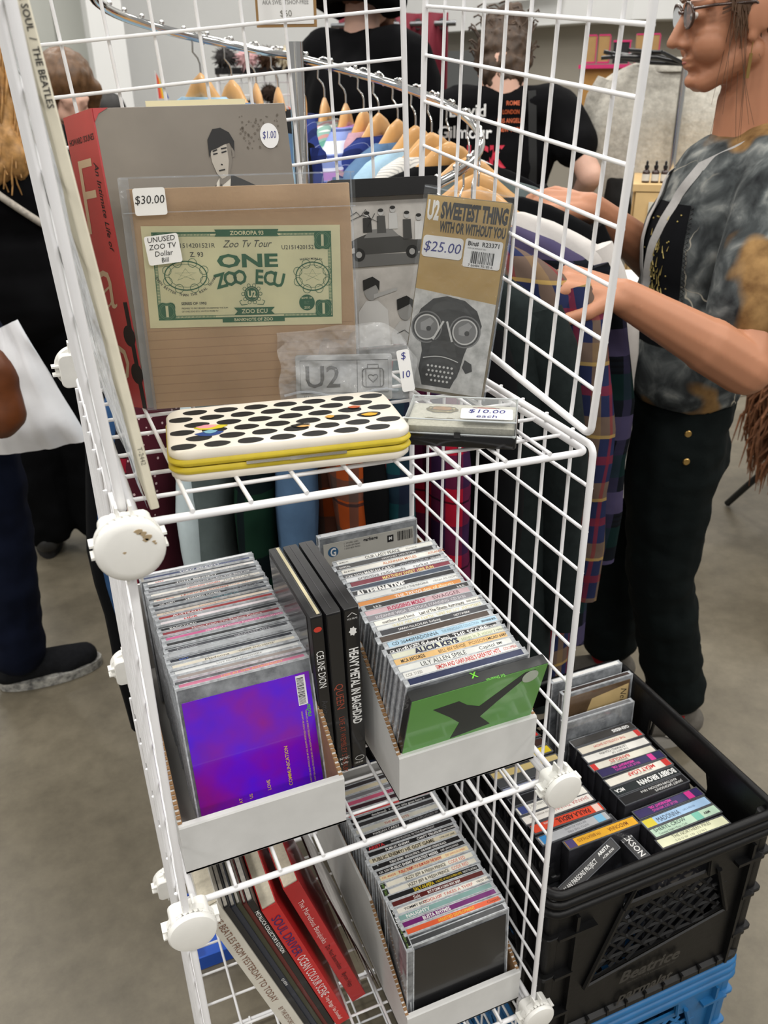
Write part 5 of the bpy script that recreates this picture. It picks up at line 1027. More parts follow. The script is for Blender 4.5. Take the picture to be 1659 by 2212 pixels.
# ================================================================ people
TMP = bpy.data.scenes.new('workbench')
def remesh(mb, voxel, smooth=4, name='m', fac=.5):
    me = mb.mesh(name); o = bpy.data.objects.new('tmp', me); TMP.collection.objects.link(o)
    r = o.modifiers.new('r', 'REMESH'); r.mode = 'VOXEL'; r.voxel_size = voxel; r.use_smooth_shade = True
    if smooth: s = o.modifiers.new('s', 'SMOOTH'); s.factor = fac; s.iterations = smooth
    TMP.view_layers[0].update(); dg = TMP.view_layers[0].depsgraph; out = bpy.data.meshes.new_from_object(o.evaluated_get(dg)); out.name = name
    bpy.data.objects.remove(o); bpy.data.meshes.remove(me)
    out.polygons.foreach_set('use_smooth', [True] * len(out.polygons)); out.materials.clear(); return out
def crease(me, amp, sc, seed=0, zs=1.0):
    # cloth folds pushed along the normals
    n = len(me.vertices); co = [0.0] * (3 * n); no = [0.0] * (3 * n)
    me.vertices.foreach_get('co', co); me.vertices.foreach_get('normal', no)
    for i in range(0, 3 * n, 3):
        p = Vector((co[i] * sc, co[i + 1] * sc, co[i + 2] * sc * zs + seed)); a = amp * (noise.noise(p) + .5 * noise.noise(p * 2.3))
        co[i] += no[i] * a; co[i + 1] += no[i + 1] * a; co[i + 2] += no[i + 2] * a
    me.vertices.foreach_set('co', co); me.update(); return me
def hand(mb, wr, d, up, side, s=1.0, curl=(25, 35, 25), thumb=1.0, spread=.05):
    # wr wrist point, d forward direction, up back-of-hand normal, side: +1 thumb on d x up side
    d = Vector(d).normalized(); up = Vector(up); up = (up - d * up.dot(d)).normalized(); sd = d.cross(up).normalized() * side
    wr = Vector(wr)
    for k in (-1, 0, 1):
        mb.cap(wr + sd * (.013 * k * s), wr + d * .085 * s + sd * (.024 * k * s), .018 * s, .0135 * s)
    for i, (o, L) in enumerate(((.030, .072), (.011, .082), (-.010, .077), (-.029, .062))):
        b = wr + d * .088 * s + sd * o * s; dirv = (d + sd * spread * (o / .03)).normalized(); ang = 0; a = b; segs = (.42, .32, .26); r = (.0095, .0085, .0075)
        for q in range(3):
            ang += math.radians(curl[q] * (1 + .12 * i)); v = dirv * math.cos(ang) - up * math.sin(ang); e = a + v * L * segs[q] * s
            mb.cap(a, e, r[q] * s, (r[q] - .0008) * s, 10); a = e
    a = wr + d * .025 * s + sd * .026 * s; v1 = (d * .65 + sd * .75 - up * .25).normalized(); b = a + v1 * .040 * s; v2 = (d * .9 + sd * .2 - up * .45 * thumb).normalized(); c = b + v2 * .034 * s; e = c + (d * .95 - up * .35 * thumb).normalized() * .026 * s
    mb.cap(a, b, .0140 * s, .0115 * s, 10); mb.cap(b, c, .0112 * s, .0098 * s, 10); mb.cap(c, e, .0098 * s, .0082 * s, 10)
class Fig:
    def __init__(s, B, face, z=0.0):
        a = math.radians(face); s.B = Vector((B[0], B[1], z)); s.F = Vector((math.cos(a), math.sin(a), 0)); s.L = Vector((-math.sin(a), math.cos(a), 0)); s.R = Matrix(((s.F.x, s.L.x, 0), (s.F.y, s.L.y, 0), (0, 0, 1)))
    def p(s, f, l, z): return s.B + s.F * f + s.L * l + Vector((0, 0, z))
    def d(s, f, l, z): return s.F * f + s.L * l + Vector((0, 0, z))
    def ell(s, mb, c, r, rot=None): mb.ell(s.p(*c), r, s.R @ rot if rot is not None else s.R)
    def cap(s, mb, a, b, ra, rb): mb.cap(s.p(*a), s.p(*b), ra, rb)
    def head(s, mb, c, k=1.0, tilt=0.0, fine=True):
        # c: centre of the skull; tilt > 0 looks down
        Rt = Matrix.Rotation(math.radians(tilt), 3, 'Y'); C0 = s.p(*c)
        def q(f, l, z): return C0 + s.R @ (Rt @ Vector((f, l, z))) * k
        RR_ = s.R @ Rt
        def E(f, l, z, r): mb.ell(q(f, l, z), [x * k for x in r], RR_)
        def Cp(a, b, ra, rb): mb.cap(q(*a), q(*b), ra * k, rb * k, 10)
        E(-.020, 0, .030, (.092, .074, .088)); E(.030, 0, -.020, (.058, .056, .085)); E(.052, 0, -.100, (.026, .027, .018)); E(.020, 0, -.060, (.055, .052, .050))
        for l in (-1, 1): Cp((.052, l * .018, -.100), (-.012, l * .050, -.062), .020, .024); E(.050, l * .034, -.042, (.034, .028, .032))
        if fine:
            Cp((.083, 0, .012), (.107, 0, -.030), .0085, .0110); E(.106, 0, -.033, (.0140, .0120, .0095))
            for l in (-1, 1):
                E(.088, l * .011, -.038, (.0120, .0085, .0080)); E(.070, l * .031, .004, (.015, .017, .010)); Cp((.079, l * .014, .022), (.062, l * .050, .022), .0095, .0085)
                E(-.012, l * .074, -.008, (.019, .0085, .031)); E(-.020, l * .079, -.004, (.016, .0065, .030)); E(-.006, l * .074, -.036, (.0095, .0070, .0120))
            E(.079, 0, -.061, (.0110, .024, .0055)); E(.077, 0, -.073, (.0110, .021, .0062)); E(.070, 0, -.067, (.014, .022, .016)); E(.071, 0, -.098, (.0140, .017, .013))
        else:
            for l in (-1, 1): E(-.010, l * .075, -.008, (.018, .009, .030))
            Cp((.083, 0, .012), (.101, 0, -.030), .0095, .0120)
        return q
skin_a = mat('skin_tan', (176, 122, 92), 0.5, var=0.05, vscale=12, spec=.4); skin_b = mat('skin_pale', (214, 172, 152), 0.5, var=0.05, vscale=10, spec=.4)
for m_ in (skin_a, skin_b): m_.node_tree.nodes['Principled BSDF'].inputs['Subsurface Weight'].default_value = .08; m_.node_tree.nodes['Principled BSDF'].inputs['Subsurface Radius'].default_value = (.02, .008, .004)
def hair_strands(parent, paths, m, name='hair_strand', r=.0016):
    mb = MB()
    for pth in paths: mb.tube(pth, [r * (1 - .6 * i / (len(pth) - 1)) for i in range(len(pth))], 5)
    return obj(name, mb, m, parent, kind='stuff', smooth=80)
def shoes(f, par, foot, yaw, m_up, m_sole, L=.25, name='shoe', sole_c=None):
    # foot: ankle ground point (f,l); yaw of the toe from facing
    mb = MB(); a = math.radians(yaw); fd = f.d(math.cos(a), math.sin(a), 0); sd = f.d(-math.sin(a), math.cos(a), 0); o = f.p(foot[0], foot[1], 0)
    mb.cap(o + Vector((0, 0, .055)) - fd * .035, o + fd * (L * .62) + Vector((0, 0, .038)), .040, .034); mb.cap(o + Vector((0, 0, .06)) - fd * .02, o + Vector((0, 0, .105)) - fd * .01, .040, .042)
    mb.ell(o + fd * (L * .45) + Vector((0, 0, .035)), (.05, .043, .03), Matrix(((fd.x, sd.x, 0), (fd.y, sd.y, 0), (0, 0, 1))))
    me = remesh(mb, .008, 3, 'shoe')
    for v in me.vertices:
        if v.co.z < .018: v.co.z = .018
    s_ = obj('shoe', me, m_up, par)
    pts = []
    for k in range(24):
        q = 2 * PI * k / 24; x = L * .27 + (L * .52) * math.cos(q); y = (.046 + .006 * math.cos(q)) * math.sin(q); pts.append(o + fd * x + sd * y)
    sm = MB(); n = 24; sm.v = [(p.x, p.y, .001) for p in pts] + [(p.x, p.y, .024) for p in pts]; sm.f = [tuple(range(n - 1, -1, -1)), tuple(range(n, 2 * n))] + [(i, (i + 1) % n, n + (i + 1) % n, n + i) for i in range(n)]
    obj('sole', sm, m_sole, s_, smooth=40); return s_
def drape_letters(parent, me, items, org, right, up, out, m_of):
    # lettering laid onto a garment surface by casting each outline point onto it
    bvh = BVHTree.FromPolygons([v.co.copy() for v in me.vertices], [tuple(p.vertices) for p in me.polygons])
    for s, x, y, h, mk, bold, mw in items:
        g = text_mb(s, h, mw, bold); w = []
        for p in g.v:
            q = org + right * (p[0] + x) + up * (p[1] + y); hit = bvh.ray_cast(q + out * .4, -out)
            w.append((hit[0] + out * .0025) if hit[0] else q)
        g2 = MB(); g2.v = [tuple(v) for v in w]; g2.f = g.f; obj('lettering', g2, m_of[mk], parent)
def person(label): return thing('person', label, 'person', T(0, 0, 0))

# ---------------------------------------------------------------- the woman at the right
PW_ = person('woman in glasses and dark patterned t-shirt leafing through the hanging shirts')
f = Fig((1.150, .760), math.degrees(math.atan2(.385, -.923)), Z0)
b = MB()
q = f.head(b, (.018, 0, .333), .93, 6)
f.cap(b, (-.030, 0, .280), (-.042, 0, .120), .052, .058); f.cap(b, (-.02, 0, .20), (-.035, 0, .11), .046, .06)
for s in (-1, 1): f.cap(b, (-.040, s * .02, .115), (-.035, s * .150, .080), .050, .050)
f.ell(b, (-.015, 0, .00), (.095, .145, .15)); f.ell(b, (.0, 0, -.16), (.08, .120, .16)); f.ell(b, (.015, 0, -.33), (.075, .125, .12))
f.cap(b, (-.030, .165, .075), (.038, .335, -.165), .049, .041); f.cap(b, (.038, .335, -.165), (.105, .340, -.125), .043, .043); f.cap(b, (.105, .340, -.125), (.246, .346, -.048), .041, .027)
f.cap(b, (-.030, -.165, .075), (.030, -.150, -.115), .049, .041); f.cap(b, (.030, -.150, -.115), (.10, -.09, -.055), .042, .041); f.cap(b, (.10, -.09, -.055), (.232, .015, .036), .040, .026)
hand(b, f.p(.246, .346, -.048), f.d(.95, -.10, .26), f.d(-.22, .40, .90), -1, .98, (38, 55, 40), 1.2)
hand(b, f.p(.232, .015, .036), f.d(.96, .12, .08), f.d(-.1, .45, .9), 1, 1.0, (38, 48, 34), 1.0)
for s, (hx, kx, ax) in ((1, (.03, .03, -.045)), (-1, (.03, .06, .06))):
    f.cap(b, (hx, s * .080, -.40), (kx, s * .095, -.70), .070, .050); f.cap(b, (kx, s * .095, -.70), (ax, s * .095, -1.04), .050, .036)
body = remesh(b, .0038, 2, 'body')
obj('body', body, skin_a, PW_)
# t-shirt
camo = bpy.data.materials.new('bark_print'); camo.use_nodes = True; nt = camo.node_tree; pb_ = nt.nodes['Principled BSDF']; pb_.inputs['Roughness'].default_value = .9; pb_.inputs['Specular IOR Level'].default_value = .15
tc = nt.nodes.new('ShaderNodeTexCoord')
def nz_(sc, det, dist=0.0, vec=None):
    n = nt.nodes.new('ShaderNodeTexNoise'); n.inputs['Scale'].default_value = sc; n.inputs['Detail'].default_value = det; n.inputs['Distortion'].default_value = dist; nt.links.new(vec or tc.outputs['Object'], n.inputs['Vector']); return n
def ramp_(src, els, const=False):
    r = nt.nodes.new('ShaderNodeValToRGB'); nt.links.new(src, r.inputs[0]); r.color_ramp.interpolation = 'CONSTANT' if const else 'LINEAR'
    while len(r.color_ramp.elements) < len(els): r.color_ramp.elements.new(.5)
    for e, (p_, c) in zip(r.color_ramp.elements, els): e.position = p_; e.color = (*lin(c), 1)
    return r
n1 = nz_(20, 10, .5); base = ramp_(n1.outputs['Fac'], [(.30, (30, 32, 34)), (.45, (62, 66, 67)), (.56, (92, 96, 96)), (.68, (140, 142, 138))])
n2 = nz_(3.6, 3, .3); msk = ramp_(n2.outputs['Fac'], [(.0, (0, 0, 0)), (.64, (0, 0, 0)), (.67, (255, 255, 255))]); brn = ramp_(nz_(30, 4).outputs['Fac'], [(.3, (92, 66, 38)), (.7, (150, 118, 76))])
m1 = nt.nodes.new('ShaderNodeMixRGB'); nt.links.new(msk.outputs[0], m1.inputs[0]); nt.links.new(base.outputs[0], m1.inputs[1]); nt.links.new(brn.outputs[0], m1.inputs[2])
dv = nt.nodes.new('ShaderNodeMixRGB'); dv.inputs[0].default_value = .12; nt.links.new(tc.outputs['Object'], dv.inputs[1]); nt.links.new(nz_(6, 4).outputs['Color'], dv.inputs[2])
vo = nt.nodes.new('ShaderNodeTexVoronoi'); vo.feature = 'DISTANCE_TO_EDGE'; vo.inputs['Scale'].default_value = 9; nt.links.new(dv.outputs[0], vo.inputs['Vector'])
ln = ramp_(vo.outputs['Distance'], [(.0, (255, 255, 255)), (.003, (255, 255, 255)), (.007, (0, 0, 0))]); lm = nt.nodes.new('ShaderNodeMath'); lm.operation = 'MULTIPLY'; nt.links.new(ln.outputs[0], lm.inputs[0]); nt.links.new(ramp_(nz_(5, 2).outputs['Fac'], [(.53, (0, 0, 0)), (.60, (255, 255, 255))]).outputs[0], lm.inputs[1])
m2 = nt.nodes.new('ShaderNodeMixRGB'); nt.links.new(lm.outputs[0], m2.inputs[0]); nt.links.new(m1.outputs[0], m2.inputs[1]); m2.inputs[2].default_value = (*lin((168, 162, 148)), 1); nt.links.new(m2.outputs[0], pb_.inputs['Base Color'])
t_ = MB()
f.cap(t_, (-.045, -.03, .120), (-.042, -.150, .082), .056, .060); f.cap(t_, (-.045, .03, .120), (-.042, .150, .082), .056, .060)
f.ell(t_, (-.012, 0, .00), (.112, .165, .16)); f.ell(t_, (.028, 0, -.05), (.095, .150, .14)); f.ell(t_, (.010, 0, -.16), (.118, .165, .16)); f.cap(t_, (.022, 0, -.18), (.030, 0, -.255), .118, .122); f.cap(t_, (.020, .06, -.18), (.028, .065, -.25), .105, .112); f.cap(t_, (.020, -.06, -.18), (.028, -.065, -.25), .105, .112)
f.cap(t_, (-.035, .160, .070), (.014, .276, -.098), .066, .074); f.cap(t_, (-.035, -.160, .070), (-.010, -.180, -.055), .064, .068)
tm = remesh(t_, .0075, 5, 't_shirt'); crease(tm, .006, 9, 3, .5)
# cut the hem and the sleeve mouth level
hemz = Z0 - .305
for v in tm.vertices:
    if v.co.z < hemz + .006 * math.sin(v.co.x * 40): v.co.z = hemz + .004 * math.sin(v.co.x * 40)
ts = obj('t_shirt', tm, camo, PW_)
bvh_t = BVHTree.FromPolygons([v.co.copy() for v in tm.vertices], [tuple(p.vertices) for p in tm.polygons])
def onchest(l, z, off=.002, org=(.5, 0)):
    h = bvh_t.ray_cast(f.p(org[0], l, z), -f.F)
    return (h[0] + f.F * off) if h[0] else f.p(.12, l, z)
def onside(ff, z, off=.002):
    h = bvh_t.ray_cast(f.p(ff, .6, z), -f.L); return (h[0] + f.L * off) if h[0] else f.p(ff, .17, z)
def patch(name, fn, nu, nv, m, par):
    mb = MB()
    for j in range(nv + 1):
        for i in range(nu + 1): mb.v.append(tuple(fn(i / nu, j / nv)))
    for j in range(nv):
        for i in range(nu): mb.f.append((j * (nu + 1) + i, j * (nu + 1) + i + 1, (j + 1) * (nu + 1) + i + 1, (j + 1) * (nu + 1) + i))
    return obj(name, mb, m, par, smooth=80)
def chest_dir(u): a = math.radians(-30 + 95 * u); return a
def wrapc(ang, z, off):
    # cast towards the torso axis from a bearing round the body (0 = front, 90 = her left)
    d = f.F * math.cos(math.radians(ang)) + f.L * math.sin(math.radians(ang)); o = f.p(.02, 0, z) + d * .6
    h = bvh_t.ray_cast(o, -d); return (h[0] + d * off) if h[0] else f.p(.02, 0, z) + d * .14
patch('front_panel', lambda u, v: wrapc(-4 + 62 * u + 6 * v, .045 - .235 * v, .0022), 10, 22, mat('black_panel', (14, 15, 18), .95, var=.1, vscale=60), ts)
goldp = mat('gold_foil', (178, 160, 96), .4, .4)
pr_ = MB(); rnd = random.Random(5)
for k in range(120):
    vv = rnd.random(); a0 = 14 + 32 * rnd.random(); z = .03 - .21 * vv
    cw = math.exp(-((vv - .55) / .32) ** 2)
    if rnd.random() > cw * .9 + .08: continue
    p0 = wrapc(a0, z, .0032); p1 = wrapc(a0 + rnd.uniform(-3, 3), z + rnd.uniform(.006, .018), .0032); pr_.tube([p0, p1], [.0012, .0003], 4)
for k in range(26):
    a0 = 2 + 50 * rnd.random(); z = .03 - .21 * rnd.random(); c = wrapc(a0, z, .0030); pr_.ell(c, (.0016, .0016, .0016), nu=5, nv=4)
obj('gold_print', pr_, goldp, ts, kind='stuff')
st2 = MB()
for k in range(64):
    v = k / 63; a = wrapc(60 + 6 * v + (1.2 if k % 2 else -1.2), .045 - .235 * v, .004); st2.v.append(tuple(a))
st3 = MB().tube([Vector(p) for p in st2.v], .0011, 4); obj('zigzag_stitching', st3, mat('thread_black', (8, 8, 10), .8), ts)
# trousers
tr = MB()
f.ell(tr, (.028, 0, -.33), (.112, .165, .10)); f.ell(tr, (.022, 0, -.42), (.112, .168, .12))
for s, (hx, kx, ax) in ((1, (.040, .028, -.042)), (-1, (.040, .060, .060))):
    f.cap(tr, (hx, s * .082, -.40), (kx, s * .095, -.70), .098, .070); f.cap(tr, (kx, s * .095, -.70), (ax, s * .097, -.985), .068, .066); f.cap(tr, (ax + .01, s * .097, -.93), (ax, s * .097, -.985), .064, .068)
trm = remesh(tr, .0085, 4, 'trousers'); crease(trm, .007, 11, 8, 1.8)
cz = Z0 - 1.02
for v in trm.vertices:
    if v.co.z < cz: v.co.z = cz
black_green = mat('trouser_twill', (11, 17, 17), .9, var=.18, vscale=24, bump=.3, bscale=26)
tro = obj('trousers', trm, black_green, PW_)
bvh_r = BVHTree.FromPolygons([v.co.copy() for v in trm.vertices], [tuple(p.vertices) for p in trm.polygons])
for z in (-.345, -.395):
    h = bvh_r.ray_cast(f.p(.045, .6, z), -f.L); c = h[0] if h[0] else f.p(.045, .17, z)
    bt = MB().lathe([(.001, .002), (.0055, .0022), (.0068, .001), (.0068, -.001)], 16, Matrix.Translation(c) @ f.L.to_track_quat('Z', 'Y').to_matrix().to_4x4()); obj('button', bt, mat('brass', (170, 140, 84), .3, .9), tro, smooth=40)
# socks and shoes
grey_suede = mat('grey_suede', (96, 92, 86), .95, var=.15, vscale=40, bump=.2, bscale=80); sole_g = mat('sole_grey', (150, 146, 138), .7)
for s, ax, yw in ((1, -.045, 0), (-1, .060, 0)):
    so = obj('sock', autosmooth(MB().tube([f.p(ax - .004, s * .097, z) for z in (-1.10, -1.06, -1.03, -1.00, -.97)], [.040, .040, .039, .041, .042], 16).mesh(), 60), mat('sock_wool', (214, 208, 198), .95, var=.12, vscale=90), PW_)
    obj('red_band', autosmooth(MB().tube([f.p(ax - .004, s * .097, z) for z in (-1.047, -1.040, -1.033)], .0412, 18).mesh(), 60), mat('sock_red', (150, 30, 34), .9), so)
    f0 = Fig((1.150, .760), math.degrees(math.atan2(.385, -.923)), 0); shoes(f0, PW_, (ax, s * .097), yw, grey_suede, sole_g, .235)
# hair, glasses, earring
hair_b = mat('hair_brown', (92, 68, 50), .55, var=.35, vscale=40, spec=.5)
hc = MB(); E_ = lambda a, r: hc.ell(q(*a), r, f.R)
E_((-.030, 0, .052), (.096, .083, .082)); E_((-.075, 0, .02), (.060, .075, .085)); E_((-.02, 0, .085), (.085, .07, .05)); E_((-.115, 0, .035), (.045, .05, .05))
hm = remesh(hc, .006, 3, 'hair'); crease(hm, .004, 50, 2, .4); obj('hair', hm, hair_b, PW_)
rnd = random.Random(3); paths = []
for k in range(11):
    l = rnd.uniform(.062, .078); f0_ = rnd.uniform(.005, .030); L = rnd.uniform(.12, .33); sw = rnd.uniform(-.03, .020)
    paths.append([q(f0_ + sw * t * t * 1.6, l - .008 * t + .010 * math.sin(4 * t + k), .075 - L * t) for t in [i / 7 for i in range(8)]])
for k in range(40):
    z = rnd.uniform(.0, .09); paths.append([q(.045 - .13 * t, .066 + .014 * math.sin(t * PI), z + .035 * t + .004 * math.sin(k)) for t in [i / 6 for i in range(7)]])
hair_strands(PW_, paths, hair_b, r=.0007)
sb = MB()
for k in range(80):
    f0_ = rnd.uniform(-.006, .036); sb.tube([q(f0_ - .012 * t + .006 * math.sin(4 * t + k), .071 + .006 * math.sin(3 * t), .075 - rnd.uniform(.075, .12) * t) for t in [i / 6 for i in range(7)]], [.0022, .0022, .002, .0018, .0015, .001, .0006], 5)
obj('hair_lock', sb, hair_b, PW_, smooth=80)
gl = MB(); tort = mat('tortoiseshell', (62, 40, 30), .2, var=.4, vscale=60, coat=.5)
for s in (-1, 1):
    rim = []
    for k in range(24):
        a = 2 * PI * k / 24; rim.append(q(.094 - .004 * abs(math.cos(a)), s * (.031 + .024 * math.cos(a)), .006 + .020 * math.sin(a) * (1.05 if math.sin(a) > 0 else .95)))
    gl.tube(rim, .0024, 7, closed=True); gl.tube([q(.090, s * .055, .016), q(.060, s * .072, .017), q(-.005, s * .080, .014), q(-.030, s * .080, -.005)], .0024, 7)
gl.tube([q(.094, -.009, .012), q(.098, 0, .015), q(.094, .009, .012)], .0022, 7)
go = obj('glasses', gl, tort, PW_, smooth=60)
for s in (-1, 1):
    ln_ = MB(); ln_.v = [tuple(q(.093, s * (.031 + .023 * math.cos(2 * PI * k / 20)), .006 + .019 * math.sin(2 * PI * k / 20))) for k in range(20)]; ln_.f = [tuple(range(20))]; obj('lens', ln_, clearmat('lens_glass', a=.03, rough=.02), go)
    obj('eye', MB().ell(q(.0785, s * .031, .005), (.0092, .0115, .0062), f.R), mat('eye_white', (214, 206, 200), .2), PW_, smooth=80); obj('iris', MB().ell(q(.0862, s * .0315, .0035), (.0022, .0046, .0046), f.R), mat('iris_brown', (40, 28, 22), .2), PW_, smooth=80)
    obj('eyebrow', MB().tube([q(.088, s * .012, .030), q(.086, s * .032, .036), q(.068, s * .052, .031)], [.003, .0032, .0015], 6), hair_b, PW_, smooth=80)
obj('lips', MB().tube([q(.072, -.020, -.067), q(.0845, -.009, -.0660), q(.0875, 0, -.067), q(.0845, .009, -.0660), q(.072, .020, -.067)], [.0008, .0022, .0028, .0022, .0008], 8), mat('lip', (178, 104, 92), .4), PW_, smooth=80)
er = MB(); e0 = q(-.004, .082, -.046); er.tube([e0, e0 + Vector((0, 0, -.016))], .0007, 5); er.box((0, 0, 0), (.0052, .0012, .036), Matrix.Translation(e0 + Vector((0, 0, -.034))) @ f.R.to_4x4()); obj('earring', er, mat('brass', (170, 140, 84)), PW_)
# lanyard
strap = mat('lanyard_grey', (176, 174, 172), .8, var=.06, vscale=200)
def ribbon(name, pts, nrm, w_, m, par):
    mb = MB(); n = len(pts)
    for i, p in enumerate(pts):
        t = (pts[min(i + 1, n - 1)] - pts[max(i - 1, 0)]).normalized(); s_ = t.cross(nrm).normalized() * w_ / 2
        for a, o_ in ((-1, 0), (1, 0), (1, .0016), (-1, .0016)): mb.v.append(tuple(p + s_ * a + nrm * o_))
    for i in range(n - 1):
        for k in range(4): mb.f.append((i * 4 + k, i * 4 + (k + 1) % 4, (i + 1) * 4 + (k + 1) % 4, (i + 1) * 4 + k))
    mb.f += [(0, 1, 2, 3), (n * 4 - 1, n * 4 - 2, n * 4 - 3, n * 4 - 4)]
    return obj(name, mb, m, par, smooth=50)
def chest_path(keys):
    out = []
    for (a0, z0), (a1, z1) in zip(keys, keys[1:]):
        for k in range(6): t = k / 6; out.append(wrapc(a0 + (a1 - a0) * t, z0 + (z1 - z0) * t, .006))
    out.append(wrapc(*keys[-1], .006)); return out
nr = (f.F * .6 + f.L * .8).normalized(); lan = bpy.data.objects.new('lanyard', None); COL.objects.link(lan); lan.parent = PW_
neck_a = [f.p(-.085, .045, .165), f.p(-.055, .066, .158), f.p(-.01, .075, .140)]; neck_b = [f.p(-.085, -.045, .165), f.p(-.02, -.066, .145), f.p(.03, -.055, .118)]
ribbon('strap', neck_a + chest_path([(58, .105), (40, .06), (26, -.02), (16, -.10), (12, -.19)]), nr, .015, strap, lan); ribbon('strap', neck_b + chest_path([(-20, .085), (-2, .03), (6, -.05), (9, -.12), (11, -.19)]), f.F, .015, strap, lan)
obj('badge', MB().slab(-.03, .03, -.045, .045, 0, .003, .004, .0006, M=Matrix.Translation(wrapc(10, -.235, .010)) @ f.F.to_track_quat('Z', 'Y').to_matrix().to_4x4()), mat('badge_card', (206, 208, 206), .5), lan)

# ---------------------------------------------------------------- generic standing figure for the others
def standing(label, B, face, H, skin, top, bottom, shoe, sleeve='short', tilt=0, hoff=(0, 0), stride=0, slv=.72, armL=None, armR=None, fine=False, vox=.010, girth=1.0, wide=False, legs=True, shoes_=True):
    P = person(label); g = Fig(B, face, 0); k = H / 1.70
    b = MB(); hq = g.head(b, (.01 + hoff[0], 0, 1.555 * k + hoff[1]), k, tilt, fine)
    C_ = lambda a, c, ra, rb, mb=b: g.cap(mb, tuple(x * k for x in a), tuple(x * k for x in c), ra * k, rb * k)
    C_((-.015, 0, 1.50), (-.03, 0, 1.36), .055, .060); C_((-.03, -.14, 1.37), (-.03, .14, 1.37), .055, .055)
    for z0, rx, ry in ((1.22, .11, .155), (1.05, .10, .14), (.92, .115, .165)): g.ell(b, (-.01 * k, 0, z0 * k), (rx * k, ry * k, .16 * k))
    armL = armL or ((.0, .24, 1.10), (.08, .22, .86)); armR = armR or ((.0, -.24, 1.10), (.08, -.22, .86)); armsr = ((1, armL), (-1, armR))
    for s, (el, wr) in armsr:
        C_((-.03, s * .185, 1.355), el, .048, .040); C_(el, wr, .040, .026)
        d = (g.p(*wr) - g.p(*el)); hand(b, g.p(*(x * k for x in wr)), d, g.d(.2, s * .8, .5), -s, k, (25, 30, 25))
    st_ = {-1: 0, 1: -stride}
    for s in (-1, 1): C_((0, s * .09, .90), (.02 + st_[s] * .5, s * .10, .48), .085, .055); C_((.02 + st_[s] * .5, s * .10, .48), (-.01 + st_[s], s * .10, .08), .052, .038)
    obj('body', remesh(b, vox * .8, 2, 'body'), skin, P)
    t = MB()
    C_((-.035, -.15, 1.365), (-.035, .15, 1.365), .072, .072, t)
    for z0, rx, ry in ((1.22, .135, .19), (1.05, .125, .178), (.93, .135, .195)): g.ell(t, (-.01 * k, 0, z0 * k), (rx * k * girth, ry * k * girth, .18 * k))
    for s, (el, wr) in armsr:
        sh = Vector((-.03, s * .185, 1.35)); e = Vector(el)
        if sleeve == 'short': C_(sh, sh.lerp(e, slv), .072, .078, t)
        else: C_(sh, el, .075, .066, t); C_(el, Vector(el).lerp(Vector(wr), .9), .066, .050, t)
    tm_ = remesh(t, vox, 4, 'top'); crease(tm_, .012, 8, hash(label) % 50, .6)
    hz = .80 * k
    for v in tm_.vertices:
        if v.co.z < hz: v.co.z = hz
    to = obj('top', tm_, top, P)
    tr_ = MB(); g.ell(tr_, (0, 0, .88 * k), (.14 * k, .19 * k, .13 * k))
    for s in (-1, 1): C_((0, s * .09, .84), (.02 + st_[s] * .5, s * .10, .48), .105, .078 if not wide else .1, tr_); C_((.02 + st_[s] * .5, s * .10, .48), (-.01 + st_[s], s * .10, .11), .076 if not wide else .1, .072 if not wide else .1, tr_)
    rm = remesh(tr_, vox, 3, 'trousers'); crease(rm, .009, 10, 3, 1.2)
    for v in rm.vertices:
        if v.co.z < .055 * k: v.co.z = .055 * k
    obj('trousers', rm, bottom, P)
    if shoes_:
        for s in (-1, 1): shoes(g, P, (-.02 * k, s * .10 * k), s * 6, shoe, mat('sole_black', (24, 24, 26), .7), .26 * k)
    return P, g, hq, k, tm_, to
blackcot = mat('black_cotton', (11, 11, 13), .95, var=.15, vscale=14, bump=.3, bscale=14); darkpants = mat('dark_trousers', (9, 10, 12), .95, var=.1, vscale=14); shoek = mat('shoe_black', (18, 18, 19), .5)
# ---- person with the lettered black t-shirt, seen from behind
ang_view = math.degrees(math.atan2(.945, .33))
P2, g2_, q2, k2, tm2, to2 = standing('person with brown topknot in lettered black t-shirt, seen from behind', (1.440, 2.060), ang_view - 8, 1.60, skin_b, blackcot, darkpants, shoek, armL=((.12, .27, 1.10), (.30, .20, 1.02)), armR=((-.15, -.29, 1.17), (.06, -.27, 1.05)), tilt=30, hoff=(.045, -.070), slv=.5, girth=1.0)
org2 = g2_.p(-.15, .205, 1.315 * k2); rt2 = -g2_.L; outd = -g2_.F
drape_letters(to2, tm2, [('David', .045, .030, .034, 'w', .02, .11), ('Gilmour', .010, -.030, .034, 'w', .02, .165), ('LUCK', .030, -.110, .060, 'r', .03, .19), ('AND', .110, -.165, .034, 'r', .03, .10), ('STRANGE', .020, -.235, .050, 'r', .03, .25), ('ROME', .215, .060, .012, 'o', .02, .04), ('LONDON', .205, .036, .012, 'o', .02, .05), ('LOS ANGELES', .190, .012, .012, 'o', .02, .08), ('NEW YORK', .195, -.012, .012, 'o', .02, .07), ('- - - - -', .09, -.285, .012, 'w', .03, .12)], org2, rt2, Vector((0, 0, 1)), outd, {'w': white_ink, 'r': ink((206, 40, 66)), 'o': ink((190, 86, 40))})
hc = MB(); rnd = random.Random(9)
hc.ell(q2(-.03, 0, .03), (.10, .088, .10), g2_.R); hc.ell(q2(-.06, 0, -.04), (.06, .07, .075), g2_.R)
for k in range(34):
    a, e = rnd.uniform(0, 6.28), rnd.uniform(-1, 1); hc.ell(q2(-.05 + .050 * math.cos(a), .058 * math.sin(a), .105 + .040 * e), (.022, .022, .022))
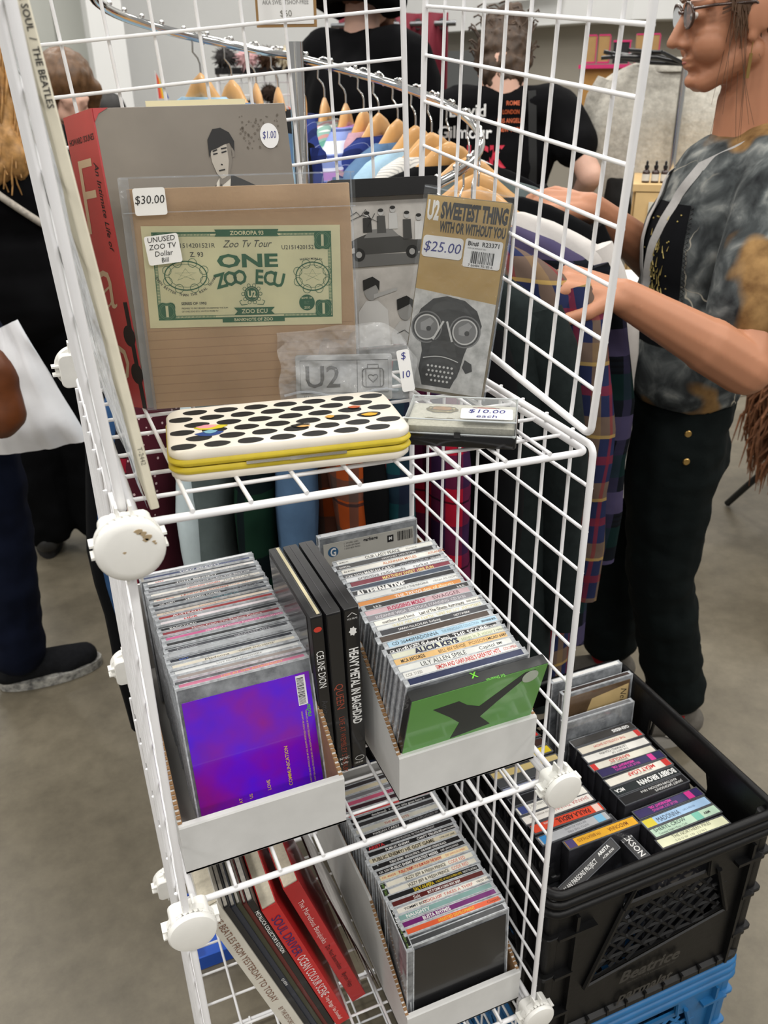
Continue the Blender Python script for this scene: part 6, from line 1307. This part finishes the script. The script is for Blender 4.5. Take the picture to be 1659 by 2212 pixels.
for k in range(40):
    a, e = rnd.uniform(0, 6.28), rnd.uniform(-.9, .9); hc.ell(q2(-.03 + .095 * math.cos(a) * math.sqrt(1 - e * e), .088 * math.sin(a) * math.sqrt(1 - e * e), .03 + .095 * e), (.013, .013, .013))
hm = remesh(hc, .008, 1, 'hair'); crease(hm, .008, 45, 1); obj('hair', hm, mat('hair_dark_brown', (66, 48, 32), .6, var=.5, vscale=50), P2)
paths = []
for k in range(60):
    a, e = rnd.uniform(0, 6.28), rnd.uniform(-.2, 1.2); b0 = Vector((-.03 + .085 * math.cos(a), .085 * math.sin(a), .05 + .10 * e)); paths.append([q2(b0.x + rnd.uniform(-.03, .03) * t, b0.y + .03 * math.sin(a + 4 * t), b0.z - .06 * t + .02 * math.sin(7 * t)) for t in [i / 6 for i in range(7)]])
hair_strands(P2, paths, mat('hair_dark_brown', (66, 48, 32)), r=.003)
bg2 = thing('shoulder_bag', 'black shoulder bag hanging behind the person in lettered t-shirt', 'bag', T(0, 0, 0))
bm = MB(); bm.ell(g2_.p(.0, -.42, 1.00), (.08, .10, .17), g2_.R); bm.ell(g2_.p(.0, -.42, .94), (.09, .11, .13), g2_.R); brm = remesh(bm, .01, 3, 'bag'); crease(brm, .012, 9, 2); obj('bag_body', brm, mat('bag_black', (20, 21, 21), .75, var=.2, vscale=20), bg2)
bvh2 = BVHTree.FromPolygons([v.co.copy() for v in tm2.vertices], [tuple(p.vertices) for p in tm2.polygons])
sp_ = []
for i in range(9):
    t = i / 8; o_ = g2_.p(-.6, -.085 + (-.030) * t, (1.42 - .50 * t) * k2); h = bvh2.ray_cast(o_, g2_.F); sp_.append((h[0] if h[0] else g2_.p(-.15, -.1, 1.2)) + outd * .006)
ribbon('strap', sp_, outd, .024, mat('bag_black', (20, 21, 21)), bg2)
# ---- bearded person in a black hoodie
P3, g3_, q3, k3, tm3, to3 = standing('bearded person in a black hoodie behind the price sign', (1.190, 2.560), 28, 1.81, skin_b, blackcot, darkpants, shoek, sleeve='long', girth=1.25, armL=((.02, .30, 1.10), (.20, .24, .98)), armR=((.02, -.28, 1.08), (.2, -.2, .98)), vox=.012)
hd = MB()
for k in range(11): a = math.radians(70 + 22 * k); hd.cap(g3_.p(-.045 + .105 * math.cos(a), .125 * math.sin(a), 1.50 * 1.08 - .03 * math.cos(a)), g3_.p(-.045 + .105 * math.cos(a + .38), .125 * math.sin(a + .38), 1.50 * 1.08 - .03 * math.cos(a + .38)), .052, .052)
hdm = remesh(hd, .012, 3, 'hood'); crease(hdm, .008, 12, 4); obj('hood', hdm, blackcot, P3)
bd = MB(); bd.ell(q3(.055, 0, -.085), (.05, .058, .05), g3_.R); bd.ell(q3(.06, 0, -.145), (.04, .05, .07), g3_.R); bd.ell(q3(.02, 0, -.05), (.06, .074, .05), g3_.R); bdm = remesh(bd, .009, 2, 'beard'); crease(bdm, .008, 40, 3); obj('beard', bdm, mat('hair_auburn', (96, 58, 36), .7, var=.4, vscale=40), P3)
hr3 = MB(); hr3.ell(q3(-.03, 0, .06), (.10, .082, .085), g3_.R); hr3.ell(q3(-.06, 0, .0), (.065, .075, .07), g3_.R); obj('hair', crease(remesh(hr3, .01, 2, 'hair'), .006, 30), mat('hair_auburn', (96, 58, 36)), P3)
# ---- person with brown bob, looking down, at the left
P4, g4_, q4, k4, tm4, to4 = standing('person with brown bob and tattooed bare arm looking down at the left', (.205, 2.680), -78, 1.46, skin_b, blackcot, darkpants, shoek, tilt=26, slv=.3, fine=True, armL=((.10, .24, 1.06), (.22, .14, .92)), armR=((.12, -.24, 1.04), (.26, -.12, .96)), vox=.009, shoes_=False)
hb = MB(); hb.ell(q4(-.042, 0, .045), (.100, .090, .092), g4_.R); 
for s in (-1, 1): hb.cap(q4(.01, s * .082, .03), q4(.005, s * .082, -.105), .032, .026); hb.cap(q4(-.05, s * .06, .0), q4(-.06, s * .055, -.12), .05, .04)
hbm = remesh(hb, .008, 3, 'hair'); crease(hbm, .005, 45, 2, .3); obj('hair', hbm, mat('hair_chestnut', (98, 70, 44), .45, var=.35, vscale=45), P4)
tt = MB(); bb4 = g4_.p(-.01 * k4, .235 * k4, 1.20 * k4)
for k in range(3): tt.tube([bb4 + g4_.d(.01 * math.cos(i * .6 + k), .035, .04 - .02 * i - .03 * k) for i in range(5)], .0022, 4)
obj('tattoo', tt, mat('tattoo_ink', (70, 74, 74), .7), P4)
for s in (-1, 1):
    shm = MB(); o_ = g4_.p(.0, s * .09, 0); shm.cap(o_ + g4_.d(-.05, 0, .075), o_ + g4_.d(.10, 0, .028), .030, .028); sh_ = obj('shoe', remesh(shm, .008, 2, 'shoe'), shoek, P4); obj('heel', MB().tube([o_ + g4_.d(-.055, 0, .06), o_ + g4_.d(-.06, 0, .001)], [.018, .010], 10), shoek, sh_, smooth=60)
    obj('bow', MB().ell(o_ + g4_.d(.02, .02, .085), (.025, .02, .014)).ell(o_ + g4_.d(.02, -.02, .085), (.025, .02, .014)), shoek, sh_, smooth=60)
# ---- blond person in black, partly out of frame
P5, g5_, q5, k5, tm5, to5 = standing('person with long wavy blond hair in black clothes at the left edge', (-.030, 2.180), 82, 1.53, skin_b, blackcot, darkpants, mat('boot_leather', (46, 46, 46), .5), sleeve='long', girth=1.1, armL=((.10, .26, 1.08), (.28, .16, .95)), armR=((.12, -.27, 1.06), (.24, -.26, .86)), wide=True)
blond = mat('hair_blond', (176, 132, 78), .5, var=.4, vscale=45); paths = []; rnd = random.Random(21)
hb = MB(); hb.ell(q5(-.03, 0, .035), (.11, .10, .105), g5_.R)
for k in range(9): a = math.radians(70 + k * 27.5); hb.cap(q5(-.03 + .085 * math.cos(a), .085 * math.sin(a), .02), q5(-.05 + .10 * math.cos(a), .12 * math.sin(a), -.25), .045, .038)
hbm = remesh(hb, .010, 2, 'hair'); crease(hbm, .016, 26, 2, .55); obj('hair', hbm, blond, P5)
for k in range(150):
    a = math.radians(rnd.uniform(55, 305)); r0 = rnd.uniform(.108, .125); ph_ = rnd.uniform(0, 6.28); L = rnd.uniform(.28, .38)
    paths.append([q5(-.035 + (r0 + .03 * t) * math.cos(a) + .012 * math.sin(9 * t + ph_), (r0 + .035 * t) * math.sin(a) + .012 * math.cos(9 * t + ph_), .06 - L * t) for t in [i / 12 for i in range(13)]])
hair_strands(P5, paths, blond, r=.0045)
bvh5 = BVHTree.FromPolygons([v.co.copy() for v in tm5.vertices], [tuple(p.vertices) for p in tm5.polygons]); sp_ = []
for i in range(10):
    t = i / 9; h = bvh5.ray_cast(g5_.p(-.6, .12 - .36 * t, (1.36 - .36 * t) * k5), g5_.F); sp_.append((h[0] if h[0] else g5_.p(-.17, .12 - .36 * t, (1.36 - .36 * t) * k5)) - g5_.F * .006)
obj('braided_strap', MB().tube(sp_, .010, 8), mat('strap_braid', (196, 188, 176), .9, var=.3, vscale=120), P5, smooth=60)
# ---- person in navy trousers at the left edge
P6, g6_, q6, k6, tm6, to6 = standing('person in navy trousers and black trainers at the lower left edge', (-.225, 1.570), 8, 1.66, skin_b, mat('navy_jacket', (22, 28, 44), .9), mat('navy_trousers', (11, 17, 34), .9, var=.15, vscale=20, bump=.2, bscale=14), mat('trainer_knit', (28, 29, 32), .9, var=.2, vscale=90), sleeve='long', shoes_=False, stride=.36, armR=((-.10, -.22, 1.10), (-.12, -.20, .86)))
for s, ff in ((1, -.36), (-1, -.01)):
    s_ = shoes(g6_, P6, (ff, s * .10), 4 * s, mat('trainer_knit', (28, 29, 32)), mat('trainer_sole', (196, 194, 186), .7, var=.35, vscale=60, c2=(70, 70, 70)), .245)
# ---- carrier bag and purse held at the left edge
cbg = thing('carrier_bag', 'white plastic carrier bag hanging at the left edge', 'bag', T(0, 0, 0))
cm_ = MB(); c0 = Vector((-.075, 1.270, .705)); ex = Vector((.92, -.39, 0)); ey = Vector((.39, .92, 0)); n, m__ = 18, 18; th_ = (-1, 1)
for sgn in th_:
    for j in range(m__ + 1):
        for i in range(n + 1):
            u, v = i / n - .5, j / m__; wv = (.23 * (1 - v) + .08 * v); bul = sgn * .040 * (1 - abs(2 * u) ** 2.5) * (1 - v * .75) * (.4 + .6 * min(1, v * 5)); fo = .012 * noise.noise(Vector((u * 8, v * 3, sgn)))
            p = c0 + ex * (u * wv - .02 * v) + ey * (bul + fo) + Vector((0, 0, .25 * v + .035 * u)); cm_.v.append(tuple(p))
o2 = (n + 1) * (m__ + 1)
for sft in (0, o2):
    for j in range(m__):
        for i in range(n): a = sft + j * (n + 1) + i; cm_.f.append((a, a + 1, a + n + 2, a + n + 1))
for i in range(n): cm_.f.append((i, o2 + i, o2 + i + 1, i + 1))
for j in range(m__): a = j * (n + 1); cm_.f.append((a, a + n + 1, o2 + a + n + 1, o2 + a)); cm_.f.append((a + n, o2 + a + n, o2 + a + 2 * n + 1, a + 2 * n + 1))
obj('bag_body', cm_, mat('white_polythene', (232, 233, 236), .35, var=.06, vscale=10, trans=0.0), cbg, smooth=70)
obj('handle', MB().tube([c0 + ex * -.06 + Vector((0, 0, .24)), c0 + ex * -.09 + Vector((0, 0, .32)), c0 + ex * -.14 + Vector((0, 0, .40))], [.022, .012, .012], 8, flat=.5), mat('white_polythene', (206, 208, 212)), cbg, smooth=70)
pu = thing('leather_purse', 'brown leather purse in front of the white carrier bag', 'bag', T(0, 0, 0))
pm_ = MB(); pm_.ell(Vector((-.128, 1.100, .895)), (.062, .04, .085), Matrix((ex, ey, (0, 0, 1))).transposed()); pm_.ell(Vector((-.124, 1.100, .860)), (.060, .045, .060), Matrix((ex, ey, (0, 0, 1))).transposed())
pmm = remesh(pm_, .009, 3, 'purse'); crease(pmm, .008, 12, 5); obj('purse_body', pmm, mat('brown_leather', (104, 56, 26), .45, var=.25, vscale=16), pu)
obj('strap', MB().tube([Vector((-.135, 1.10, .97)), Vector((-.18, 1.10, 1.08)), Vector((-.24, 1.11, 1.20))], .008, 6, flat=.4), mat('brown_leather', (104, 56, 26)), pu, smooth=60)
# ================================================================ the rest of the hall
# ---- bulkhead, door and grey walling behind the right
bh = struct('wall_bulkhead', MB().prism([(5.30, 6.60), (9.5, 4.70), (9.9, 9.5), (4.20, 10.3)], 1.80, 5.0), wall_white)
struct('wall_right', MB().prism([(5.55, 6.95), (9.5, 5.2), (9.9, 9.6), (4.50, 10.3)], 0.0, 1.80), wall_tan)
d1_ = struct('door_1', MB().prism([(4.66, 9.02), (4.93, 8.30), (5.03, 8.36), (4.76, 9.08)], 0.0, 1.62), mat('door_grey', (96, 98, 98), .6))
obj('door_frame', MB().prism([(4.56, 9.20), (4.62, 9.03), (4.70, 9.06), (4.64, 9.23)], 0, 1.70).prism([(4.92, 8.28), (4.97, 8.14), (5.06, 8.18), (5.0, 8.32)], 0, 1.70), mat('frame_pale', (150, 148, 142), .6), d1_)
wp = thing('wall_panel', 'white rectangular panel high on the bulkhead', 'sign', T(4.83, 7.80, 2.02) @ RZ(-72.2 - 0))
obj('panel', MB().box((0, -.02, .12), (.95, .03, .26)), wall_white, wp); obj('edge_trim', MB().box((.485, -.02, .12), (.02, .036, .28)), mat('edge_tan', (176, 164, 130), .6), wp)
# ---- maroon curtain
cu = thing('curtain', 'maroon curtain with metal eyelets hanging behind the hooded person', 'curtain', T(1.845, 3.760, 0) @ RZ(-31))
cm2 = MB(); n, rws = 60, 8
for j in range(rws + 1):
    for i in range(n + 1): u = i / n; cm2.v.append((-.30 + .52 * u, .045 * math.sin(u * 2 * PI * 4.5) * (.7 + .3 * j / rws), .03 + (1.645 - .03) * j / rws))
for j in range(rws):
    for i in range(n): a = j * (n + 1) + i; cm2.f.append((a, a + 1, a + n + 2, a + n + 1))
cob = obj('cloth', cm2, mat('maroon_cloth', (112, 24, 42), .85, var=.1, vscale=20), cu, smooth=80); mo = cob.modifiers.new('thickness', 'SOLIDIFY'); mo.thickness = .004
for i in range(5):
    u = (.06 + i * .222); obj('eyelet', MB().tube([(-.30 + .52 * u + .02 * math.cos(a), .045 * math.sin(u * 2 * PI * 4.5) - .006, 1.60 + .02 * math.sin(a)) for a in [2 * PI * k / 16 for k in range(16)]], .005, 6, closed=True), mat('gunmetal', (120, 122, 124), .3, .9), cu, smooth=60)
obj('curtain_rod', MB().tube([(-.34, 0, 1.60), (.26, 0, 1.60)], .012, 10), mat('gunmetal', (120, 122, 124)), cu, smooth=60)
# ---- pegboard stand
pg = thing('pegboard_display', 'tan pegboard stand with pink-trimmed kraft packets on top', 'display stand', T(2.66, 3.14, 0) @ RZ(-33))
obj('board', MB().box((0, 0, .90), (.33, .02, 1.00)), mat('pegboard', (176, 130, 68), .7, var=.08, vscale=30), pg)
obj('edge', MB().box((.168, 0, .90), (.008, .026, 1.0)).box((-.168, 0, .90), (.008, .026, 1.0)), mat('alu', (170, 170, 168), .3, .8), pg)
for s in (-.14, .14): obj('leg', MB().tube([(s, 0, .42), (s, .02, .01)], .012, 8), mat('alu', (170, 170, 168)), pg, smooth=60)
for r_ in (1.17, 1.08, .98):
    for k in range(6): obj('peg_hook', MB().tube([(-.125 + k * .05, -.01, r_), (-.125 + k * .05, -.035, r_ - .004), (-.122 + k * .05, -.04, r_ + .008)], .0018, 5), mat('peg_white', (206, 206, 204), .4), pg)
for k, (x0, c) in enumerate(((-.16, 0), (-.10, 0), (.065, 0), (.115, 0))):
    pk_ = obj('packet', MB().box((x0 + .026, -.01, 1.475), (.050, .05, .11)), mat('kraft_packet', (176, 140, 90), .8, var=.08, vscale=20), pg); obj('trim', MB().box((x0 + .026, -.0365, 1.424), (.054, .004, .008)).box((x0 + .052, -.0365, 1.475), (.004, .004, .11)).box((x0 + .026, -.01, 1.533), (.05, .054, .006)), mat('pink_trim', (206, 44, 110), .5), pk_)
obj('dark_box', MB().box((.005, -.01, 1.462), (.07, .05, .085)), mat('dark_box', (26, 24, 30), .5), pg); obj('trim', MB().box((.005, -.037, 1.508), (.08, .004, .008)).box((.04, -.037, 1.462), (.005, .004, .09)), mat('pink_trim', (206, 44, 110)), pg)
obj('top_shelf', MB().box((0, 0, 1.408), (.36, .08, .016)), mat('pink_trim', (206, 44, 110)), pg)
# ---- grey chair back
ch = thing('office_chair', 'pale grey moulded chair back beside the pegboard', 'chair', T(2.20, 2.38, 0) @ RZ(-40))
obj('backrest', autosmooth(MB().prism(rrect(-.14, .14, .72, 1.20, .11, 8), -.02, .02, RX(90), .006).mesh(), 50), mat('chair_grey', (168, 170, 172), .5), ch); obj('seat', autosmooth(MB().slab(-.2, .2, -.4, .0, .44, .48, .08, .008).mesh(), 50), mat('chair_grey', (168, 170, 172)), ch); obj('back_stem', MB().tube([(0, .03, .80), (0, .05, .55), (0, -.05, .45)], .02, 8), mat('gunmetal', (120, 122, 124)), ch, smooth=60)
for sx in (-.17, .17):
    for sy in (-.37, -.03): obj('leg', MB().tube([(sx, sy, .45), (sx * 1.15, sy * 1.05, .005)], .011, 8), mat('gunmetal', (120, 122, 124)), ch, smooth=60)
# ---- heather fleece on a stand
fl_ = thing('fleece_jacket', 'heather grey fleece hanging on a chrome stand behind the woman', 'jacket', T(1.90, 1.83, 0) @ RZ(-40))
fb1, fsl, fcol = shirt_meshes(31, .78, .26, .075, .55, .8); flm = mat('heather_fleece', (186, 182, 172), .98, var=.18, vscale=60, bump=.4, bscale=50)
FMx = T(0, 0, 1.52); obj('jacket_body', fb1, flm, fl_, FMx); obj('collar', fcol, flm, fl_, FMx)
for s_ in fsl: obj('sleeve', s_, flm, fl_, FMx)
gs = thing('garment_stand', 'chrome garment stand with black wire arms by the fleece', 'clothes rack', T(1.90, 1.83, 0) @ RZ(-40))
obj('pole', MB().tube([(.03, -.115, .03), (.03, -.115, 1.40)], .010, 10), chrome, gs, smooth=60); obj('foot', MB().lathe([(.001, 0), (.16, 0), (.16, .01), (.02, .03), (.001, .03)], 30, T(.03, -.115, 0)), chrome, gs, smooth=40)
for k in range(6): a = math.radians(150 + k * 16); obj('wire_arm', MB().tube([(.03, -.115, 1.40), (.03 + .10 * math.cos(a), -.115 + .10 * math.sin(a), 1.405 + .012 * (k % 3)), (.03 + .24 * math.cos(a), -.115 + .24 * math.sin(a), 1.42 + .015 * (k % 2))], .0055, 6), mat('wire_black', (18, 18, 20), .4), gs, smooth=60)
obj('wire_arm', MB().tube([(.03 + .15 * math.cos(2.5 + i * .35), -.115 + .15 * math.sin(2.5 + i * .35), 1.43) for i in range(6)], .005, 6), mat('wire_black', (18, 18, 20)), gs, smooth=60)
# ---- pine crate stall with dropper bottles
pine = mat('pine', (206, 174, 122), .6, var=.15, vscale=9); stall = thing('pine_crate', 'upright pine crate stall with a small card label', 'crate', T(1.800, 1.575, 0) @ RZ(-38))
for z0, z1 in ((.70, .90), (.905, 1.085)): obj('plank', MB().box((0, -.15, (z0 + z1) / 2), (.30, .018, z1 - z0 - .004)), pine, stall); obj('plank', MB().box((0, .15, (z0 + z1) / 2), (.30, .018, z1 - z0 - .004)), pine, stall)
for sx in (-.14, .14): obj('post', MB().box((sx, -.125, .545), (.03, .03, 1.08)), pine, stall); obj('post', MB().box((sx, .125, .545), (.03, .03, 1.08)), pine, stall)
obj('top_board', MB().box((0, 0, 1.095), (.32, .32, .018)), pine, stall); obj('side_panel', MB().box((-.152, 0, .89), (.012, .28, .38)), pine, stall)
lbc = obj('label_card', MB().box((-.075, -.163, 1.03), (.075, .004, .058)), mat('card_cream', (216, 212, 196), .7), stall); obj('print_lines', MB().box((-.075, -.1655, 1.040), (.050, .001, .005)).box((-.075, -.1655, 1.028), (.035, .001, .004)).box((-.075, -.1655, 1.016), (.044, .001, .003)), ink((150, 150, 140)), lbc)
amber = mat('amber_glass', (44, 22, 12), .12, coat=.4)
for k, (x, lb_) in enumerate(((-.128, 'leftmost'), (-.103, 'middle'), (-.078, 'rightmost'))):
    bt = thing('dropper_bottle', f'amber dropper bottle with white label, {lb_} of three on the pine stall', 'bottle', stall.matrix_world @ T(x, -.11, 1.104) @ Matrix.Scale(.55, 4), 'dropper bottles on the pine stall')
    obj('bottle', MB().lathe([(.001, 0), (.018, 0), (.019, .003), (.019, .050), (.015, .058), (.009, .062), (.009, .070)], 18), amber, bt, smooth=40); obj('paper_label', MB().lathe([(.0192, .010), (.0194, .010), (.0194, .042), (.0192, .042)], 18), mat('bottle_label', (206, 206, 202), .6), bt, smooth=40)
    obj('dropper', MB().lathe([(.011, .068), (.011, .082), (.006, .084), (.0062, .100), (.001, .106)], 14), mat('wire_black', (18, 18, 20)), bt, smooth=40)
tb = thing('display_table', 'low table of folded pale prints behind the hanging shirts', 'table', T(1.36, 1.25, 0) @ RZ(-25))
obj('table_top', MB().slab(-.18, .18, -.12, .12, .86, .885, .01, .003), mat('table_white', (150, 150, 142), .6), tb)
for sx in (-.16, .16):
    for sy in (-.10, .10): obj('leg', MB().tube([(sx, sy, .86), (sx, sy, .005)], .013, 8), mat('gunmetal', (120, 122, 124)), tb, smooth=60)
for k, (c, dx) in enumerate((((222, 218, 200), 0), ((196, 190, 150), .02), ((230, 230, 226), -.01))):
    pr3 = obj('folded_print', MB().slab(-.16, .14, -.11, .10, 0, .012, .006, .002), mat('print_stock_%d' % k, c, .8), None); pr3.matrix_world = tb.matrix_world @ T(dx, 0, .886 + k * .013); tag(pr3, ['pale cream folded print lowest on the low table', 'khaki folded print in the middle of the low table pile', 'white folded print on top of the low table pile'][k], 'print', 'folded prints')
# ---- fur hats on a grid stand, far left of centre
gsn = thing('grid_stand', 'white grid stand topped with fluffy hats behind the hangers', 'display stand', T(1.43, 4.30, 0) @ RZ(-14))
gm_ = MB()
for k in range(13): gm_.tube([(-.36 + k * .06, 0, .45), (-.36 + k * .06, 0, 1.42)], .004, 5)
for k in range(17): gm_.tube([(-.36, 0, .46 + k * .06), (.36, 0, .46 + k * .06)], .004, 5)
obj('grid', gm_, m_white, gsn)
for s in (-.36, .36): obj('upright', MB().tube([(s, 0, 1.42), (s, 0, .005)], .012, 8), m_white, gsn, smooth=60)
obj('top_bar', MB().box((0, -.02, 1.415), (.74, .05, .03)), mat('wire_black', (18, 18, 20)), gsn)
def fluffy(nm, lab, cat, M, r, c, n=220, seed=0, grp=None):
    t = thing(nm, lab, cat, M, grp); rnd = random.Random(seed); mb = MB().ell((0, 0, 0), (r * .8, r * .8, r * .7)); core = obj('core', crease(remesh(mb, r * .12, 1, 'core'), r * .12, 6 / r, seed), mat('fur_%02x%02x%02x' % tuple(c), c, .95, var=.3, vscale=40), t)
    fu = MB()
    for k in range(n):
        d = Vector((rnd.gauss(0, 1), rnd.gauss(0, 1), rnd.gauss(0, 1))).normalized(); p0 = d * r * .62; p1 = d * r * rnd.uniform(.95, 1.2) + Vector((rnd.uniform(-.2, .2), rnd.uniform(-.2, .2), -.15)) * r
        fu.tube([p0, p1], [r * .05, r * .012], 4)
    obj('fur', fu, mat('fur_%02x%02x%02x' % tuple(c), c), t, kind='stuff'); return t
HB = gsn.matrix_world
for k, (x, c, lab) in enumerate(((-.31, (60, 58, 58), 'grey fluffy hat, leftmost on the grid stand'), (-.20, (216, 176, 178), 'pale pink fluffy hat on the grid stand'), (-.10, (70, 52, 40), 'brown fluffy hat left of the cream one'), (.0, (206, 196, 170), 'cream fluffy hat in the middle of the grid stand'), (.10, (84, 60, 44), 'brown fluffy hat right of the cream one'), (.19, (222, 220, 214), 'white fluffy hat on the grid stand'), (.29, (52, 42, 34), 'dark brown fluffy hat, rightmost on the grid stand'))):
    fluffy('fluffy_hat', lab, 'hat', HB @ T(x, -.03, 1.475), .062, c, 160, k, 'fluffy hats')
for k, (x, z, c, lab) in enumerate(((-.10, 1.31, (50, 40, 34), 'dark fur hat hanging low on the grid left side'), (-.20, 1.24, (66, 50, 42), 'brown fur hat at the left of the lower row'), (.02, 1.20, (216, 96, 40), 'orange pompom hat on the grid stand'), (.10, 1.17, (178, 40, 120), 'magenta pompom hat on the grid stand'), (.17, 1.22, (206, 90, 44), 'small orange pompom hat by the magenta one'))):
    fluffy('pompom_hat', lab, 'hat', HB @ T(x, -.075, z), .055, c, 140, 20 + k, 'pompom hats')
fgp = thing('rainbow_flag', 'tiny rainbow flag standing in the far crowd', 'flag', T(.92, 5.2, 0) @ RZ(-10))
for k, c in enumerate(((206, 40, 40), (226, 120, 40), (226, 196, 50), (60, 150, 70), (50, 80, 170))): obj('stripe', MB().prism([(-.02 + k * .012, 1.28), (-.008 + k * .012, 1.28), (-.012 + k * .006, 1.40 - .012 * k), (-.02 + k * .007, 1.42 - .012 * k)], -.002, .002, RX(90)), ink(c), fgp)
obj('stick', MB().tube([(-.022, 0, 1.43), (-.022, 0, .01)], .004, 6), mat('peg_white', (206, 206, 204)), fgp)
P7, g7_, q7, k7, tm7, to7 = standing('distant dark-haired person in green among the far crowd', (.66, 5.6), -80, 1.30, skin_b, mat('green_top', (96, 120, 60), .9), darkpants, shoek, vox=.014)
hb = MB(); hb.ell(q7(-.02, 0, .04), (.11, .10, .10), g7_.R); obj('hair', remesh(hb, .014, 2, 'hair'), mat('hair_black', (30, 28, 26), .6), P7)
rb_ = thing('red_box', 'small red display box in the far crowd', 'box', T(.34, 5.3, 0)); obj('carton', MB().slab(-.06, .06, -.06, .06, 1.20, 1.30, .004, .002), mat('carton_red', (170, 36, 40), .6), rb_); obj('stand', MB().tube([(0, 0, 1.20), (0, 0, .005)], .015, 8), mat('gunmetal', (120, 122, 124)), rb_)
# ---- folding chair and fur coat at the right edge
fch = thing('folding_chair', 'dark metal folding chair at the right edge of the floor', 'chair', T(2.31, 1.31, 0)); dkm = mat('dark_metal', (52, 54, 56), .4, .6)
for s in (-.2, .2): obj('leg', MB().tube([(s, -.20, .01), (s, .10, .46), (s, .20, .85)], .012, 8), dkm, fch, smooth=60); obj('leg', MB().tube([(s * .9, .22, .01), (s * .9, -.10, .46)], .012, 8), dkm, fch, smooth=60)
obj('seat', autosmooth(MB().slab(-.2, .2, -.18, .2, .45, .475, .04, .005).mesh(), 40), dkm, fch); obj('backrest', autosmooth(MB().slab(-.2, .2, .17, .20, .66, .86, .01, .004).mesh(), 40), dkm, fch)
coat = thing('fur_coat', 'shaggy brown fur coat draped at the right edge', 'coat', T(2.075, 1.185, .50)); rnd = random.Random(4); cf = MB(); cc = MB()
for k in range(5): cc.ell((.0 + .03 * k, .04 * k, -.02 - .0 * k), (.10, .10, .22))
obj('lining', crease(remesh(cc, .012, 2, 'coat'), .02, 14), mat('fur_brown', (104, 74, 56), .95, var=.3, vscale=30), coat)
for k in range(900):
    a, z = rnd.uniform(0, 6.28), rnd.uniform(-.2, .18); p0 = Vector((.06 + .15 * math.cos(a) * math.sqrt(1 - (z / .24) ** 2), .08 + .16 * math.sin(a) * math.sqrt(1 - (z / .24) ** 2), z)); d = Vector((math.cos(a), math.sin(a), 0)); p1 = p0 + d * .03 + Vector((rnd.uniform(-.02, .02), rnd.uniform(-.02, .02), -.05)); p2 = p1 + Vector((rnd.uniform(-.02, .02), 0, -rnd.uniform(.04, .10)))
    cf.tube([p0, p1, p2], [.006, .004, .001], 4)
obj('fur', cf, mat('fur_tips', (128, 84, 56), .8, var=.4, vscale=30), coat, kind='stuff')

bpy.data.scenes.remove(TMP)
